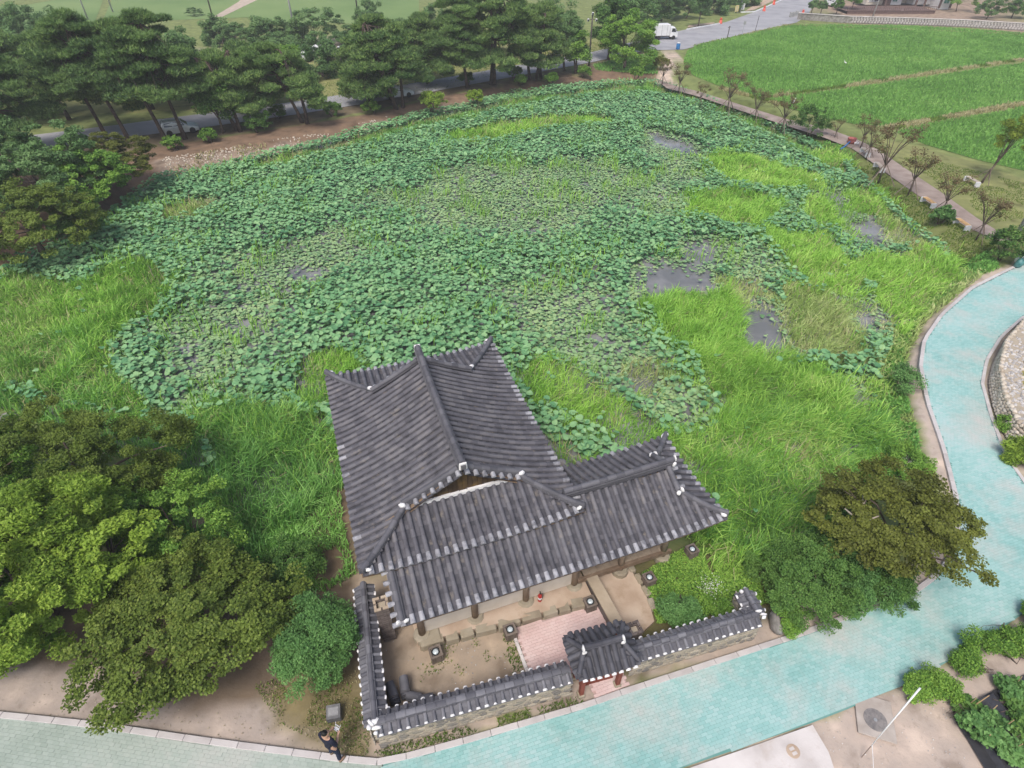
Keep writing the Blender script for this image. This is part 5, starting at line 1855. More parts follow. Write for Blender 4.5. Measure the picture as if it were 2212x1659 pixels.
def limbs(parent, clumps, base_r, h0, m, lean=(0, 0), nlimb=7, name='trunk', bend=0.0, seed=0, ntr=1, spread=.25):
    """Tapered trunk(s) with limbs that reach into some of the clumps."""
    r = random.Random(seed)
    b = MB()
    tops = []
    for k in range(ntr):
        a = r.uniform(0, 6.28)
        ox, oy = (0, 0) if ntr == 1 else (math.cos(a) * spread, math.sin(a) * spread)
        tx, ty = lean[0] + (ox * 2.2), lean[1] + (oy * 2.2)
        pts, rad = [], []
        for i in range(7):
            f = i / 6
            pts.append((ox + tx * f ** 1.3 + bend * math.sin(f * 3.1) * (1 if k % 2 else -1) * .6, oy + ty * f + bend * math.sin(f * 4.2 + 1) * .35 - bend * .3, h0 * f - .1 * (i == 0)))
            rad.append(base_r * (1.35 if i == 0 else 1 - .5 * f))
        b.tube(pts, rad, 8, r=.5)
        tops.append((pts, rad))
    sel = r.sample(range(len(clumps)), min(nlimb, len(clumps)))
    for j, i in enumerate(sel):
        pts, rad = tops[j % ntr]
        c = Vector(clumps[i][:3])
        k = r.randint(3, 6)
        s = Vector(pts[k])
        mid = s.lerp(c, .55) + Vector((r.uniform(-.2, .2), r.uniform(-.2, .2), r.uniform(0, .35))) * (c - s).length * .35
        b.tube([s, s.lerp(mid, .5) + Vector((0, 0, .05)), mid, c], [rad[k] * .55, rad[k] * .42, rad[k] * .3, rad[k] * .1], 6, cap=False, r=.5)
    return b.build(name, m, parent, shade=True)


def tree(name, label, cat, uv, h, crown, leaf, lm, bark='bark', n=60, nl=420, size=.14, flat=.7, rc=.55, z0=0.0, group=None, lean=(0, 0), tr=.16,
         seed=1, kind='leaf', inner=.45, low=-.5, nlimb=8, aspect=.5, up=1.0, ntr=1, bend=0.0, trunk_h=None, lob=.28, loc=None, extra=None):
    """crown = (rx, ry, rz): radii; the crown's top is at h."""
    p = G2(*uv) if loc is None else loc
    t = thing(name, label, cat, (p[0], p[1], z0), 0, group)
    rx, ry, rz = crown
    if .1 < size < .2 and kind == 'leaf' and n > 40:
        size, nl = size * .82, nl * 1.4
    if size < .25 and kind == 'leaf' and n > 20:       # many small sprays rather than a few big puffs
        n, rc, nl = int(n * 2.4), rc * .66, int(nl / 2.2)
    cl = ell_clumps(n, rx, ry, rz, rc, h - rz, inner, seed, low, lean[0], lean[1], lob)
    if extra is not None:
        cl = np.vstack([cl, extra])
    limbs(t, cl, tr, trunk_h or (h - rz * 1.1), M[bark], lean, nlimb, seed=seed, ntr=ntr, bend=bend)
    put('crown', crown_mesh(cl, nl, size, flat, kind, aspect, up), M[lm], t)
    return t


def pads(n, R0, z0, z1, rc, seed, lean=(0, 0), ex=1.0):
    """Tiered flat foliage pads of an old pine."""
    r = np.random.default_rng(seed)
    out = []
    for i in range(n):
        f = (i + .5) / n
        z = z0 + (z1 - z0) * f
        rad = R0 * (1 - f * .55) * (0.35 + .65 * r.random() ** .6) * (1 if f < .92 else .2)
        a = r.uniform(0, 6.28)
        out.append((lean[0] * (.5 + f * .6) + rad * math.cos(a) * ex, lean[1] * (.5 + f * .6) + rad * math.sin(a), z + r.uniform(-.3, .3), rc * r.uniform(.7, 1.25) * (1 - .3 * f)))
    return np.array(out)


def pine(label, uv, vtop, R0, n=30, seed=1, lean=(0, 0), ntr=1, nt_=230, z0f=.27, size=.40, rc=1.5, tr=.2, bend=.5, loc=None, h=None, group='pines along the pond bank', m='needle'):
    p = G2(*uv) if loc is None else loc
    hh = h or height_at(uv[0], uv[1], vtop)
    t = thing('pine_tree', label, 'tree', (p[0], p[1], -.05), 0, group)
    n = int(n * 1.9)
    cl = pads(n, R0 * 1.2, hh * z0f, hh - .3, rc, seed, lean)
    limbs(t, cl, tr, hh * .92, M['pinebark'], lean, int(n * .7), seed=seed, ntr=ntr, bend=bend, spread=.5)
    put('crown', crown_mesh(cl, nt_, size, .30, 'needle'), M[m], t)
    return t


# --- broadleaf trees on the near left
tree('broadleaf_tree', 'tall bright yellow-green tree filling the lower left edge behind the pink dirt strip', 'tree', (110, 1330), 5.6, (3.5, 3.4, 2.7), 0, 'leaf_bright', n=115, nl=620, size=.15, flat=.55, rc=.62, seed=3, tr=.2, inner=.5)
tree('broadleaf_tree', 'dense olive-green tree at the left pond edge under the pale reeds', 'tree', (215, 1120), 4.6, (4.9, 3.2, 2.6), 0, 'leaf_olive', n=90, nl=560, size=.14, flat=.6, rc=.65, seed=4, tr=.2, inner=.5, loc=tuple(G2(190, 1075)))
tree('broadleaf_tree', 'mid green tree between the yellow-green tree and the left reeds', 'tree', (10, 1120), 4.8, (2.8, 2.6, 2.5), 0, 'leaf_mid', n=60, nl=520, size=.15, flat=.6, rc=.6, seed=5, tr=.2)
tree('broadleaf_tree', 'yellow-green tree with drooping sprays beside the spreading olive maple', 'tree', (285, 1270), 4.4, (1.9, 2.1, 2.1), 0, 'leaf_bright', n=34, nl=520, size=.16, flat=.5, rc=.5, seed=6, tr=.14)
tree('maple_tree', 'wide low olive maple whose ragged sprays hang over the pale dirt by the path', 'tree', (440, 1395), 3.4, (3.15, 3.05, 1.3), 0, 'leaf_olive', n=150, nl=400, size=.10, flat=.22, rc=.55, seed=8, tr=.15, inner=.25, low=-.35, ntr=2, aspect=.75, up=1.6, lob=.35, nlimb=16)
tree('broadleaf_tree', 'dark green tree shading the dirt at the far left beside the green-grey paving', 'tree', (20, 1400), 2.9, (2.0, 1.9, 1.3), 0, 'leaf_mid', n=40, nl=420, size=.13, flat=.4, rc=.5, seed=12, tr=.12)
tree('round_shrub', 'rounded blue-green shrub against the left courtyard wall', 'shrub', (700, 1425), 2.7, (1.3, 1.55, 1.3), 0, 'leaf_blue', n=100, nl=520, size=.085, flat=.85, rc=.42, seed=9, tr=.07, inner=.3, lob=.15, low=-.3, ntr=3)
tree('shrub', 'low dark shrub between the olive maple and the pavilion', 'shrub', (645, 1235), 1.5, (1.3, 1.0, .8), 0, 'leaf_dark', n=26, nl=420, size=.09, flat=.7, rc=.4, seed=10, tr=.05, ntr=2)
tree('broadleaf_tree', 'dark green bushy tree by the reeds left of the pavilion', 'tree', (400, 1180), 3.4, (2.6, 1.9, 1.7), 0, 'leaf_mid', n=36, nl=430, size=.12, flat=.6, rc=.5, seed=13, tr=.12)
# --- far left bank
tree('broadleaf_tree', 'dense green tree on the left bank in front of the pines', 'tree', (110, 450), 6.4, (5.6, 4.6, 3.7), 0, 'leaf_far', n=95, nl=420, size=.24, flat=.5, rc=.9, seed=14, tr=.25)
tree('broadleaf_tree', 'dark olive spreading tree overhanging the lotus at the left edge', 'tree', (90, 540), 4.6, (5.0, 3.8, 2.5), 0, 'leaf_olive', n=80, nl=380, size=.2, flat=.4, rc=.8, seed=15, tr=.2, up=1.4)
tree('maple_tree', 'bronze olive maple leaning over the brown bank beside the silver car', 'tree', (272, 400), 4.4, (3.3, 2.8, 1.9), 0, 'leaf_brown', n=70, nl=360, size=.18, flat=.3, rc=.65, seed=16, tr=.14, up=1.5, ntr=2)
tree('broadleaf_tree', 'mid green tree between the bright bank tree and the bronze maple', 'tree', (205, 440), 4.6, (3.2, 2.8, 2.4), 0, 'leaf_mid', n=60, nl=340, size=.22, flat=.5, rc=.8, seed=171, tr=.15)
tree('broadleaf_tree', 'green tree at the left frame edge below the pines', 'tree', (-10, 420), 5.6, (3.6, 3.2, 3.0), 0, 'leaf_dark', n=60, nl=340, size=.24, flat=.5, rc=.85, seed=172, tr=.18)
tree('shrub', 'low dark bush under the olive tree at the left pond edge', 'shrub', (165, 500), 1.6, (2.2, 1.5, 1.0), 0, 'leaf_dark', n=24, nl=300, size=.2, flat=.6, rc=.6, seed=173, tr=.05, ntr=2)
for i, (u_, v_, vt, rr, lm, lab) in enumerate(((60, 200, 70, 3.6, 'leaf_far', 'leafy tree beyond the road behind the leftmost pines'), (180, 190, 60, 3.4, 'leaf_far', 'leafy tree beyond the road behind the bare crooked pine'), (290, 195, 62, 3.4, 'leaf_mid', 'brighter leafy tree beyond the road behind the silver car'),
        (400, 175, 65, 3.2, 'leaf_far', 'leafy tree beyond the road seen between the tall pines'), (455, 215, 110, 2.8, 'leaf_dark', 'dark leafy tree beyond the road near the round dark tree'), (620, 190, 100, 3.2, 'leaf_mid', 'bright bushy tree filling the gap right of the thin pines'), (700, 165, 92, 3.0, 'leaf_far', 'leafy tree beyond the road left of the white headed lamp'),
        (780, 150, 75, 3.2, 'leaf_far', 'leafy tree beyond the road right of the white headed lamp'), (900, 150, 55, 3.4, 'leaf_mid', 'leafy tree beyond the road behind the white sedan'), (980, 130, 40, 3.4, 'leaf_far', 'leafy tree beyond the road left of the arching pine'), (1100, 118, 20, 3.6, 'leaf_dark', 'dark leafy tree beyond the road behind the spreading pine'), (1200, 105, 5, 3.6, 'leaf_far', 'leafy tree beyond the road behind the slender pines'))):
    tree('broadleaf_tree', lab, 'tree', (u_, v_), height_at(u_, v_, vt), (rr, rr * .95, rr * 1.05), 0, lm, n=58, nl=230, size=.3, flat=.65, rc=.9, seed=180 + i, tr=.15, ntr=2, group='leafy trees beyond the road', lob=.4)
# --- near right
tree('maple_tree', 'bronze green maple spreading over the curve of the teal path', 'tree', (1875, 1195), 3.6, (2.75, 2.7, 1.3), 0, 'leaf_brown', n=96, nl=330, size=.10, flat=.28, rc=.55, seed=17, tr=.13, inner=.3, low=-.3, ntr=3, aspect=.75, up=1.5, lob=.35, nlimb=16)
tree('maple_tree', 'small sparse maple branch of a tree hanging over the teal paving', 'tree', (1995, 1190), 2.5, (1.3, 1.4, .6), 0, 'leaf_brown', n=34, nl=260, size=.10, flat=.3, rc=.42, seed=18, tr=.07, inner=.3, aspect=.75, up=1.5, nlimb=12)
tree('shrub', 'big dark green bush right of the courtyard wall corner', 'shrub', (1730, 1290), 2.3, (1.9, 1.6, 1.3), 0, 'leaf_dark', n=64, nl=560, size=.085, flat=.6, rc=.45, seed=19, tr=.06, ntr=4, inner=.5)
tree('shrub', 'dark blue-green bush under the bronze maple by the path kerb', 'shrub', (1815, 1290), 1.7, (1.5, 1.1, .95), 0, 'leaf_blue', n=36, nl=460, size=.085, flat=.6, rc=.42, seed=20, tr=.06, ntr=3)
tree('shrub', 'leafy shoot of ivy beside the weathered rock at the wall corner', 'shrub', (1695, 1350), .9, (.45, .55, .45), 0, 'leaf_mid', n=14, nl=260, size=.08, flat=.7, rc=.25, seed=21, tr=.03)
tree('shrub', 'dark green undergrowth bush between the bronze maple and the curved kerb', 'shrub', (1905, 1280), 1.3, (1.25, .75, .75), 0, 'leaf_dark', n=34, nl=420, size=.085, flat=.6, rc=.4, seed=195, tr=.05, ntr=3, lob=.45)
tree('shrub', 'dark green bush under the left side of the bronze maple', 'shrub', (1800, 1215), 1.9, (1.5, 1.2, .95), 0, 'leaf_dark', n=40, nl=420, size=.085, flat=.6, rc=.42, seed=196, tr=.05, ntr=3, lob=.45)
# dead pale branches that stand out of the bronze maple
dbr = thing('dead_branch', 'forked bare grey branch sticking out of the bronze maple', 'branch', (*G2(1800, 1205), 0))
db = MB()
db.tube([(0, 0, 0), (.05, .1, 1.4), (.1, .15, 2.5), (.35, .45, 3.2)], [.06, .055, .05, .03], 6)
db.tube([(.1, .15, 2.5), (-.25, .1, 2.75), (-.55, .15, 3.0)], [.045, .04, .02], 6)
db.tube([(.1, .15, 2.5), (.4, -.12, 2.7), (.62, -.15, 2.95)], [.045, .04, .02], 6)
db.tube([(.25, .3, 2.9), (.2, .55, 3.3)], [.03, .012], 5)
db.build('branch', M['palebark'], dbr, shade=True)
dbr['label'] = 'forked bare grey branch sticking out of the bronze maple'
# hedges at the lower right
tree('hedge', 'rounded green hedge bush below the white pole at the path edge', 'hedge', (1998, 1490), .8, (.85, .42, .42), 0, 'leaf_mid', n=30, nl=460, size=.075, flat=.8, rc=.34, seed=22, tr=.04, inner=.4, lob=.55, ntr=3)
tree('hedge', 'small round green hedge bush in the middle of the row by the teal path', 'hedge', (2080, 1440), .7, (.4, .32, .36), 0, 'leaf_mid', n=14, nl=360, size=.075, flat=.8, rc=.28, seed=23, tr=.03, ntr=2)
tree('hedge', 'long leafy hedge with bare twigs at the right edge beside the path', 'hedge', (2165, 1398), .85, (1.2, .42, .42), 0, 'leaf_mid', n=34, nl=420, size=.08, flat=.8, rc=.34, seed=24, tr=.04, lob=.55, ntr=3)
tree('hedge', 'green hedge bush running out of frame at the right', 'hedge', (2260, 1345), .9, (1.1, .55, .5), 0, 'leaf_mid', n=30, nl=360, size=.08, flat=.8, rc=.34, seed=25, tr=.04, ntr=3)
# garden inside the right end of the court
gq = poly([(1385, 1240), (1480, 1180), (1560, 1190), (1640, 1250), (1660, 1300), (1600, 1320), (1420, 1345), (1410, 1310)], 0.15)
P = sample_poly(gq, 1500)
P = P[vnoise(P, .5, 61) > .12]
hgt = .08 + .32 * vnoise(P, .8, 62) * rng.random(len(P))
V, F = leaf_geo(np.column_stack([P, hgt]), .085, 1.3, None, .7)
put('ground_cover', mesh_np('ground_cover', V, F, rnd=np.repeat(.4 * vnoise(P, .6, 63) + .6 * rng.random(len(P)) * .99, 4)), M['leaf_mid'], kind='stuff')
tree('shrub', 'rounded leafy shrub behind the right courtyard wall', 'shrub', (1462, 1348), 1.1, (.78, .6, .55), 0, 'leaf_blue', n=20, nl=420, size=.08, flat=.8, rc=.32, seed=26, tr=.03, ntr=3, loc=tuple(G2(1462, 1340)))
tree('shrub', 'little shrub of weeds under the return of the right courtyard wall', 'shrub', (1545, 1318), .6, (.5, .4, .35), 0, 'leaf_mid', n=12, nl=300, size=.08, flat=.8, rc=.25, seed=27, tr=.02)
for q, (u_, v_, s_) in enumerate(((1535, 1268, .5), (1890, 1000, 0.0), (1962, 1000, .7))):
    if s_:
        c = np.array(G2(u_, v_, .3))
        P = c + rng.normal(0, s_ * .45, (130, 2))
        V, F = leaf_geo(np.column_stack([P, rng.uniform(.3, .5, 130)]), .035, 3, None, 1.0, .3)
        put('white_flowers', mesh_np('white_flowers', V, F, rnd=np.repeat(rng.random(130), 4)), M['flower'], kind='stuff')
tree('shrub', 'weedy green clump on the verge at the foot of the bronze maple', 'shrub', (1955, 1010), .9, (.9, 1.0, .5), 0, 'leaf_mid', n=22, nl=300, size=.1, flat=.7, rc=.35, seed=28, tr=.03, ntr=2)
tree('shrub', 'low weedy bush on the verge where the teal path bends', 'shrub', (1960, 830), .7, (.8, 1.0, .4), 0, 'leaf_blue', n=18, nl=260, size=.1, flat=.7, rc=.35, seed=29, tr=.03, ntr=2)

# --- pines on the left bank (base pixel, row of the top)
for i, (lab, uv, vt, R0, n, lean, ntr, h) in enumerate((
        ('leftmost pine with a dark crown at the edge of the frame', (60, 345), 95, 4.2, 34, (-1.2, 0), 1, None),
        ('pine with crooked bare branches left of the silver car', (232, 300), 48, 4.2, 36, (-1.6, 1.0), 1, None),
        ('tall dark pine whose leaning trunk stands just left of the silver car', (280, 305), 28, 4.0, 36, (-1.8, .5), 1, None),
        ('pine whose thick trunk hides the tail of the silver car', (358, 302), 42, 3.8, 34, (-1.5, 0), 1, None),
        ('slim pine trunk in front of the silver car doors', (400, 299), 22, 4.0, 34, (-.6, .4), 1, None),
        ('pair of thin leaning pines right of the dark bushy tree', (522, 280), 105, 2.8, 24, (-.9, 0), 2, None),
        ('low crooked pine with a strongly leaning trunk before the grey road', (655, 266), 92, 4.2, 34, (-2.4, .3), 2, None),
        ('forked pine with three leaning trunks in front of the white sedan', (862, 232), 30, 4.4, 40, (-1.6, 0), 3, None),
        ('tall pine with an open arching crown above the grey road', (1010, 190), -15, 4.6, 40, (-.6, .3), 1, None),
        ('big spreading pine that forks low over the brown bank', (1066, 183), -30, 5.0, 46, (.8, .3), 3, None),
        ('slender pine right of the big spreading pine', (1152, 171), 10, 3.0, 26, (.2, 0), 2, None),
        ('slender upright pine beside the tall dark lamp post', (1168, 169), 5, 2.8, 24, (.4, .2), 1, None))):
    pine(lab, uv, vt, R0, n, 30 + i, lean, ntr, loc=None, h=h, z0f=.40 if 2 <= i <= 4 else .27)
for i, (lab, uv, vt, R0, n, lean, ntr, h) in enumerate((
        ('pine in the second row at the left edge behind the grey road', (30, 255), 60, 4.5, 32, (.5, 0), 1, None),
        ('pine of the second row between the left edge and the bare crooked pine', (150, 258), 70, 4.2, 32, (-.5, 0), 1, None),
        ('pine just beyond the grey road behind the silver car', (330, 235), 55, 4.2, 32, (.3, 0), 1, None),
        ('pine beyond the road left of the low crooked pine', (560, 225), 92, 4.0, 30, (-.5, 0), 2, None),
        ('bushy pine with low boughs right of the low crooked pine', (790, 225), 120, 2.6, 24, (.4, 0), 2, None),
        ('pine behind the forked pine by the white sedan', (925, 180), 30, 4.0, 32, (-.4, 0), 1, None),
        ('pine leaning between the forked pine and the arching pine', (800, 205), 60, 3.8, 30, (.6, 0), 1, None))):
    pine(lab, uv, vt, R0, n, 50 + i, lean, ntr, group='second row of pines')
for i, (lab, uv, vt, cr, lm, nn) in enumerate((
        ('dark round leafy tree beside the silver car', (482, 285), 175, (2.0, 2.0, 2.3), 'leaf_dark', 44),
        ('leafy green tree left of the tall lamp post', (1222, 152), 28, (2.5, 2.6, 3.4), 'leaf_far', 60),
        ('tall dark leafy tree just behind the lamp post', (1312, 128), -8, (2.7, 3.0, 3.6), 'leaf_dark', 64),
        ('light green leafy tree at the bend by the white truck', (1352, 148), 22, (4.0, 3.6, 4.2), 'leaf_mid', 80),
        ('dark green tree behind the light green tree at the road bend', (1350, 112), -25, (4.2, 4.0, 4.4), 'leaf_far', 70),
        ('thin young leafy tree between the two pines and the lamp post', (1246, 158), 70, (1.5, 1.5, 2.2), 'leaf_mid', 30))):
    hh = height_at(uv[0], uv[1], vt)
    tree('broadleaf_tree', lab, 'tree', uv, hh, cr, 0, lm, n=nn, nl=300, size=.27, flat=.6, rc=.85, seed=60 + i, tr=.16, ntr=2 if i > 0 else 1, group='leafy trees along the road')

# --- round trees beyond the road, far left fields
far = [((95, 140), 8, (4.5, 4, 4)), ((25, 120), 18, (3.6, 3.4, 3.6)), ((478, 95), 40, (3.0, 3, 2.8)), ((520, 100), 50, (2.6, 2.6, 2.6)), ((582, 100), 32, (3.0, 3, 3.0)), ((640, 95), 48, (2.4, 2.4, 2.4)), ((688, 98), 18, (3.6, 3.4, 3.3)), ((770, 95), 50, (2.8, 2.8, 2.5)), ((800, 55), 2, (2.0, 2, 2.2)),
       ((420, 34), 20, (1.4, 1.4, 1.0)), ((620, 130), 78, (2.6, 2.6, 2.2)), ((560, 150), 95, (2.6, 2.4, 2.2)), ((730, 130), 70, (2.6, 2.6, 2.4)), ((870, 100), 40, (3, 3, 2.8)), ((940, 80), 20, (3, 3, 3)),
       ((1430, 45), -20, (3.2, 3, 3)), ((1480, 40), -15, (2.6, 2.6, 2.6)), ((1530, 28), -30, (3, 2.6, 2.6)), ((1570, 22), -25, (2.6, 2.4, 2.4)), ((1395, 55), -20, (3.4, 3, 3.4)), ((1610, 10), -30, (2.6, 2.6, 2.4))]
farlab = ['large pale green tree at the far left beyond the pines', 'pale green tree cut by the left frame edge', 'round green tree at the left end of the row by the far field', 'small dark round tree second in the row by the far field',
          'round tree in front of the far field left of the white pole', 'low round tree just right of the white utility pole', 'big globe shaped green tree by the far field', 'low round tree right of the globe shaped tree',
          'lone dark round tree standing in the far field', 'tiny dark shrub at the foot of the dirt track', 'bright green bushy tree behind the low crooked pine', 'bright green bushy tree behind the thin leaning pines', 'green tree behind the lamp with white heads',
          'leafy tree behind the forked pine', 'leafy tree behind the arching pine', 'dark leafy tree behind the white truck', 'green tree beside the street verge behind the truck', 'dark green tree behind the young street tree', 'dark hedge tree beside the yellow sign board', 'tall tree at the far end of the pine row', 'green tree at the top by the roadworks verge']
fproto = []
for k in range(3):
    t = tree('round_tree', farlab[k], 'tree', far[k][0], height_at(*far[k][0], far[k][1]), far[k][2], 0, 'leaf_far', n=54, nl=230, size=.3, flat=.7, rc=.8, seed=80 + k, tr=.14, ntr=2, group='round trees beyond the road')
    fproto.append((t, height_at(*far[k][0], far[k][1])))
for k in range(3, len(far)):
    uv, vt, cr = far[k]
    pt, ph = fproto[k % 3]
    h = max(1.5, height_at(*uv, vt))
    sxy = 1.3 * cr[0] / far[k % 3][2][0]
    dup(pt, (*G2(*uv), 0), random.uniform(0, 6.28), farlab[k], (sxy, sxy, h / ph))
# shrubs on the brown bank
for i, (u_, v_, r_, lm, lab) in enumerate(((378, 322, .9, 'leaf_mid', 'scrawny shrub with bare stems on the sandy bank below the silver car'), (452, 305, .9, 'leaf_mid', 'leafy young shrub beside the car on the brown bank'), (560, 285, 1.5, 'leaf_dark', 'dark sprawling shrub on the bank under the thin pines'), (600, 255, 1.0, 'leaf_dark', 'round dark shrub by the road behind the bank'),
                                         (720, 250, 1.0, 'leaf_dark', 'low dark shrub below the crooked pine'), (805, 245, 1.0, 'leaf_mid', 'spiky shrub beside the white sedan'), (935, 238, 1.5, 'leaf_bright', 'light green maple-like shrub on the brown bank'), (1028, 222, 1.0, 'leaf_bright', 'small bright green shrub at the pond side of the bank'),
                                         (1108, 170, 1.2, 'leaf_dark', 'dark clipped round bush by the grey road'), (1008, 182, 1.0, 'leaf_dark', 'dark bush at the foot of the arching pine'), (1126, 182, .8, 'leaf_mid', 'small leafy shrub right of the dark round bush'), (1190, 180, .9, 'leaf_mid', 'leafy shrub on the bank below the slender pines'),
                                         (1262, 165, .9, 'leaf_mid', 'pale leafy shrub at the foot of the lamp post'), (1375, 168, 1.0, 'leaf_mid', 'small round tree at the corner of the brown bank'), (1425, 150, 1.2, 'leaf_brown', 'brownish bush beside the pale sandy path'), (1745, 290, 2.0, 'leaf_dark', 'large dark round bush beside the walking path'),
                                         (2165, 560, 1.6, 'leaf_dark', 'dark leaning shrub beside the wrapped sack at the path edge'), (2030, 480, .8, 'leaf_blue', 'low green weeds clump under the bench row'))):
    big = r_ > 1.9
    tree('shrub', lab, 'shrub', (u_, v_), r_ * (1.6 if big else 1.5), (r_, r_ * .9, r_ * (.85 if big else .7)), 0, lm, n=int(16 + r_ * 10), nl=150, size=.17, flat=.7, rc=.38 * r_ ** .5, seed=110 + i, tr=.05, ntr=3, group='shrubs along the bank and paths', nlimb=6)
# --- young red leaved trees with support stakes beside the walking path
ytl = [((1511, 226), 178, 'young reddish staked tree nearest the sandy path'), ((1569, 243), 150, 'young rusty red staked tree before the first rice field'), ((1628.5, 260), 188, 'young red staked tree at the end of the grassy field ridge'), ((1687, 284), 195, 'young red staked tree beside the white egret'),
       ((1803, 297), 256, 'small dark sapling between the round bush and the first bench'), ((1858, 320), 245, 'young bronze staked tree above the red tub'), ((1871, 342), 268, 'young bronze staked tree at the first bench'), ((1897, 395), 270, 'young bronze staked tree leaning over the second bench'),
       ((1961, 421), 318, 'young wide bronze tree between the second and third bench'), ((2030, 464), 372, 'young bronze tree right beside the third bench'), ((2108, 518), 420, 'last young bronze tree of the row beside the fourth bench'), ((1466, 200), 132, 'young brownish tree by the junction of the two paths'), ((1430, 182), 128, 'thin bare sapling at the corner of the pale path')]
yproto = []
for k in range(3):
    uv, vt, lab = ytl[k + 1]
    p = G2(*uv)
    h = 3.4
    t = thing('young_tree', lab, 'tree', (*p, -.04), 0, 'young trees along the walking path')
    r = random.Random(200 + k)
    tb_ = MB()
    tb_.tube([(0, 0, 0), (.03, .02, .6), (0, .04, 1.1)], [.055, .045, .04], 7)
    cl = []
    for j in range(11):
        a = j * 2.4 + r.uniform(-.4, .4)
        rr = r.uniform(.5, 1.25)
        z = r.uniform(1.9, 3.3)
        m1 = Vector((math.cos(a) * rr * .45, math.sin(a) * rr * .45, 1.1 + (z - 1.1) * .55))
        e = Vector((math.cos(a) * rr, math.sin(a) * rr, z))
        tb_.tube([(0, .04, 1.05), m1, e], [.03, .02, .008], 5, cap=False)
        cl.append((*e, .34))
        cl.append((*(m1.lerp(e, .6) + Vector((r.uniform(-.2, .2), r.uniform(-.2, .2), .1))), .28))
    tb_.build('trunk', M['bark'], t, shade=True)
    put('crown', crown_mesh(np.array(cl), 46, .13, .7), M['leaf_red'], t)
    for j in range(3):
        a = j * 2.09 + .5
        MB().tube([(math.cos(a) * .85, math.sin(a) * .85, 0), (math.cos(a) * .03, math.sin(a) * .03, 1.15)], .028, 5).build('support_stake', M['stakedark'], t)
    yproto.append(t)
for k, (uv, vt, lab) in enumerate(ytl):
    h = height_at(*uv, vt) / 3.2
    if 1 <= k <= 3:
        yproto[k - 1].scale = (h,) * 3
        continue
    dup(yproto[k % 3], (*G2(*uv), -.04), random.uniform(0, 6.28), lab, h)
# lime green tree at the right edge
pl_ = thing('ginkgo_tree', 'lime green young tree leaning on the lawn by the grey-topped bench', 'tree', (*G2(2121, 394), 0))
cl = ell_clumps(44, 1.7, 1.5, 1.7, .45, 4.0, .35, 91, -.6, 1.3, .2)
limbs(pl_, cl, .09, 2.6, M['bark'], (.8, .1), 14, seed=91)
put('crown', crown_mesh(cl, 150, .16, .7), M['leaf_ginkgo'], pl_)
for j in range(3):
    a = j * 2.09 + 2.6
    MB().tube([(math.cos(a) * 1.0, math.sin(a) * 1.0, 0), (.2, 0, 1.3)], .03, 5).build('support_stake', M['stakedark'], pl_)
# trees round the house at the top right
for i, (uv, h, cr, lm, lab) in enumerate((((1752, 30), 2.6, (.8, .8, .9), 'leaf_far', 'small sapling left of the white van'), ((1772, 31), 2.4, (.8, .8, .8), 'leaf_far', 'small leafy sapling beside the white van'), ((1806, 31), 2.8, (1.1, 1.0, 1.0), 'leaf_dark', 'small dark tree right of the white van'), ((1838, 26), 4.2, (1.6, 1.4, 1.5), 'leaf_mid', 'leafy tree in front of the timber house'),
                                         ((2068, 24), 4.4, (3.4, 2.6, 1.9), 'leaf_mid', 'spreading green tree right of the timber house'), ((2128, 40), 3.4, (3.0, 2.0, 1.7), 'leaf_far', 'dark bushy tree above the stone retaining wall'), ((2185, 38), 3.8, (2.6, 2.0, 2.0), 'leaf_dark', 'dark green bush at the top right corner'), ((2205, 10), 5.0, (2.8, 2.6, 2.6), 'leaf_far', 'tall dark tree in the top right corner'), ((2010, -5), 5.0, (3, 2.6, 2.6), 'leaf_far', 'tree behind the timber house'))):
    tree('garden_tree', lab, 'tree', uv, h, cr, 0, lm, n=40, nl=150, size=.26, flat=.6, rc=.55 if cr[0] > 1.5 else .35, seed=140 + i, tr=.1, ntr=1 if i < 4 else 2, group='trees around the house')
tree('street_tree', 'young street tree with a bare trunk on the roadworks verge', 'tree', (1508, 58), 6.2, (1.6, 1.6, 2.4), 0, 'leaf_far', n=40, nl=180, size=.25, flat=.7, rc=.6, seed=150, tr=.14, trunk_h=3.4)
# ferny plants at the foot of the dry stone planter
tree('shrub', 'bright spiky green plant at the foot of the stone planter', 'shrub', (2185, 985), .9, (.55, .7, .45), 0, 'leaf_bright', n=18, nl=260, size=.2, flat=.7, rc=.32, seed=151, tr=.03, aspect=.22, ntr=2)
tree('shrub', 'dark green weeds growing against the stone planter wall', 'shrub', (2170, 925), .6, (.35, .5, .3), 0, 'leaf_mid', n=12, nl=200, size=.11, flat=.7, rc=.25, seed=152, tr=.02)

# ------------------------------------------------------------------ things in and round the court
def lamp(u, v, label, h=.42):
    t = thing('ground_lamp', label, 'lamp', (*G2(u, v), .0), TH + random.uniform(-.1, .1), 'boxed floodlights around the pavilion')
    for sx in (-1, 1):
        for k in range(5):
            MB().box((sx * .19, -.168 + k * .084, h / 2), (.03, .078, h)).build('slat', M['lampbox'], t)
            MB().box((-.168 + k * .084, sx * .19, h / 2), (.078, .03, h)).build('slat', M['lampbox'], t)
    MB().box((0, 0, h - .05), (.34, .34, .04)).build('lid', M['lampbox'], t)
    for sx in (-1, 1):
        MB().box((sx * .185, 0, h + .012), (.07, .44, .03)).build('rim', M['lampbox'], t)
        MB().box((0, sx * .185, h + .008), (.30, .07, .03)).build('rim', M['lampbox'], t)
    MB().lathe([(.135, h - .03), (.145, h + .03), (.125, h + .035), (.115, h + .01)], 20).build('lamp_housing', M['black'], t, shade=True)
    MB().lathe([(.11, h + .0), (.095, h + .03), (.05, h + .05), (.01, h + .055)], 18).build('lamp_glass', M['lens'], t, shade=True)


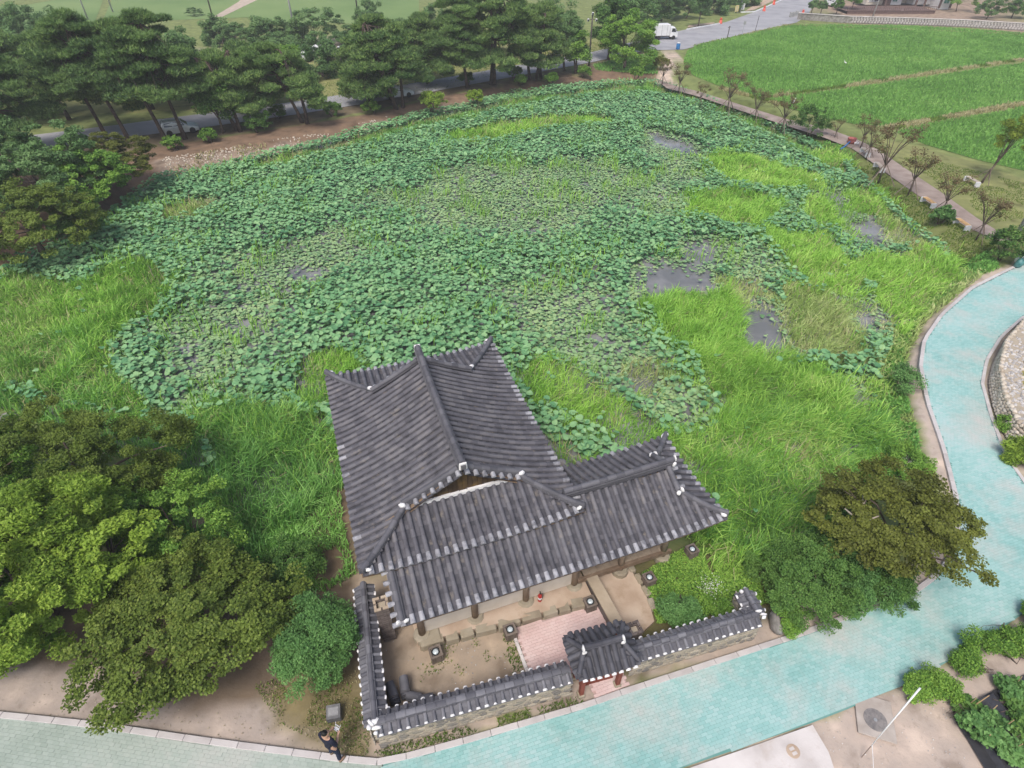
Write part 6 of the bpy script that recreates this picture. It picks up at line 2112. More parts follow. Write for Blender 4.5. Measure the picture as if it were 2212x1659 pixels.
lamp(943, 1420, 'wooden boxed floodlight standing alone on the bare dirt of the court')
lamp(1102, 1372, 'wooden boxed floodlight at the left corner of the pink paving')
lamp(1273, 1312, 'wooden boxed floodlight against the low mud wall')
lamp(1399, 1262, 'wooden boxed floodlight at the edge of the green garden', .5)
lamp(1491, 1200, 'wooden boxed floodlight among the reeds under the wing roof corner', .45)

fe = thing('fire_extinguisher', 'small red fire extinguisher on the clay terrace under the eave', 'extinguisher', (*G2(1166, 1297, .27), .27))
MB().lathe([(.075, 0), (.08, .03), (.08, .36), (.05, .43), (.03, .46)], 14).build('cylinder', M['red'], fe, shade=True)
MB().lathe([(.082, .14), (.082, .26)], 14).build('paper_label', M['white'], fe, shade=True)
MB().box((0, .02, .49), (.04, .12, .05)).build('valve_handle', M['black'], fe)
MB().tube([(.03, 0, .47), (.11, .03, .42), (.11, .05, .2), (.09, .05, .08)], .012, 6).build('hose', M['black'], fe)

# spare roof tiles stacked in the corner of the court
def tile_stack(u, v, n, label, rz, kind):
    t = thing('tile_stack', label, 'tile stack', (*G2(u, v), 0), rz, 'spare roof tiles stacked in the court corner')
    for k in range(n):
        o = bpy.data.objects.new('roof_tile', shape_mesh('ridgecap').copy() if k == 0 else tile_stack.me)
        if k == 0:
            o.data.materials.append(M['newtile'])
            tile_stack.me = o.data
        COL.objects.link(o)
        o.parent = t
        sc = 1.5
        o.matrix_basis = Matrix.Translation((random.uniform(-.015, .015), random.uniform(-.03, .03) + .012 * k, .02 + k * .034)) @ Matrix.Rotation(R(4), 4, 'X') @ Matrix.Scale(sc, 4)
    return t


tile_stack(856, 1522, 10, 'leftmost pile of dark curved roof tiles in the court corner', TH + R(8), 0)
tile_stack(879, 1512, 11, 'tall pile of dark curved roof tiles next to the leftmost pile', TH - R(4), 0)
tile_stack(915, 1514, 6, 'low pile of curved roof tiles right of the tall pile', TH + R(60), 0)
tile_stack(941, 1512, 6, 'small row of ring like roof tiles leaning on the front wall', TH + R(80), 0)

mk = thing('information_stone', 'dark granite block with a slanted engraved plate on the dry grass', 'marker stone', (*G2(724, 1546), 0), R(10))
b = MB()
b.extr([(-.20, 0), (.20, 0), (.20, .42), (-.20, .27)], -.23, .23)
b.build('stone_block', M['darkstone'], mk, bevel=.012)
sl_ = math.atan2(.15, .40)
pm = Matrix.Translation((0, 0, .352)) @ Matrix.Rotation(sl_, 4, 'X')
pl = MB().box((0, 0, .004), (.34, .26, .008), M=pm).build('engraved_plate', mat('dull_plate', [(0.15, 0.15, 0.155), (0.19, 0.19, 0.195)], .6, 5), mk)
tx = MB()
for r_ in range(6):
    x = -.14
    while x < .13:
        w_ = random.uniform(.012, .03)
        tx.box((x + w_ / 2, .09 - r_ * .034, .0105), (w_, .014, .003), M=pm)
        x += w_ + .008
tx.build('engraved_text', M['plate'], pl)


def rock(u, v, s, label, rz=0.0, z=0.0, name='rock'):
    t = blob(None, (*G2(u, v), z + s[2] * .7), s, name, 'rock', rz, 11)
    tag(t, label, 'rock')


rock(1670, 1352, (.20, .48, .36), 'tall weathered grey rock beside the right corner of the courtyard wall', .1)
rock(1212, 1006, (.45, .4, .4), 'pale round boulder at the pond edge below the main roof', .3, -.35)
rock(1190, 975, (.4, .55, .3), 'brown boulder in the reeds behind the pavilion', .3, -.5)
rock(20, 905, (.5, .4, .2), 'flat grey rock half hidden under the left trees', .3, 0)

# ------------------------------------------------------------------ lower right corner: manholes, pole, vegetable bed
mh = thing('manhole_cover', 'large round cast iron manhole cover in a concrete square by the teal path', 'manhole cover', (*G2(1890, 1556), .012), R(-18))
MB().box((0, .1, .0), (1.15, 1.35, .05)).build('concrete_square', M['slab'], mh, bevel=.01)
MB().lathe([(.36, .02), (.36, .036), (.33, .036)], 28).build('frame_ring', M['iron'], mh, shade=False)
cv = MB().lathe([(.325, .02), (.325, .034), (.01, .034)], 28).build('cover_plate', M['kerb'], mh)
for rr, n in ((.285, 22), (.20, 15), (.12, 9)):
    for k in range(n):
        a = 2 * math.pi * k / n
        MB().box((rr * math.cos(a), rr * math.sin(a), .038), (.05, .042 * rr / .2 * .8 + .01, .012), rz=a).build('stud', M['iron'], cv)
MB().lathe([(.055, .03), (.055, .044)], 14).build('hub', M['steel'], cv)
mh2 = thing('manhole_cover', 'small oval tan inspection cover set in the bright concrete slab', 'manhole cover', (*G2(1713, 1623), .014), R(20))
MB().lathe([(.21, 0), (.21, .012), (.19, .014)], 24).build('frame_ring', M['clay'], mh2)
for y in (-.07, .07):
    MB().box((0, y, .018), (.16, .09, .012)).build('plate', M['concrete'], mh2)

base = Vector(G(1861, 1636))
topz = 2.6
pt_ = Vector(G(1988, 1486, topz))
wp_ = thing('white_pole', 'slim white pole standing at the garden corner with a string tied to it', 'pole', base)
MB().tube([(0, 0, 0), (pt_ - base) * .2], .012, 6).build('stake_foot', M['stakedark'], wp_)
MB().tube([(pt_ - base) * .17, (pt_ - base) * .6, pt_ - base], [.014, .022, .03], 8).build('pole', M['white'], wp_, shade=True)
g2 = Vector(G(1900, 1700)) - base
MB().tube([(pt_ - base) * .19, g2 * .5 + Vector((0, 0, .25)), g2], .008, 5).build('string', M['white'], wp_)

# planted bed under black film
bedq = [(2057, 1540), (2070, 1528), (2103, 1516), (2166, 1481), (2230, 1450), (2420, 1470), (2420, 1760), (2140, 1700), (2126, 1660), (2090, 1600), (2063, 1560)]
bedo = sheet('mulched_bed', bedq, .03, M['mulch'])
dirb = np.array(G2(2126, 1660)) - np.array(G2(2057, 1540))
angb = math.atan2(dirb[1], dirb[0])
for (ua, va), (ub, vb) in (((2090, 1528), (2200, 1690)), ((2130, 1505), (2260, 1660)), ((2170, 1485), (2300, 1620))):
    p, q = Vector(G(ua, va, .03)), Vector(G(ub, vb, .03))
    b = MB()
    d = (q - p).normalized()
    n_ = Vector((-d.y, d.x, 0))
    V = []
    for e in (p, q):
        for x, z in ((-.34, 0), (-.2, .14), (.2, .14), (.34, 0)):
            V.append(tuple(e + n_ * x + Vector((0, 0, z))))
    b.add(V, [(0, 1, 5, 4), (1, 2, 6, 5), (2, 3, 7, 6), (0, 3, 2, 1), (4, 5, 6, 7)])
    b.build('film_ridge', M['mulch'], bedo)
for i, (u_, v_, s_, l_) in enumerate(((2112, 1577, .62, 'largest leafy vegetable plant on the black film'), (2085, 1540, .36, 'small vegetable plant at the tip of the black film'), (2180, 1492, .4, 'bushy vegetable plant near the top of the black film'), (2195, 1530, .35, 'vegetable plant with drying leaves on the black film'), (2168, 1628, .5, 'leafy vegetable plant at the bottom of the black film'), (2205, 1575, .4, 'vegetable plant at the right frame edge on the black film'))):
    tree('vegetable_plant', l_, 'plant', (u_, v_), s_ * 1.2, (s_, s_ * .9, s_ * .5), 0, 'leaf_blue' if i % 2 == 0 else 'leaf_dark', n=int(10 + 20 * s_), nl=70, size=.14, flat=.6, rc=.22, seed=160 + i, tr=.02, ntr=2, aspect=.8, up=1.5, group='vegetable plants on the black film', nlimb=5)
for i, (a, b_) in enumerate((((1636 + .288 * 1555, 1181 + .288 * 1240), (1636 + .288 * 1740, 1181 + .288 * 1115)), ((1636 + .288 * 1560, 1181 + .288 * 1200), (1636 + .288 * 1640, 1181 + .288 * 1140)), ((1636 + .288 * 1690, 1181 + .288 * 1290), (1636 + .288 * 1800, 1181 + .288 * 1190)),
                             ((1636 + .288 * 1810, 1181 + .288 * 1380), (1636 + .288 * 1925, 1181 + .288 * 1300)), ((1636 + .288 * 1705, 1181 + .288 * 1435), (1636 + .288 * 1750, 1181 + .288 * 1410)), ((1636 + .288 * 1890, 1181 + .288 * 1530), (1636 + .288 * 1990, 1181 + .288 * 1480)), ((1636 + .288 * 1930, 1181 + .288 * 1040), (1636 + .288 * 1985, 1181 + .288 * 975)))):
    p, q = Vector(G(*a)), Vector(G(*b_, .9))
    lab = ('long bamboo stake crossing above the biggest vegetable plant', 'short bamboo stake behind the small tip plant', 'bamboo stake in the middle of the black film bed', 'bamboo stake with a pale knob right of the biggest plant', 'stub of bamboo beside the biggest vegetable plant', 'bamboo stake at the lower right frame edge', 'bamboo stake at the top right end of the black film')[i]
    o = MB().tube([(0, 0, 0), q - p], [.017, .014], 6).build('bamboo_stake', M['stake'], None, label=lab, cat='stake', group='bamboo stakes of the vegetable bed')
    o.location = p

# curved dry stone planter at the right edge
PLB = [(2300, 660), (2212, 712), (2172, 745), (2146, 790), (2137, 835), (2152, 900), (2185, 965), (2260, 1050)]
PLT = [(2320, 640), (2225, 680), (2176, 735), (2163, 790), (2172, 850), (2205, 915), (2300, 985)]
pw_ = thing('stone_planter', 'curved dry stone planter wall with a pale cobbled top at the right frame edge', 'planter', (0, 0, 0))
hh = .85
def rs(pts, n, z):
    P = [np.array(G2(*p, z)) for p in pts]
    L = np.cumsum([0] + [np.hypot(*(b - a)) for a, b in zip(P[:-1], P[1:])])
    return [np.array([np.interp(s, L, [p[0] for p in P]), np.interp(s, L, [p[1] for p in P])]) for s in np.linspace(0, L[-1], n)]
NB = 25
lo_, hi_ = rs(PLB, NB, 0), rs(PLT, NB, hh)
b = MB()
V = []
for a, c in zip(lo_, hi_):
    d = c + (c - a) / max(.01, np.hypot(*(c - a))) * .0
    V += [(*a, -.05), (*c, hh - .04)]
F = [(i * 2, i * 2 + 2, i * 2 + 3, i * 2 + 1) for i in range(NB - 1)]
b.add(V, F)
b.build('wall_core', M['mortar'], pw_)
# outer normals and rubble stones on the battered face
cn = 0
for r_ in range(6):
    f = (r_ + .5) / 6
    P = [a + (c - a) * f for a, c in zip(lo_, hi_)]
    z = f * hh
    s = 0.0
    L = np.cumsum([0] + [np.hypot(*(q - p)) for p, q in zip(P[:-1], P[1:])])
    while s < L[-1] - .1:
        w_ = random.uniform(.18, .38)
        x = np.interp(s + w_ / 2, L, [p[0] for p in P])
        y = np.interp(s + w_ / 2, L, [p[1] for p in P])
        x2 = np.interp(s + w_ / 2 + .05, L, [p[0] for p in P])
        y2 = np.interp(s + w_ / 2 + .05, L, [p[1] for p in P])
        o = bpy.data.objects.new('stone', STONES[cn % 7].copy() if cn < 7 else stonepale[cn % 7])
        if cn < 7:
            o.data.materials.clear()
            o.data.materials.append(M['wallcap'])
            stonepale = (stonepale if cn else []) + [o.data]
        COL.objects.link(o)
        o.parent = pw_
        o.location = (x, y, z)
        ang = math.atan2(y2 - y, x2 - x)
        o.rotation_euler = (R(-35), random.uniform(-.3, .3), ang)
        o.scale = (w_ * 1.02, .12, hh / 6 * random.uniform(1.2, 1.7))
        cn += 1
        s += w_ * .95
for i in range(NB - 1):
    for q in range(2):
        p = hi_[i] + (hi_[i + 1] - hi_[i]) * (q * .5)
        blob(pw_, (p[0], p[1], hh), (random.uniform(.12, .18), random.uniform(.12, .17), .09), 'cap_stone', 'wallcap', random.uniform(0, 3), 8)
inner = rs([(2420, 640), (2330, 690), (2228, 760), (2207, 800), (2213, 860), (2260, 900), (2400, 960)], NB, hh)
b = MB()
V, F = [], []
for a, c in zip(hi_, inner):
    V += [(*a, hh - .02), (*c, hh - .02)]
b.add(V, [(i * 2, i * 2 + 2, i * 2 + 3, i * 2 + 1) for i in range(NB - 1)])
b.build('cobble_bed', M['mortar'], pw_)
cob = MB()
for k in range(620):
    i = random.randrange(NB - 1)
    t, f = random.random(), random.random()
    p = (hi_[i] * (1 - t) + hi_[i + 1] * t) * (1 - f) + (inner[i] * (1 - t) + inner[i + 1] * t) * f
    s = random.uniform(.05, .11)
    r_ = random.random()
    n = 6
    V = [(p[0] + s * math.cos(j * 1.047 + r_) * random.uniform(.7, 1.1), p[1] + s * math.sin(j * 1.047 + r_) * random.uniform(.7, 1.1), hh - .02) for j in range(n)]
    V += [(p[0] + (v[0] - p[0]) * .6, p[1] + (v[1] - p[1]) * .6, hh + random.uniform(.02, .05)) for v in V]
    cob.add(V, [(j, (j + 1) % n, n + (j + 1) % n, n + j) for j in range(n)] + [tuple(range(n, 2 * n))])
cob.build('cobbles', M['cobble'], pw_, kind='stuff')
for i in range(0, NB - 1):
    p = inner[i]
    blob(pw_, (p[0], p[1], hh), (.13, .13, .08), 'cap_stone', 'wallcap', random.uniform(0, 3), 8)
soil = [tuple(p) for p in inner] + [(40, 14), (40, 24)]
b = MB()
b.add([(*p, hh - .06) for p in inner] + [(inner[-1][0] + 8, inner[-1][1], hh - .06), (inner[0][0] + 8, inner[0][1], hh - .06)], [tuple(range(NB + 2))])
b.build('soil', M['ground'] if False else mat('dry_turf', [(0.20, 0.20, 0.07), (0.30, 0.27, 0.10)], .95, 2, 5, 0, coord='World'), pw_)

# ------------------------------------------------------------------ benches
def bench(wood, label, p, rz, L=1.75):
    t = thing('bench', label, 'bench', (*p, -.03), rz, 'stone and timber benches along the walking path')
    for sx in (-1, 1):
        b = MB()
        b.extr([(-.24, 0), (.24, 0), (.24, .40), (.17, .46), (-.17, .46), (-.24, .40)], sx * (L / 2) - .15 * (1 if sx > 0 else -0) - (0 if sx > 0 else 0), sx * (L / 2) + (.15 if sx < 0 else 0))
        b.build('leg', M['palestone'], t, bevel=.015)
    for k in range(4):
        MB().box((0, -.15 + k * .1, .45), (L - .22, .088, .045)).build('slat', M[wood], t)
    return t


def bench_at(wood, label, a, b, L=1.75):
    p, q = np.array(G2(*a)), np.array(G2(*b))
    c = (p + q) / 2
    d = q - p
    return bench(wood, label, c, math.atan2(d[1], d[0]), min(2.1, max(1.6, np.hypot(*d) * .95)))


Z4 = lambda x, y: (1497.7 + .3229 * x, 230.4 + .3229 * y)
bench_at('greybench', 'farthest bench with a grey weathered seat under a bronze tree', Z4(1125, 300), Z4(1165, 340))
bench_at('greybench', 'second bench with a grey seat partly behind a staked tree', Z4(1215, 398), Z4(1262, 443))
bench_at('benchwood', 'orange timber bench between two bronze trees on the pond side', Z4(1530, 632), Z4(1602, 682))
bench_at('benchwood', 'nearest orange timber bench beside the walking path', Z4(1748, 775), Z4(1830, 832))
bench_at('greybench', 'bench on the lawn side of the path beside the lime tree', Z4(1815, 492), Z4(1900, 540))

# ------------------------------------------------------------------ vehicles
def wheel(t, x, y, r=.33, w=.22):
    wv = thing_child('wheel', t, (x, y, r))
    prof = [(r * .62, -w / 2), (r * .94, -w / 2), (r, -w / 2 + .03), (r, w / 2 - .03), (r * .94, w / 2), (r * .62, w / 2)]
    b = MB().lathe(prof, 20)
    b.v = [(p[0], p[2], p[1]) for p in b.v]
    b.build('tyre', M['rubber'], wv, shade=True)
    s = 1 if y > 0 else -1
    b = MB().lathe([(r * .63, -.05), (r * .60, .10), (r * .2, .07), (.01, .09)], 16)
    b.v = [(p[0], p[2] * s, p[1]) for p in b.v]
    b.build('rim', M['steel'], wv, shade=True)


def thing_child(name, parent, loc):
    o = bpy.data.objects.new(name, None)
    COL.objects.link(o)
    o.parent = parent
    o.location = loc
    o.empty_display_size = .1
    return o


def shell(name, stations, m, parent, bevel=.03):
    """Loft of rounded rectangles along x: (x, halfwidth_bottom, halfwidth_top, z0, z1)."""
    V, F = [], []
    for x, wb, wt, z0, z1 in stations:
        c = min(.09, (z1 - z0) * .3)
        V += [(x, -wb, z0), (x, wb, z0), (x, wb * 1.0 + (wt - wb) * .4, z0 + (z1 - z0) * .55), (x, wt, z1 - c), (x, wt - c, z1), (x, -wt + c, z1), (x, -wt, z1 - c), (x, -(wb + (wt - wb) * .4), z0 + (z1 - z0) * .55)]
    n = 8
    for i in range(len(stations) - 1):
        for k in range(n):
            F.append((i * n + k, (i + 1) * n + k, (i + 1) * n + (k + 1) % n, i * n + (k + 1) % n))
    F += [tuple(range(n)), tuple((len(stations) - 1) * n + k for k in range(n - 1, -1, -1))]
    return MB().add(V, F, .5).build(name, m, parent, bevel=bevel)


def car(label, p, rz, paint, suv=False, scale=1.0, name='parked_car', group='cars parked along the grey road'):
    t = thing(name, label, 'car', (*p, 0.0), rz, group)
    t.scale = (scale,) * 3
    hb_, hr = (1.0, 1.68) if suv else (.88, 1.43)
    W2 = .9
    g = .24
    bd = shell('body', [(-2.2, W2 * .82, W2 * .8, .36, hb_ - .12), (-2.12, W2 * .93, W2 * .9, g, hb_ - .03), (-1.7, W2, W2 * .95, g, hb_), (1.0, W2, W2 * .95, g, hb_), (1.75, W2 * .97, W2 * .88, g, hb_ - .10), (2.12, W2 * .86, W2 * .78, g + .05, hb_ - .24), (2.2, W2 * .76, W2 * .7, .36, hb_ - .32)], M[paint], t)
    x0, x1, x2, x3 = (-2.1, -1.85, .25, 1.0) if suv else (-1.75, -1.0, .25, 1.1)
    cab = shell('cabin', [(x0, W2 * .88, W2 * .86, hb_ - .05, hb_ + .02), (x1, W2 * .9, W2 * .72, hb_ - .05, hr - .03), ((x1 + x2) / 2, W2 * .92, W2 * .74, hb_ - .05, hr), (x2, W2 * .92, W2 * .73, hb_ - .05, hr - .04), (x3, W2 * .9, W2 * .88, hb_ - .05, hb_ + .02)], M[paint], t)
    dz = hr - hb_
    for sy in (-1, 1):
        y0, y1 = W2 * .915, W2 * .78
        for a, b_ in (((x1 + .15), -.72), (-.66, .05), (.12, x2 + .42)):
            zb, ztp = hb_ + .05, hr - .17
            ins = .26 if b_ > x2 else .03
            V = [(a, sy * y0, zb), (b_, sy * y0, zb), (b_ - ins, sy * y1, ztp), (a + .06, sy * y1, ztp)]
            V2 = [(x, y - sy * .05, z) for x, y, z in V]
            MB().add(V + V2, [(0, 1, 2, 3), (7, 6, 5, 4), (0, 4, 5, 1), (1, 5, 6, 2), (2, 6, 7, 3), (3, 7, 4, 0)]).build('side_window', M['glass'], t)
        MB().box((.62, sy * (W2 + .07), hb_ + .08), (.12, .18, .12)).build('mirror', M[paint], t, bevel=.03)
        MB().box((2.1, sy * W2 * .62, hb_ - .32), (.14, .32, .13)).build('headlight', M['lens'], t, bevel=.02)
        MB().box((-2.16, sy * W2 * .7, hb_ - .16), (.1, .2, .22)).build('taillight', M['red'], t, bevel=.02)
        for xw in (-1.32, 1.35):
            wheel(t, xw, sy * (W2 - .10), .36 if suv else .32)
        for xd in (-.62, .1):
            MB().box((xd - .05, sy * (W2 + .005), hb_ - .14), (.16, .03, .035)).build('door_handle', M['steel'], t)
        if suv:
            MB().tube([(-1.7, sy * .56, hr + .0), (-1.6, sy * .57, hr + .07), (0, sy * .57, hr + .07), (.15, sy * .56, hr - .02)], .022, 6).build('roof_rail', M['black'], t)
    for a, b_, nm in ((x3 - .06, x2 + .08, 'windscreen'), (x0 + .05, x1 - .04, 'rear_window')):
        d = .04 if nm == 'windscreen' else -.04
        V = [(a + d, -W2 * .8, hb_ + .05), (a + d, W2 * .8, hb_ + .05), (b_ + d, W2 * .64, hr - .1), (b_ + d, -W2 * .64, hr - .1)]
        V2 = [(x - d * 1.5, y, z - .03) for x, y, z in V]
        MB().add(V + V2, [(0, 1, 2, 3), (7, 6, 5, 4), (0, 4, 5, 1), (1, 5, 6, 2), (2, 6, 7, 3), (3, 7, 4, 0)]).build(nm, M['glass'], t)
    MB().box((2.17, 0, .5), (.08, .52, .12)).build('number_plate', M['white'], t)
    MB().box((-2.2, 0, .62), (.06, .52, .12)).build('number_plate', M['white'], t)
    return t


rdir = np.array(G2(640, 232)) - np.array(G2(250, 284))
ra = math.atan2(rdir[1], rdir[0])
car('silver off-road car parked on the grey road behind pine trunks', G2(392, 287), ra, 'silver', True, .88)
car('white saloon car parked behind the three leaning pine trunks', G2(858, 210), ra + .02, 'white', False, .98)
car('white car in the lot behind the bright bushy tree left of the lamp', G2(597, 122), ra + 1.2, 'white', True, .9, group='cars in the lot beyond the road')
car('grey car in the lot beyond the road between the trees', G2(667, 128), ra + 1.0, 'silver', False, .95, group='cars in the lot beyond the road')
car('white car farthest right in the lot below the globe shaped tree', G2(695, 116), ra + .3, 'white', False, .95, group='cars in the lot beyond the road')
car('white car in the lot far left seen between pine branches', G2(108, 140), ra + .5, 'white', True, .95, group='cars in the lot beyond the road')
car('white people carrier parked beside the house at the top right', G2(1796, 13), R(100), 'white', True, 1.0, 'parked_van', 'vehicles at the house')

tk = thing('delivery_truck', 'small white box truck half hidden by the light green tree at the junction', 'truck', (*G2(1434, 84), 0), R(8))
shell('cab', [(.75, .8, .72, .45, 1.88), (.95, .82, .76, .42, 1.95), (1.55, .84, .74, .40, 1.93), (2.05, .84, .76, .40, 1.25), (2.2, .8, .74, .42, 1.05)], M['white'], tk)
MB().box((-.85, 0, 1.5), (3.0, 1.72, 1.75)).build('cargo_box', M['white'], tk, bevel=.04)
for k in range(3):
    for sy in (-1, 1):
        MB().box((-1.9 + k, sy * .87, 1.5), (.06, .03, 1.7)).build('box_rib', M['steel'], tk)
MB().box((-.6, 0, .52), (3.3, 1.1, .16)).build('chassis', M['black'], tk)
for sy in (-1, 1):
    V = [(1.0, sy * .83, 1.2), (1.8, sy * .85, 1.2), (1.6, sy * .79, 1.72), (1.05, sy * .79, 1.75)]
    V2 = [(x, y - sy * .05, z) for x, y, z in V]
    MB().add(V + V2, [(0, 1, 2, 3), (7, 6, 5, 4), (0, 4, 5, 1), (1, 5, 6, 2), (2, 6, 7, 3), (3, 7, 4, 0)]).build('side_window', M['glass'], tk)
    wheel(tk, 1.45, sy * .74, .33)
    wheel(tk, -1.3, sy * .74, .33)
    MB().box((2.17, sy * .6, .8), (.08, .28, .16)).build('headlight', M['lens'], tk, bevel=.02)
    MB().box((1.75, sy * .98, 1.5), (.06, .16, .26)).build('mirror', M['black'], tk, bevel=.02)
V = [(1.70, -.68, 1.78), (1.70, .68, 1.78), (2.10, .72, 1.28), (2.10, -.72, 1.28)]
V2 = [(x - .05, y, z - .04) for x, y, z in V]
MB().add(V + V2, [(0, 3, 2, 1), (7, 4, 5, 6), (0, 4, 7, 3), (1, 2, 6, 5)]).build('windscreen', M['glass'], tk)
MB().box((2.2, 0, .55), (.06, .5, .11)).build('number_plate', M['white'], tk)

# ------------------------------------------------------------------ poles, posts, signs, barriers
def pole(name, label, u, v, h, r0, r1, m, cat='utility pole', lean=(0, 0), group=None, arms=0):
    t = thing(name, label, cat, (*G2(u, v), 0), 0, group)
    MB().tube([(0, 0, -.1), (lean[0] * .5, lean[1] * .5, h * .5), (lean[0], lean[1], h)], [r0, (r0 + r1) / 2, r1], 10).build('shaft', M[m], t, shade=True)
    for k in range(arms):
        MB().bar((lean[0] - .7, lean[1], h - .4 - k * .6), (lean[0] + .7, lean[1], h - .4 - k * .6), .09).build('crossarm', M['steel'], t)
        for x in (-.6, 0, .6):
            MB().lathe([(.05, 0), (.06, .06), (.03, .14)], 8, (lean[0] + x, lean[1], h - .36 - k * .6)).build('insulator', M['white'], t)
    return t


UG = 'utility poles beyond the road'
pole('utility_pole', 'white concrete utility pole behind the globe shaped tree', 640, 84, 13, .17, .11, 'poleconc', group=UG, arms=1)
pole('utility_pole', 'dark slim utility pole at the foot of the dirt track', 459, 36, 11, .15, .1, 'darkpole', group=UG, arms=1)
pole('utility_pole', 'grey utility pole at the top left beside the far field', 190, 42, 11, .16, .1, 'poleconc', group=UG, arms=1)
pole('utility_pole', 'second grey utility pole over the far field left of the dirt track', 244, 26, 11, .16, .1, 'poleconc', group=UG, arms=1)
pole('utility_pole', 'slim dark utility pole next to the lone dark round tree', 776, 50, 11, .15, .1, 'darkpole', group=UG, arms=1)
pole('utility_pole', 'grey utility pole beside the timber deck at the top right', 1884, 38, 8, .15, .1, 'poleconc', lean=(.5, 0), group='utility poles near the house')
pole('utility_pole', 'utility pole behind the yellow and white sign boards', 1598, 24, 9, .16, .11, 'poleconc', group='utility poles near the house', arms=1)
pole('street_pole', 'thick grey steel pole at the right frame edge by the wrapped sack', 2184, 527, 7, .15, .12, 'steel', cat='pole')


def floodlight(label, u, v, vtop, dark=True):
    h = height_at(u, v, vtop)
    t = thing('lamp_post', label, 'lamp post', (*G2(u, v), 0), 0, 'floodlight posts on the pond bank')
    MB().tube([(0, 0, 0), (0, 0, h)], [.14, .10], 10).build('shaft', M['darkpole'], t, shade=True)
    MB().bar((-.6, 0, h - .7), (.6, 0, h - .7), .07).build('crossarm', M['darkpole'], t)
    for x, z in ((-.6, h - .75), (.6, h - .75), (0, h + .05)):
        MB().box((x, -.12, z), (.34, .36, .36), taper=.75).build('lamp_head', M['palestone'], t, bevel=.04)
        MB().box((x, -.32, z - .02), (.26, .03, .24)).build('lamp_glass', M['glass'], t)


floodlight('tall dark lamp post with three white floodlight heads between the leafy trees', 1272, 142, 30)
floodlight('lamp post with white floodlight heads half hidden by the crooked pine', 748, 200, 104)
pt1 = thing('post', 'short dark post with a stub arm on the field verge', 'post', (*G2(1571, 82), 0))
MB().tube([(0, 0, 0), (.05, 0, 1.9)], .075, 8).build('shaft', M['darkpole'], pt1)
MB().bar((-.25, 0, 1.6), (.2, 0, 1.75), .08).build('arm', M['darkpole'], pt1)
pt2 = thing('street_sign', 'small square blank sign on a thin post at the field verge', 'sign', (*G2(1603, 74), 0))
MB().tube([(0, 0, 0), (0, 0, 2.1)], .035, 6).build('post', M['steel'], pt2)
MB().box((.06, -.05, 1.85), (.5, .03, .55)).build('sign_panel', M['steel'], pt2)
MB().box((.06, -.07, 1.87), (.34, .012, .36)).build('panel_face', M['plate'], pt2)
pt3 = thing('post', 'thin bare post farthest right on the field verge', 'post', (*G2(1631, 68), 0))
MB().tube([(0, 0, 0), (.12, 0, 2.6)], .045, 6).build('shaft', M['darkpole'], pt3)


def barrier(label, u, v):
    t = thing('traffic_barrier', label, 'traffic barrier', (*G2(u, v), 0), random.uniform(-.4, .4), 'orange traffic barriers along the roadworks')
    MB().lathe([(.34, 0), (.36, .1), (.30, .16), (.27, .62), (.22, .66)], 14).build('drum', M['orange'], t, shade=True)
    MB().lathe([(.285, .36), (.278, .5)], 14).build('white_band', M['white'], t)
    MB().lathe([(.22, .66), (.20, .98), (.10, 1.05)], 14).build('top', M['orange'], t, shade=True)


for lab, u, v in (('orange barrier drum at the tip of the white kerb left of the junction', 1556, 51), ('orange barrier drum on the roadworks verge nearest the sign boards', 1650, 24), ('orange barrier drum farthest up the roadworks verge', 1671, 10), ('orange barrier drum beside the concrete blocks at the wall end', 1733, 33)):
    barrier(lab, u, v)
for lab, u, v, mm in (('pale yellow standing notice board at the roadworks', 1590, 28, 'benchwood'), ('white standing notice board beside the yellow one', 1603, 24, 'white')):
    t = thing('notice_board', lab, 'notice board', (*G2(u, v), 0), R(5))
    MB().box((0, 0, .85), (.75, .05, 1.15)).build('board', mat('yellow_board', [(0.6, 0.5, 0.2), (0.68, 0.58, 0.28)], .6, 3) if mm != 'white' else M['white'], t)
    for k in range(4):
        MB().box((0, -.032, 1.2 - k * .24), (.5 - .06 * (k % 2), .012, .09)).build('text_line', M['plate'], t)
    for sx in (-1, 1):
        MB().bar((sx * .3, .05, .7), (sx * .32, .3, 0), .05).build('leg', M['steel'], t)
        MB().box((sx * .3, 0, .15), (.05, .05, .3)).build('leg', M['steel'], t)
for i, (u, v) in enumerate(((1708, 37), (1714, 36), (1720, 34))):
    t = thing('concrete_block', ('left stack of grey concrete blocks at the road edge', 'middle stack of grey concrete blocks at the road edge', 'right stack of grey concrete blocks by the orange drum')[i], 'concrete blocks', (*G2(u, v), 0), R(20), 'stacked concrete blocks')
    for k in range(3):
        MB().box((0, 0, .15 + k * .3), (.62, .4, .27), rz=random.uniform(-.06, .06)).build('block', M['poleconc'], t)
# white kerbs and verge of the roadworks
kw = group_empty('road_kerb')
strip('k', [(1484, 64), (1505, 60), (1530, 56), (1556, 51)], .3, -.05, .16, M['white'], 1.2, kw)
strip('k', [(1600, 27), (1630, 26), (1652, 17), (1690, 0), (1720, -14)], .35, -.05, .16, M['white'], 1.2, kw)
sheet('verge', [(1610, 24), (1628, 22), (1650, 12), (1690, -8), (1660, -10)], .04, M['clay'])
sheet('verge', [(1484, 60), (1540, 52), (1545, 48), (1488, 55)], .04, M['clay'])

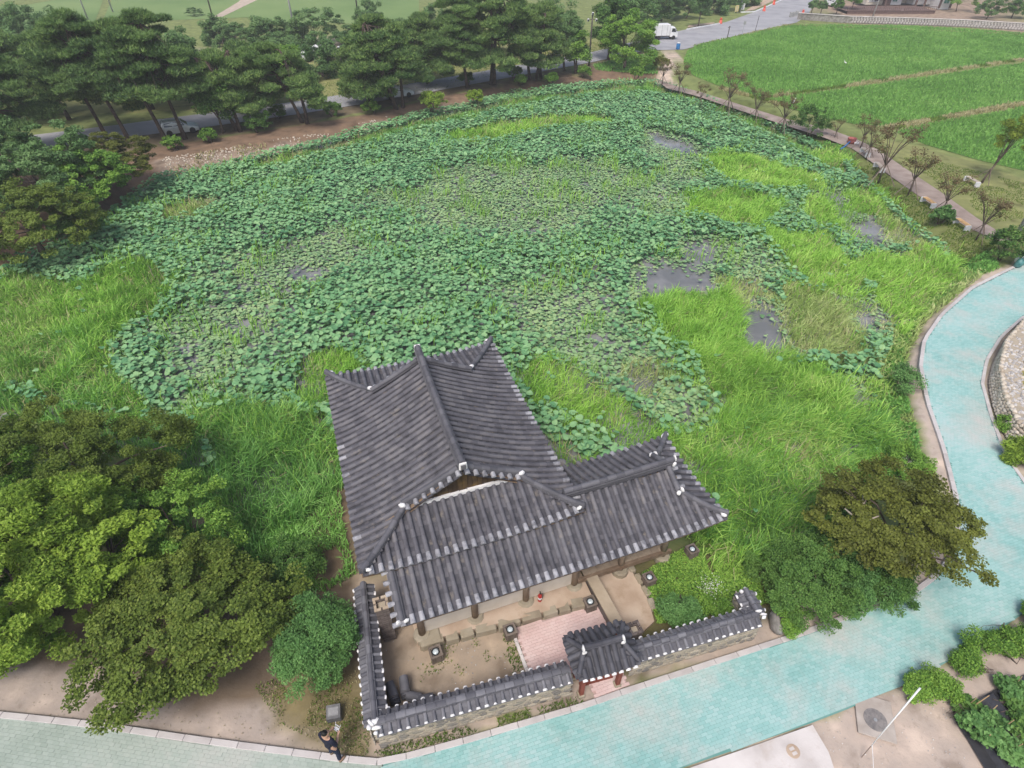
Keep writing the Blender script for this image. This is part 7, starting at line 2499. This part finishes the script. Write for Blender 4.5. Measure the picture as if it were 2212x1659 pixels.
# ------------------------------------------------------------------ timber house, deck and retaining wall at the top right
rw = thing('retaining_wall', 'long low retaining wall of diamond set stones between the field and the house yard', 'wall')
RWP = [(1722, 42), (1750, 44), (1838, 50), (1950, 53), (2083, 58), (2212, 66), (2330, 74)]
Pw = [Vector(G(*p)) for p in RWP]
for a, b_ in zip(Pw[:-1], Pw[1:]):
    MB().bar(a + Vector((0, .15, .55)), b_ + Vector((0, .15, .55)), .3, 1.15).build('wall_core', M['rock'], rw)
    MB().bar(a + Vector((0, .1, 1.17)), b_ + Vector((0, .1, 1.17)), .42, .1).build('coping', M['concrete'], rw)
stonegrey = [m_.copy() for m_ in STONES]
for m_ in stonegrey:
    m_.materials.clear()
    m_.materials.append(M['kerb'])
cnt = 0
for a, b_ in zip(Pw[2:], Pw[3:]):
    L = (b_ - a).length
    d = (b_ - a).normalized()
    n = int(L / .52)
    for r_ in range(3):
        for k in range(n):
            p = a + d * ((k + (.5 if r_ % 2 else .25)) * L / n)
            o = bpy.data.objects.new('stone', stonegrey[cnt % 7])
            COL.objects.link(o)
            o.parent = rw
            o.location = (p.x, p.y - .0, .25 + r_ * .32)
            o.rotation_euler = (0, R(45) + random.uniform(-.1, .1), math.atan2(d.y, d.x))
            o.scale = (.40, .1, .40)
            cnt += 1
            if cnt > 295:
                break
        if cnt > 295:
            break
hs = thing('timber_house', 'white and brown timber house behind a wide deck at the top right edge', 'house', (*G2(1965, 17), 0), R(4))
def wallbox(x0, x1, y0, y1, z0, z1, m, nm='wall'):
    return MB().box(((x0 + x1) / 2, (y0 + y1) / 2, (z0 + z1) / 2), (x1 - x0, y1 - y0, z1 - z0)).build(nm, M[m], hs)
hx = lambda u: (G(u, 17)[0] - G(1965, 17)[0])
Zh = lambda x: 1705 + .2292 * x
wallbox(hx(Zh(730)), hx(Zh(890)), 1.5, 7, .5, 3.2, 'panel')
wallbox(hx(Zh(890)), hx(Zh(945)), .6, 1.6, .5, 3.2, 'deck')
wallbox(hx(Zh(945)), hx(Zh(1060)), 1.0, 7, .5, 3.2, 'white')
wallbox(hx(Zh(1060)), hx(Zh(1175)), 3.5, 7, .5, 3.2, 'panel')
wallbox(hx(Zh(1175)), hx(Zh(1345)), .9, 7, .5, 3.2, 'white')
wallbox(hx(Zh(1345)), hx(Zh(1440)), -2.6, 7, .0, 3.2, 'white')
for xa, w_ in ((1170, 22), (1255, 22), (1340, 24), (1445, 24), (870, 20)):
    MB().box((hx(Zh(xa)), -.4 if xa < 1300 else -2.75, 1.8), (.32, .32, 3.1)).build('post', M['deck'], hs)
for xa, y_, w_, mm in ((770, 1.44, 1.0, 'steel'), (820, 1.44, 1.0, 'glass'), (990, .94, 1.1, 'teal_glass'), (1395, -2.66, 1.2, 'teal_glass')):
    f = MB().box((hx(Zh(xa)), y_, 1.9), (w_ + .16, .08, 1.7)).build('window', M['white'], hs)
    for sx in (-1, 1):
        MB().box((hx(Zh(xa)) + sx * w_ / 4, y_ - .05, 1.9), (w_ / 2 - .06, .03, 1.5)).build('pane', M[mm], f)
rf = MB()
rf.add([(-9, -1.0, 3.2), (9, -1.0, 3.2), (9, 3.5, 4.8), (-9, 3.5, 4.8), (-9, 8, 3.2), (9, 8, 3.2), (-9, -1.0, 3.05), (9, -1.0, 3.05), (9, 8, 3.05), (-9, 8, 3.05)], [(0, 1, 2, 3), (3, 2, 5, 4), (6, 9, 8, 7), (0, 6, 7, 1), (4, 5, 8, 9), (0, 3, 4, 9, 6), (1, 7, 8, 5, 2)])
rf.build('roof', M['deck'], hs)
dk = thing('deck', 'brown timber deck with slatted railings in front of the house', 'deck', (*G2(1925, 30), 0), R(1.5))
dx0, dx1 = G(1828, 30)[0] - G(1925, 30)[0], G(2020, 30)[0] - G(1925, 30)[0]
nb = 22
for k in range(nb):
    MB().box(((dx0 + dx1) / 2, .1 + k * .36, .48), (dx1 - dx0, .345, .06)).build('deck_board', M['deck'], dk)
MB().box(((dx0 + dx1) / 2, .06, .2), (dx1 - dx0, .08, .5)).build('fascia', M['deck'], dk)
for a, b_ in ((.0, .60), (.64, 1.0)):
    xa, xb = dx0 + (dx1 - dx0) * a, dx0 + (dx1 - dx0) * b_
    for z in (.62, 1.3):
        MB().bar((xa, 0, z), (xb, 0, z), .09).build('rail', M['deck'], dk)
    n = int((xb - xa) / .42)
    for k in range(n + 1):
        x = xa + (xb - xa) * k / n
        MB().box((x, 0, .95), (.10 if k % 4 == 0 else .045, .06, .75)).build('baluster', M['deck'], dk)

# ------------------------------------------------------------------ small things by the walking path
def egret(label, u, v, h, rz):
    t = thing('egret', label, 'bird', (*G2(u, v), -.02), rz)
    s = h / .9
    t.scale = (s, s, s)
    me = bpy.data.meshes.new('body')
    P = [(-.30, 0, .40), (-.12, 0, .46), (.06, 0, .50), (.17, 0, .58), (.14, 0, .68), (.20, 0, .80), (.27, 0, .86), (.33, 0, .87)]
    Rr = [.02, .085, .10, .06, .028, .024, .035, .014]
    me.from_pydata(P, [(i, i + 1) for i in range(len(P) - 1)], [])
    skin_obj('body', me, Rr, M['feather'], t, root=2)
    MB().tube([(.33, 0, .872), (.47, 0, .852)], [.013, .003], 6).build('beak', M['benchwood'], t)
    for sy in (-1, 1):
        MB().tube([(.0, sy * .04, .42), (.03, sy * .04, .24), (-.01, sy * .04, .02), (.09, sy * .04, 0)], [.018, .010, .010, .006], 6).build('leg', M['black'], t)
        V = [(.12, sy * .095, .53), (-.05, sy * .115, .52), (-.34, sy * .05, .40), (-.10, sy * .105, .40)]
        MB().add(V + [(x, y + sy * .012, z) for x, y, z in V], [(0, 1, 2, 3), (7, 6, 5, 4), (0, 4, 5, 1), (1, 5, 6, 2), (2, 6, 7, 3), (3, 7, 4, 0)]).build('wing', M['feather'], t)


def skin_obj(name, me, radii, m, parent, root=0, sub=2):
    o = bpy.data.objects.new(name, me)
    COL.objects.link(o)
    o.parent = parent
    me.materials.append(m)
    sk = o.modifiers.new('skin', 'SKIN')
    if not me.skin_vertices:
        bpy.context.view_layer.objects.active = o
    sd_ = me.skin_vertices[0].data if len(me.skin_vertices) else None
    if sd_ is None:
        me.attributes  # no skin layer: created by the modifier operator only
    for i, r_ in enumerate(radii):
        sd_[i].radius = r_ if hasattr(r_, '__len__') else (r_, r_)
        sd_[i].use_root = (i == root)
    sb = o.modifiers.new('sub', 'SUBSURF')
    sb.levels = sb.render_levels = sub
    sk.use_smooth_shade = True
    return o


egret('white egret standing at the field corner beside the walking path', 1711, 229, .95, R(25))
egret('tiny white egret out in the first rice field', 1824, 141, .75, R(160))
tub = thing('tub', 'faded red plastic tub with a blue hose on the grass at the bend', 'tub', (*G2(1838, 309), 0))
MB().lathe([(.34, 0), (.42, .25), (.44, .5), (.46, .52), (.40, .52), (.36, .3), (.30, .08)], 20).build('basin', M['pink'], tub, shade=True)
MB().tube([(-.2, -.2, .3), (-.6, -.5, .1), (-1.2, -1.2, .03), (-1.9, -1.9, .02)], .06, 7).build('hose', M['blue'], tub, shade=True)
MB().box((.35, -.45, .14), (.5, .3, .25), rz=.5).build('plastic_bundle', M['palestone'], tub, bevel=.06)
sk_ = thing('wrapped_sack', 'crumpled white and teal plastic wrapped sack on the kerb at the right frame edge', 'sack', (*G2(2196, 578), 0), R(30))
blob(sk_, (0, 0, .35), (.36, .3, .42), 'teal_wrap', 'tealfilm', 0, 10)
blob(sk_, (.3, .25, .55), (.34, .25, .4), 'pale_wrap', 'whitefilm', .4, 10)
blob(sk_, (.38, .3, .98), (.3, .22, .12), 'white_top', 'white', .4, 10)
jc = thing('water_jug', 'blue plastic barrel with a white lid at the road junction', 'barrel', (*G2(1464, 106), 0))
MB().lathe([(.3, 0), (.33, .1), (.33, .8), (.28, .88)], 14).build('barrel', M['blue'], jc, shade=True)
MB().lathe([(.30, .88), (.30, .98), (.1, 1.02)], 14).build('lid', M['white'], jc, shade=True)

# ------------------------------------------------------------------ the person flying the drone
per = thing('person', 'person in a navy shirt and dark jeans holding a white controller at the path edge', 'person', (*G2(727, 1636), .06), R(-28))
per.scale = (1.12, 1.12, 1.12)


def skin_mesh(name, P, E, radii, m, root=0, sub=2):
    me = bpy.data.meshes.new(name)
    me.from_pydata(P, E, [])
    return skin_obj(name, me, radii, m, per, root, sub)


P, E_, Rr = [], [], []


def jv(p, r_, parent=None):
    P.append(p)
    Rr.append(r_)
    if parent is not None:
        E_.append((parent, len(P) - 1))
    return len(P) - 1


pel = jv((0, 0, .96), (.125, .095))
wai = jv((0, .01, 1.10), (.12, .09), pel)
che = jv((0, 0, 1.30), (.145, .105), wai)
nck = jv((0, .0, 1.47), (.06, .06), che)
hd0 = jv((0, .03, 1.58), (.075, .085), nck)
hd1 = jv((0, .035, 1.68), (.082, .098), hd0)
nose = jv((0, .135, 1.615), (.016, .02), hd0)
for sx in (-1, 1):
    sh = jv((sx * .19, 0, 1.41), (.062, .062), che)
    el = jv((sx * .27, .02, 1.13), (.045, .045), sh)
    wr = jv((sx * .13, .24, 1.13), (.032, .03), el)
    pa = jv((sx * .105, .30, 1.135), (.038, .022), wr)
    for q, (dx, L) in enumerate(((-.03, .07), (-.01, .085), (.01, .08), (.028, .065))):
        f1 = jv((sx * (.10 + dx * .6), .335, 1.145 + dx), (.0095, .0095), pa)
        jv((sx * (.075 + dx * .3), .355, 1.135 + dx * .9), (.008, .008), f1)
    t1 = jv((sx * .085, .30, 1.165), (.011, .011), pa)
    jv((sx * .06, .315, 1.18), (.009, .009), t1)
    hip = jv((sx * .10, 0, .88), (.095, .095), pel)
    kne = jv((sx * .14, .03 if sx > 0 else .05, .50), (.06, .06), hip)
    ank = jv((sx * (.19 if sx > 0 else .15), -.04 if sx > 0 else 0, .10), (.042, .042), kne)
    jv((sx * (.22 if sx > 0 else .16), .10 if sx > 0 else .14, .04), (.04, .03), ank)
    jv((sx * .085, .03, 1.62), (.012, .02), hd0)
skin_mesh('body', P, E_, Rr, M['skin'])
P, E_, Rr = [], [], []
am = jv((0, 0, .84), (.15, .125))
a0 = jv((0, 0, .95), (.155, .125), am)
a1 = jv((0, .01, 1.10), (.15, .12), a0)
a2 = jv((0, 0, 1.32), (.165, .125), a1)
a3 = jv((0, 0, 1.44), (.09, .08), a2)
for sx in (-1, 1):
    s1 = jv((sx * .195, 0, 1.41), (.076, .076), a2)
    s2 = jv((sx * .255, .012, 1.20), (.066, .066), s1)
    s3 = jv((sx * .272, .03, 1.125), (.06, .06), s2)
skin_mesh('shirt', P, E_, Rr, M['navy'])
P, E_, Rr = [], [], []
a0 = jv((0, 0, .97), (.135, .11))
a1 = jv((0, 0, .88), (.13, .11), a0)
for sx in (-1, 1):
    h1 = jv((sx * .10, 0, .80), (.10, .10), a1)
    h2 = jv((sx * .14, .03 if sx > 0 else .05, .50), (.073, .073), h1)
    h3 = jv((sx * (.185 if sx > 0 else .15), -.03 if sx > 0 else 0, .12), (.06, .06), h2)
skin_mesh('trousers', P, E_, Rr, M['denim'])
for sx in (-1, 1):
    P, E_, Rr = [], [], []
    y0 = -.05 if sx > 0 else -.02
    x0 = sx * (.19 if sx > 0 else .15)
    a0 = jv((x0, y0 - .03, .055), (.05, .05))
    a1 = jv((x0 + sx * .015, y0 + .09, .05), (.052, .045), a0)
    jv((x0 + sx * .03, y0 + .20, .04), (.045, .032), a1)
    skin_mesh('shoe', P, E_, Rr, M['shoe'])
P, E_, Rr = [], [], []
a0 = jv((0, -.005, 1.60), (.083, .075))
a1 = jv((0, .005, 1.70), (.094, .10), a0)
jv((0, .05, 1.745), (.08, .075), a1)
skin_mesh('hair', P, E_, Rr, M['hair'])
for sx in (-1, 1):
    MB().lathe([(.002, -.012), (.012, 0), (.002, .012)], 8, (sx * .033, .117, 1.645)).build('eye', M['black'], per, shade=True)
ctl = thing('controller', 'white remote controller held in both hands of the person', 'controller')
wm = Matrix.Translation(per.location) @ Matrix.Rotation(R(-28), 4, 'Z') @ Matrix.Scale(1.12, 4)
ctl.location = wm @ Vector((0, .34, 1.15))
ctl.rotation_euler = (R(20), 0, R(-28))
MB().box((0, 0, 0), (.17, .11, .05)).build('case', M['white'], ctl, bevel=.02)
MB().box((0, .10, .05), (.15, .02, .08)).build('tablet', M['white'], ctl, bevel=.006)
for sx in (-1, 1):
    MB().lathe([(.012, .02), (.006, .04), (.010, .055)], 8, (sx * .06, -.01, 0)).build('stick', M['black'], ctl)
    MB().tube([(sx * .08, .06, .02), (sx * .10, .16, .10)], .009, 6).build('antenna', M['white'], ctl)

# ------------------------------------------------------------------ air: a faint even haze
HZ = 0.0007
hzm = bpy.data.materials.new('haze')
hzm.use_nodes = True
hn = hzm.node_tree
hn.nodes.remove(hn.nodes['Principled BSDF'])
pv = hn.nodes.new('ShaderNodeVolumePrincipled')
pv.inputs['Color'].default_value = (.93, .95, .97, 1)
pv.inputs['Density'].default_value = HZ
hn.links.new(pv.outputs[0], hn.nodes['Material Output'].inputs['Volume'])
hb_ = MB().box((0, 0, 14.75), (3600, 3600, 34.5))       # round the whole ground sheet and the camera
put('haze', hb_.mesh('haze'), hzm, kind='stuff')
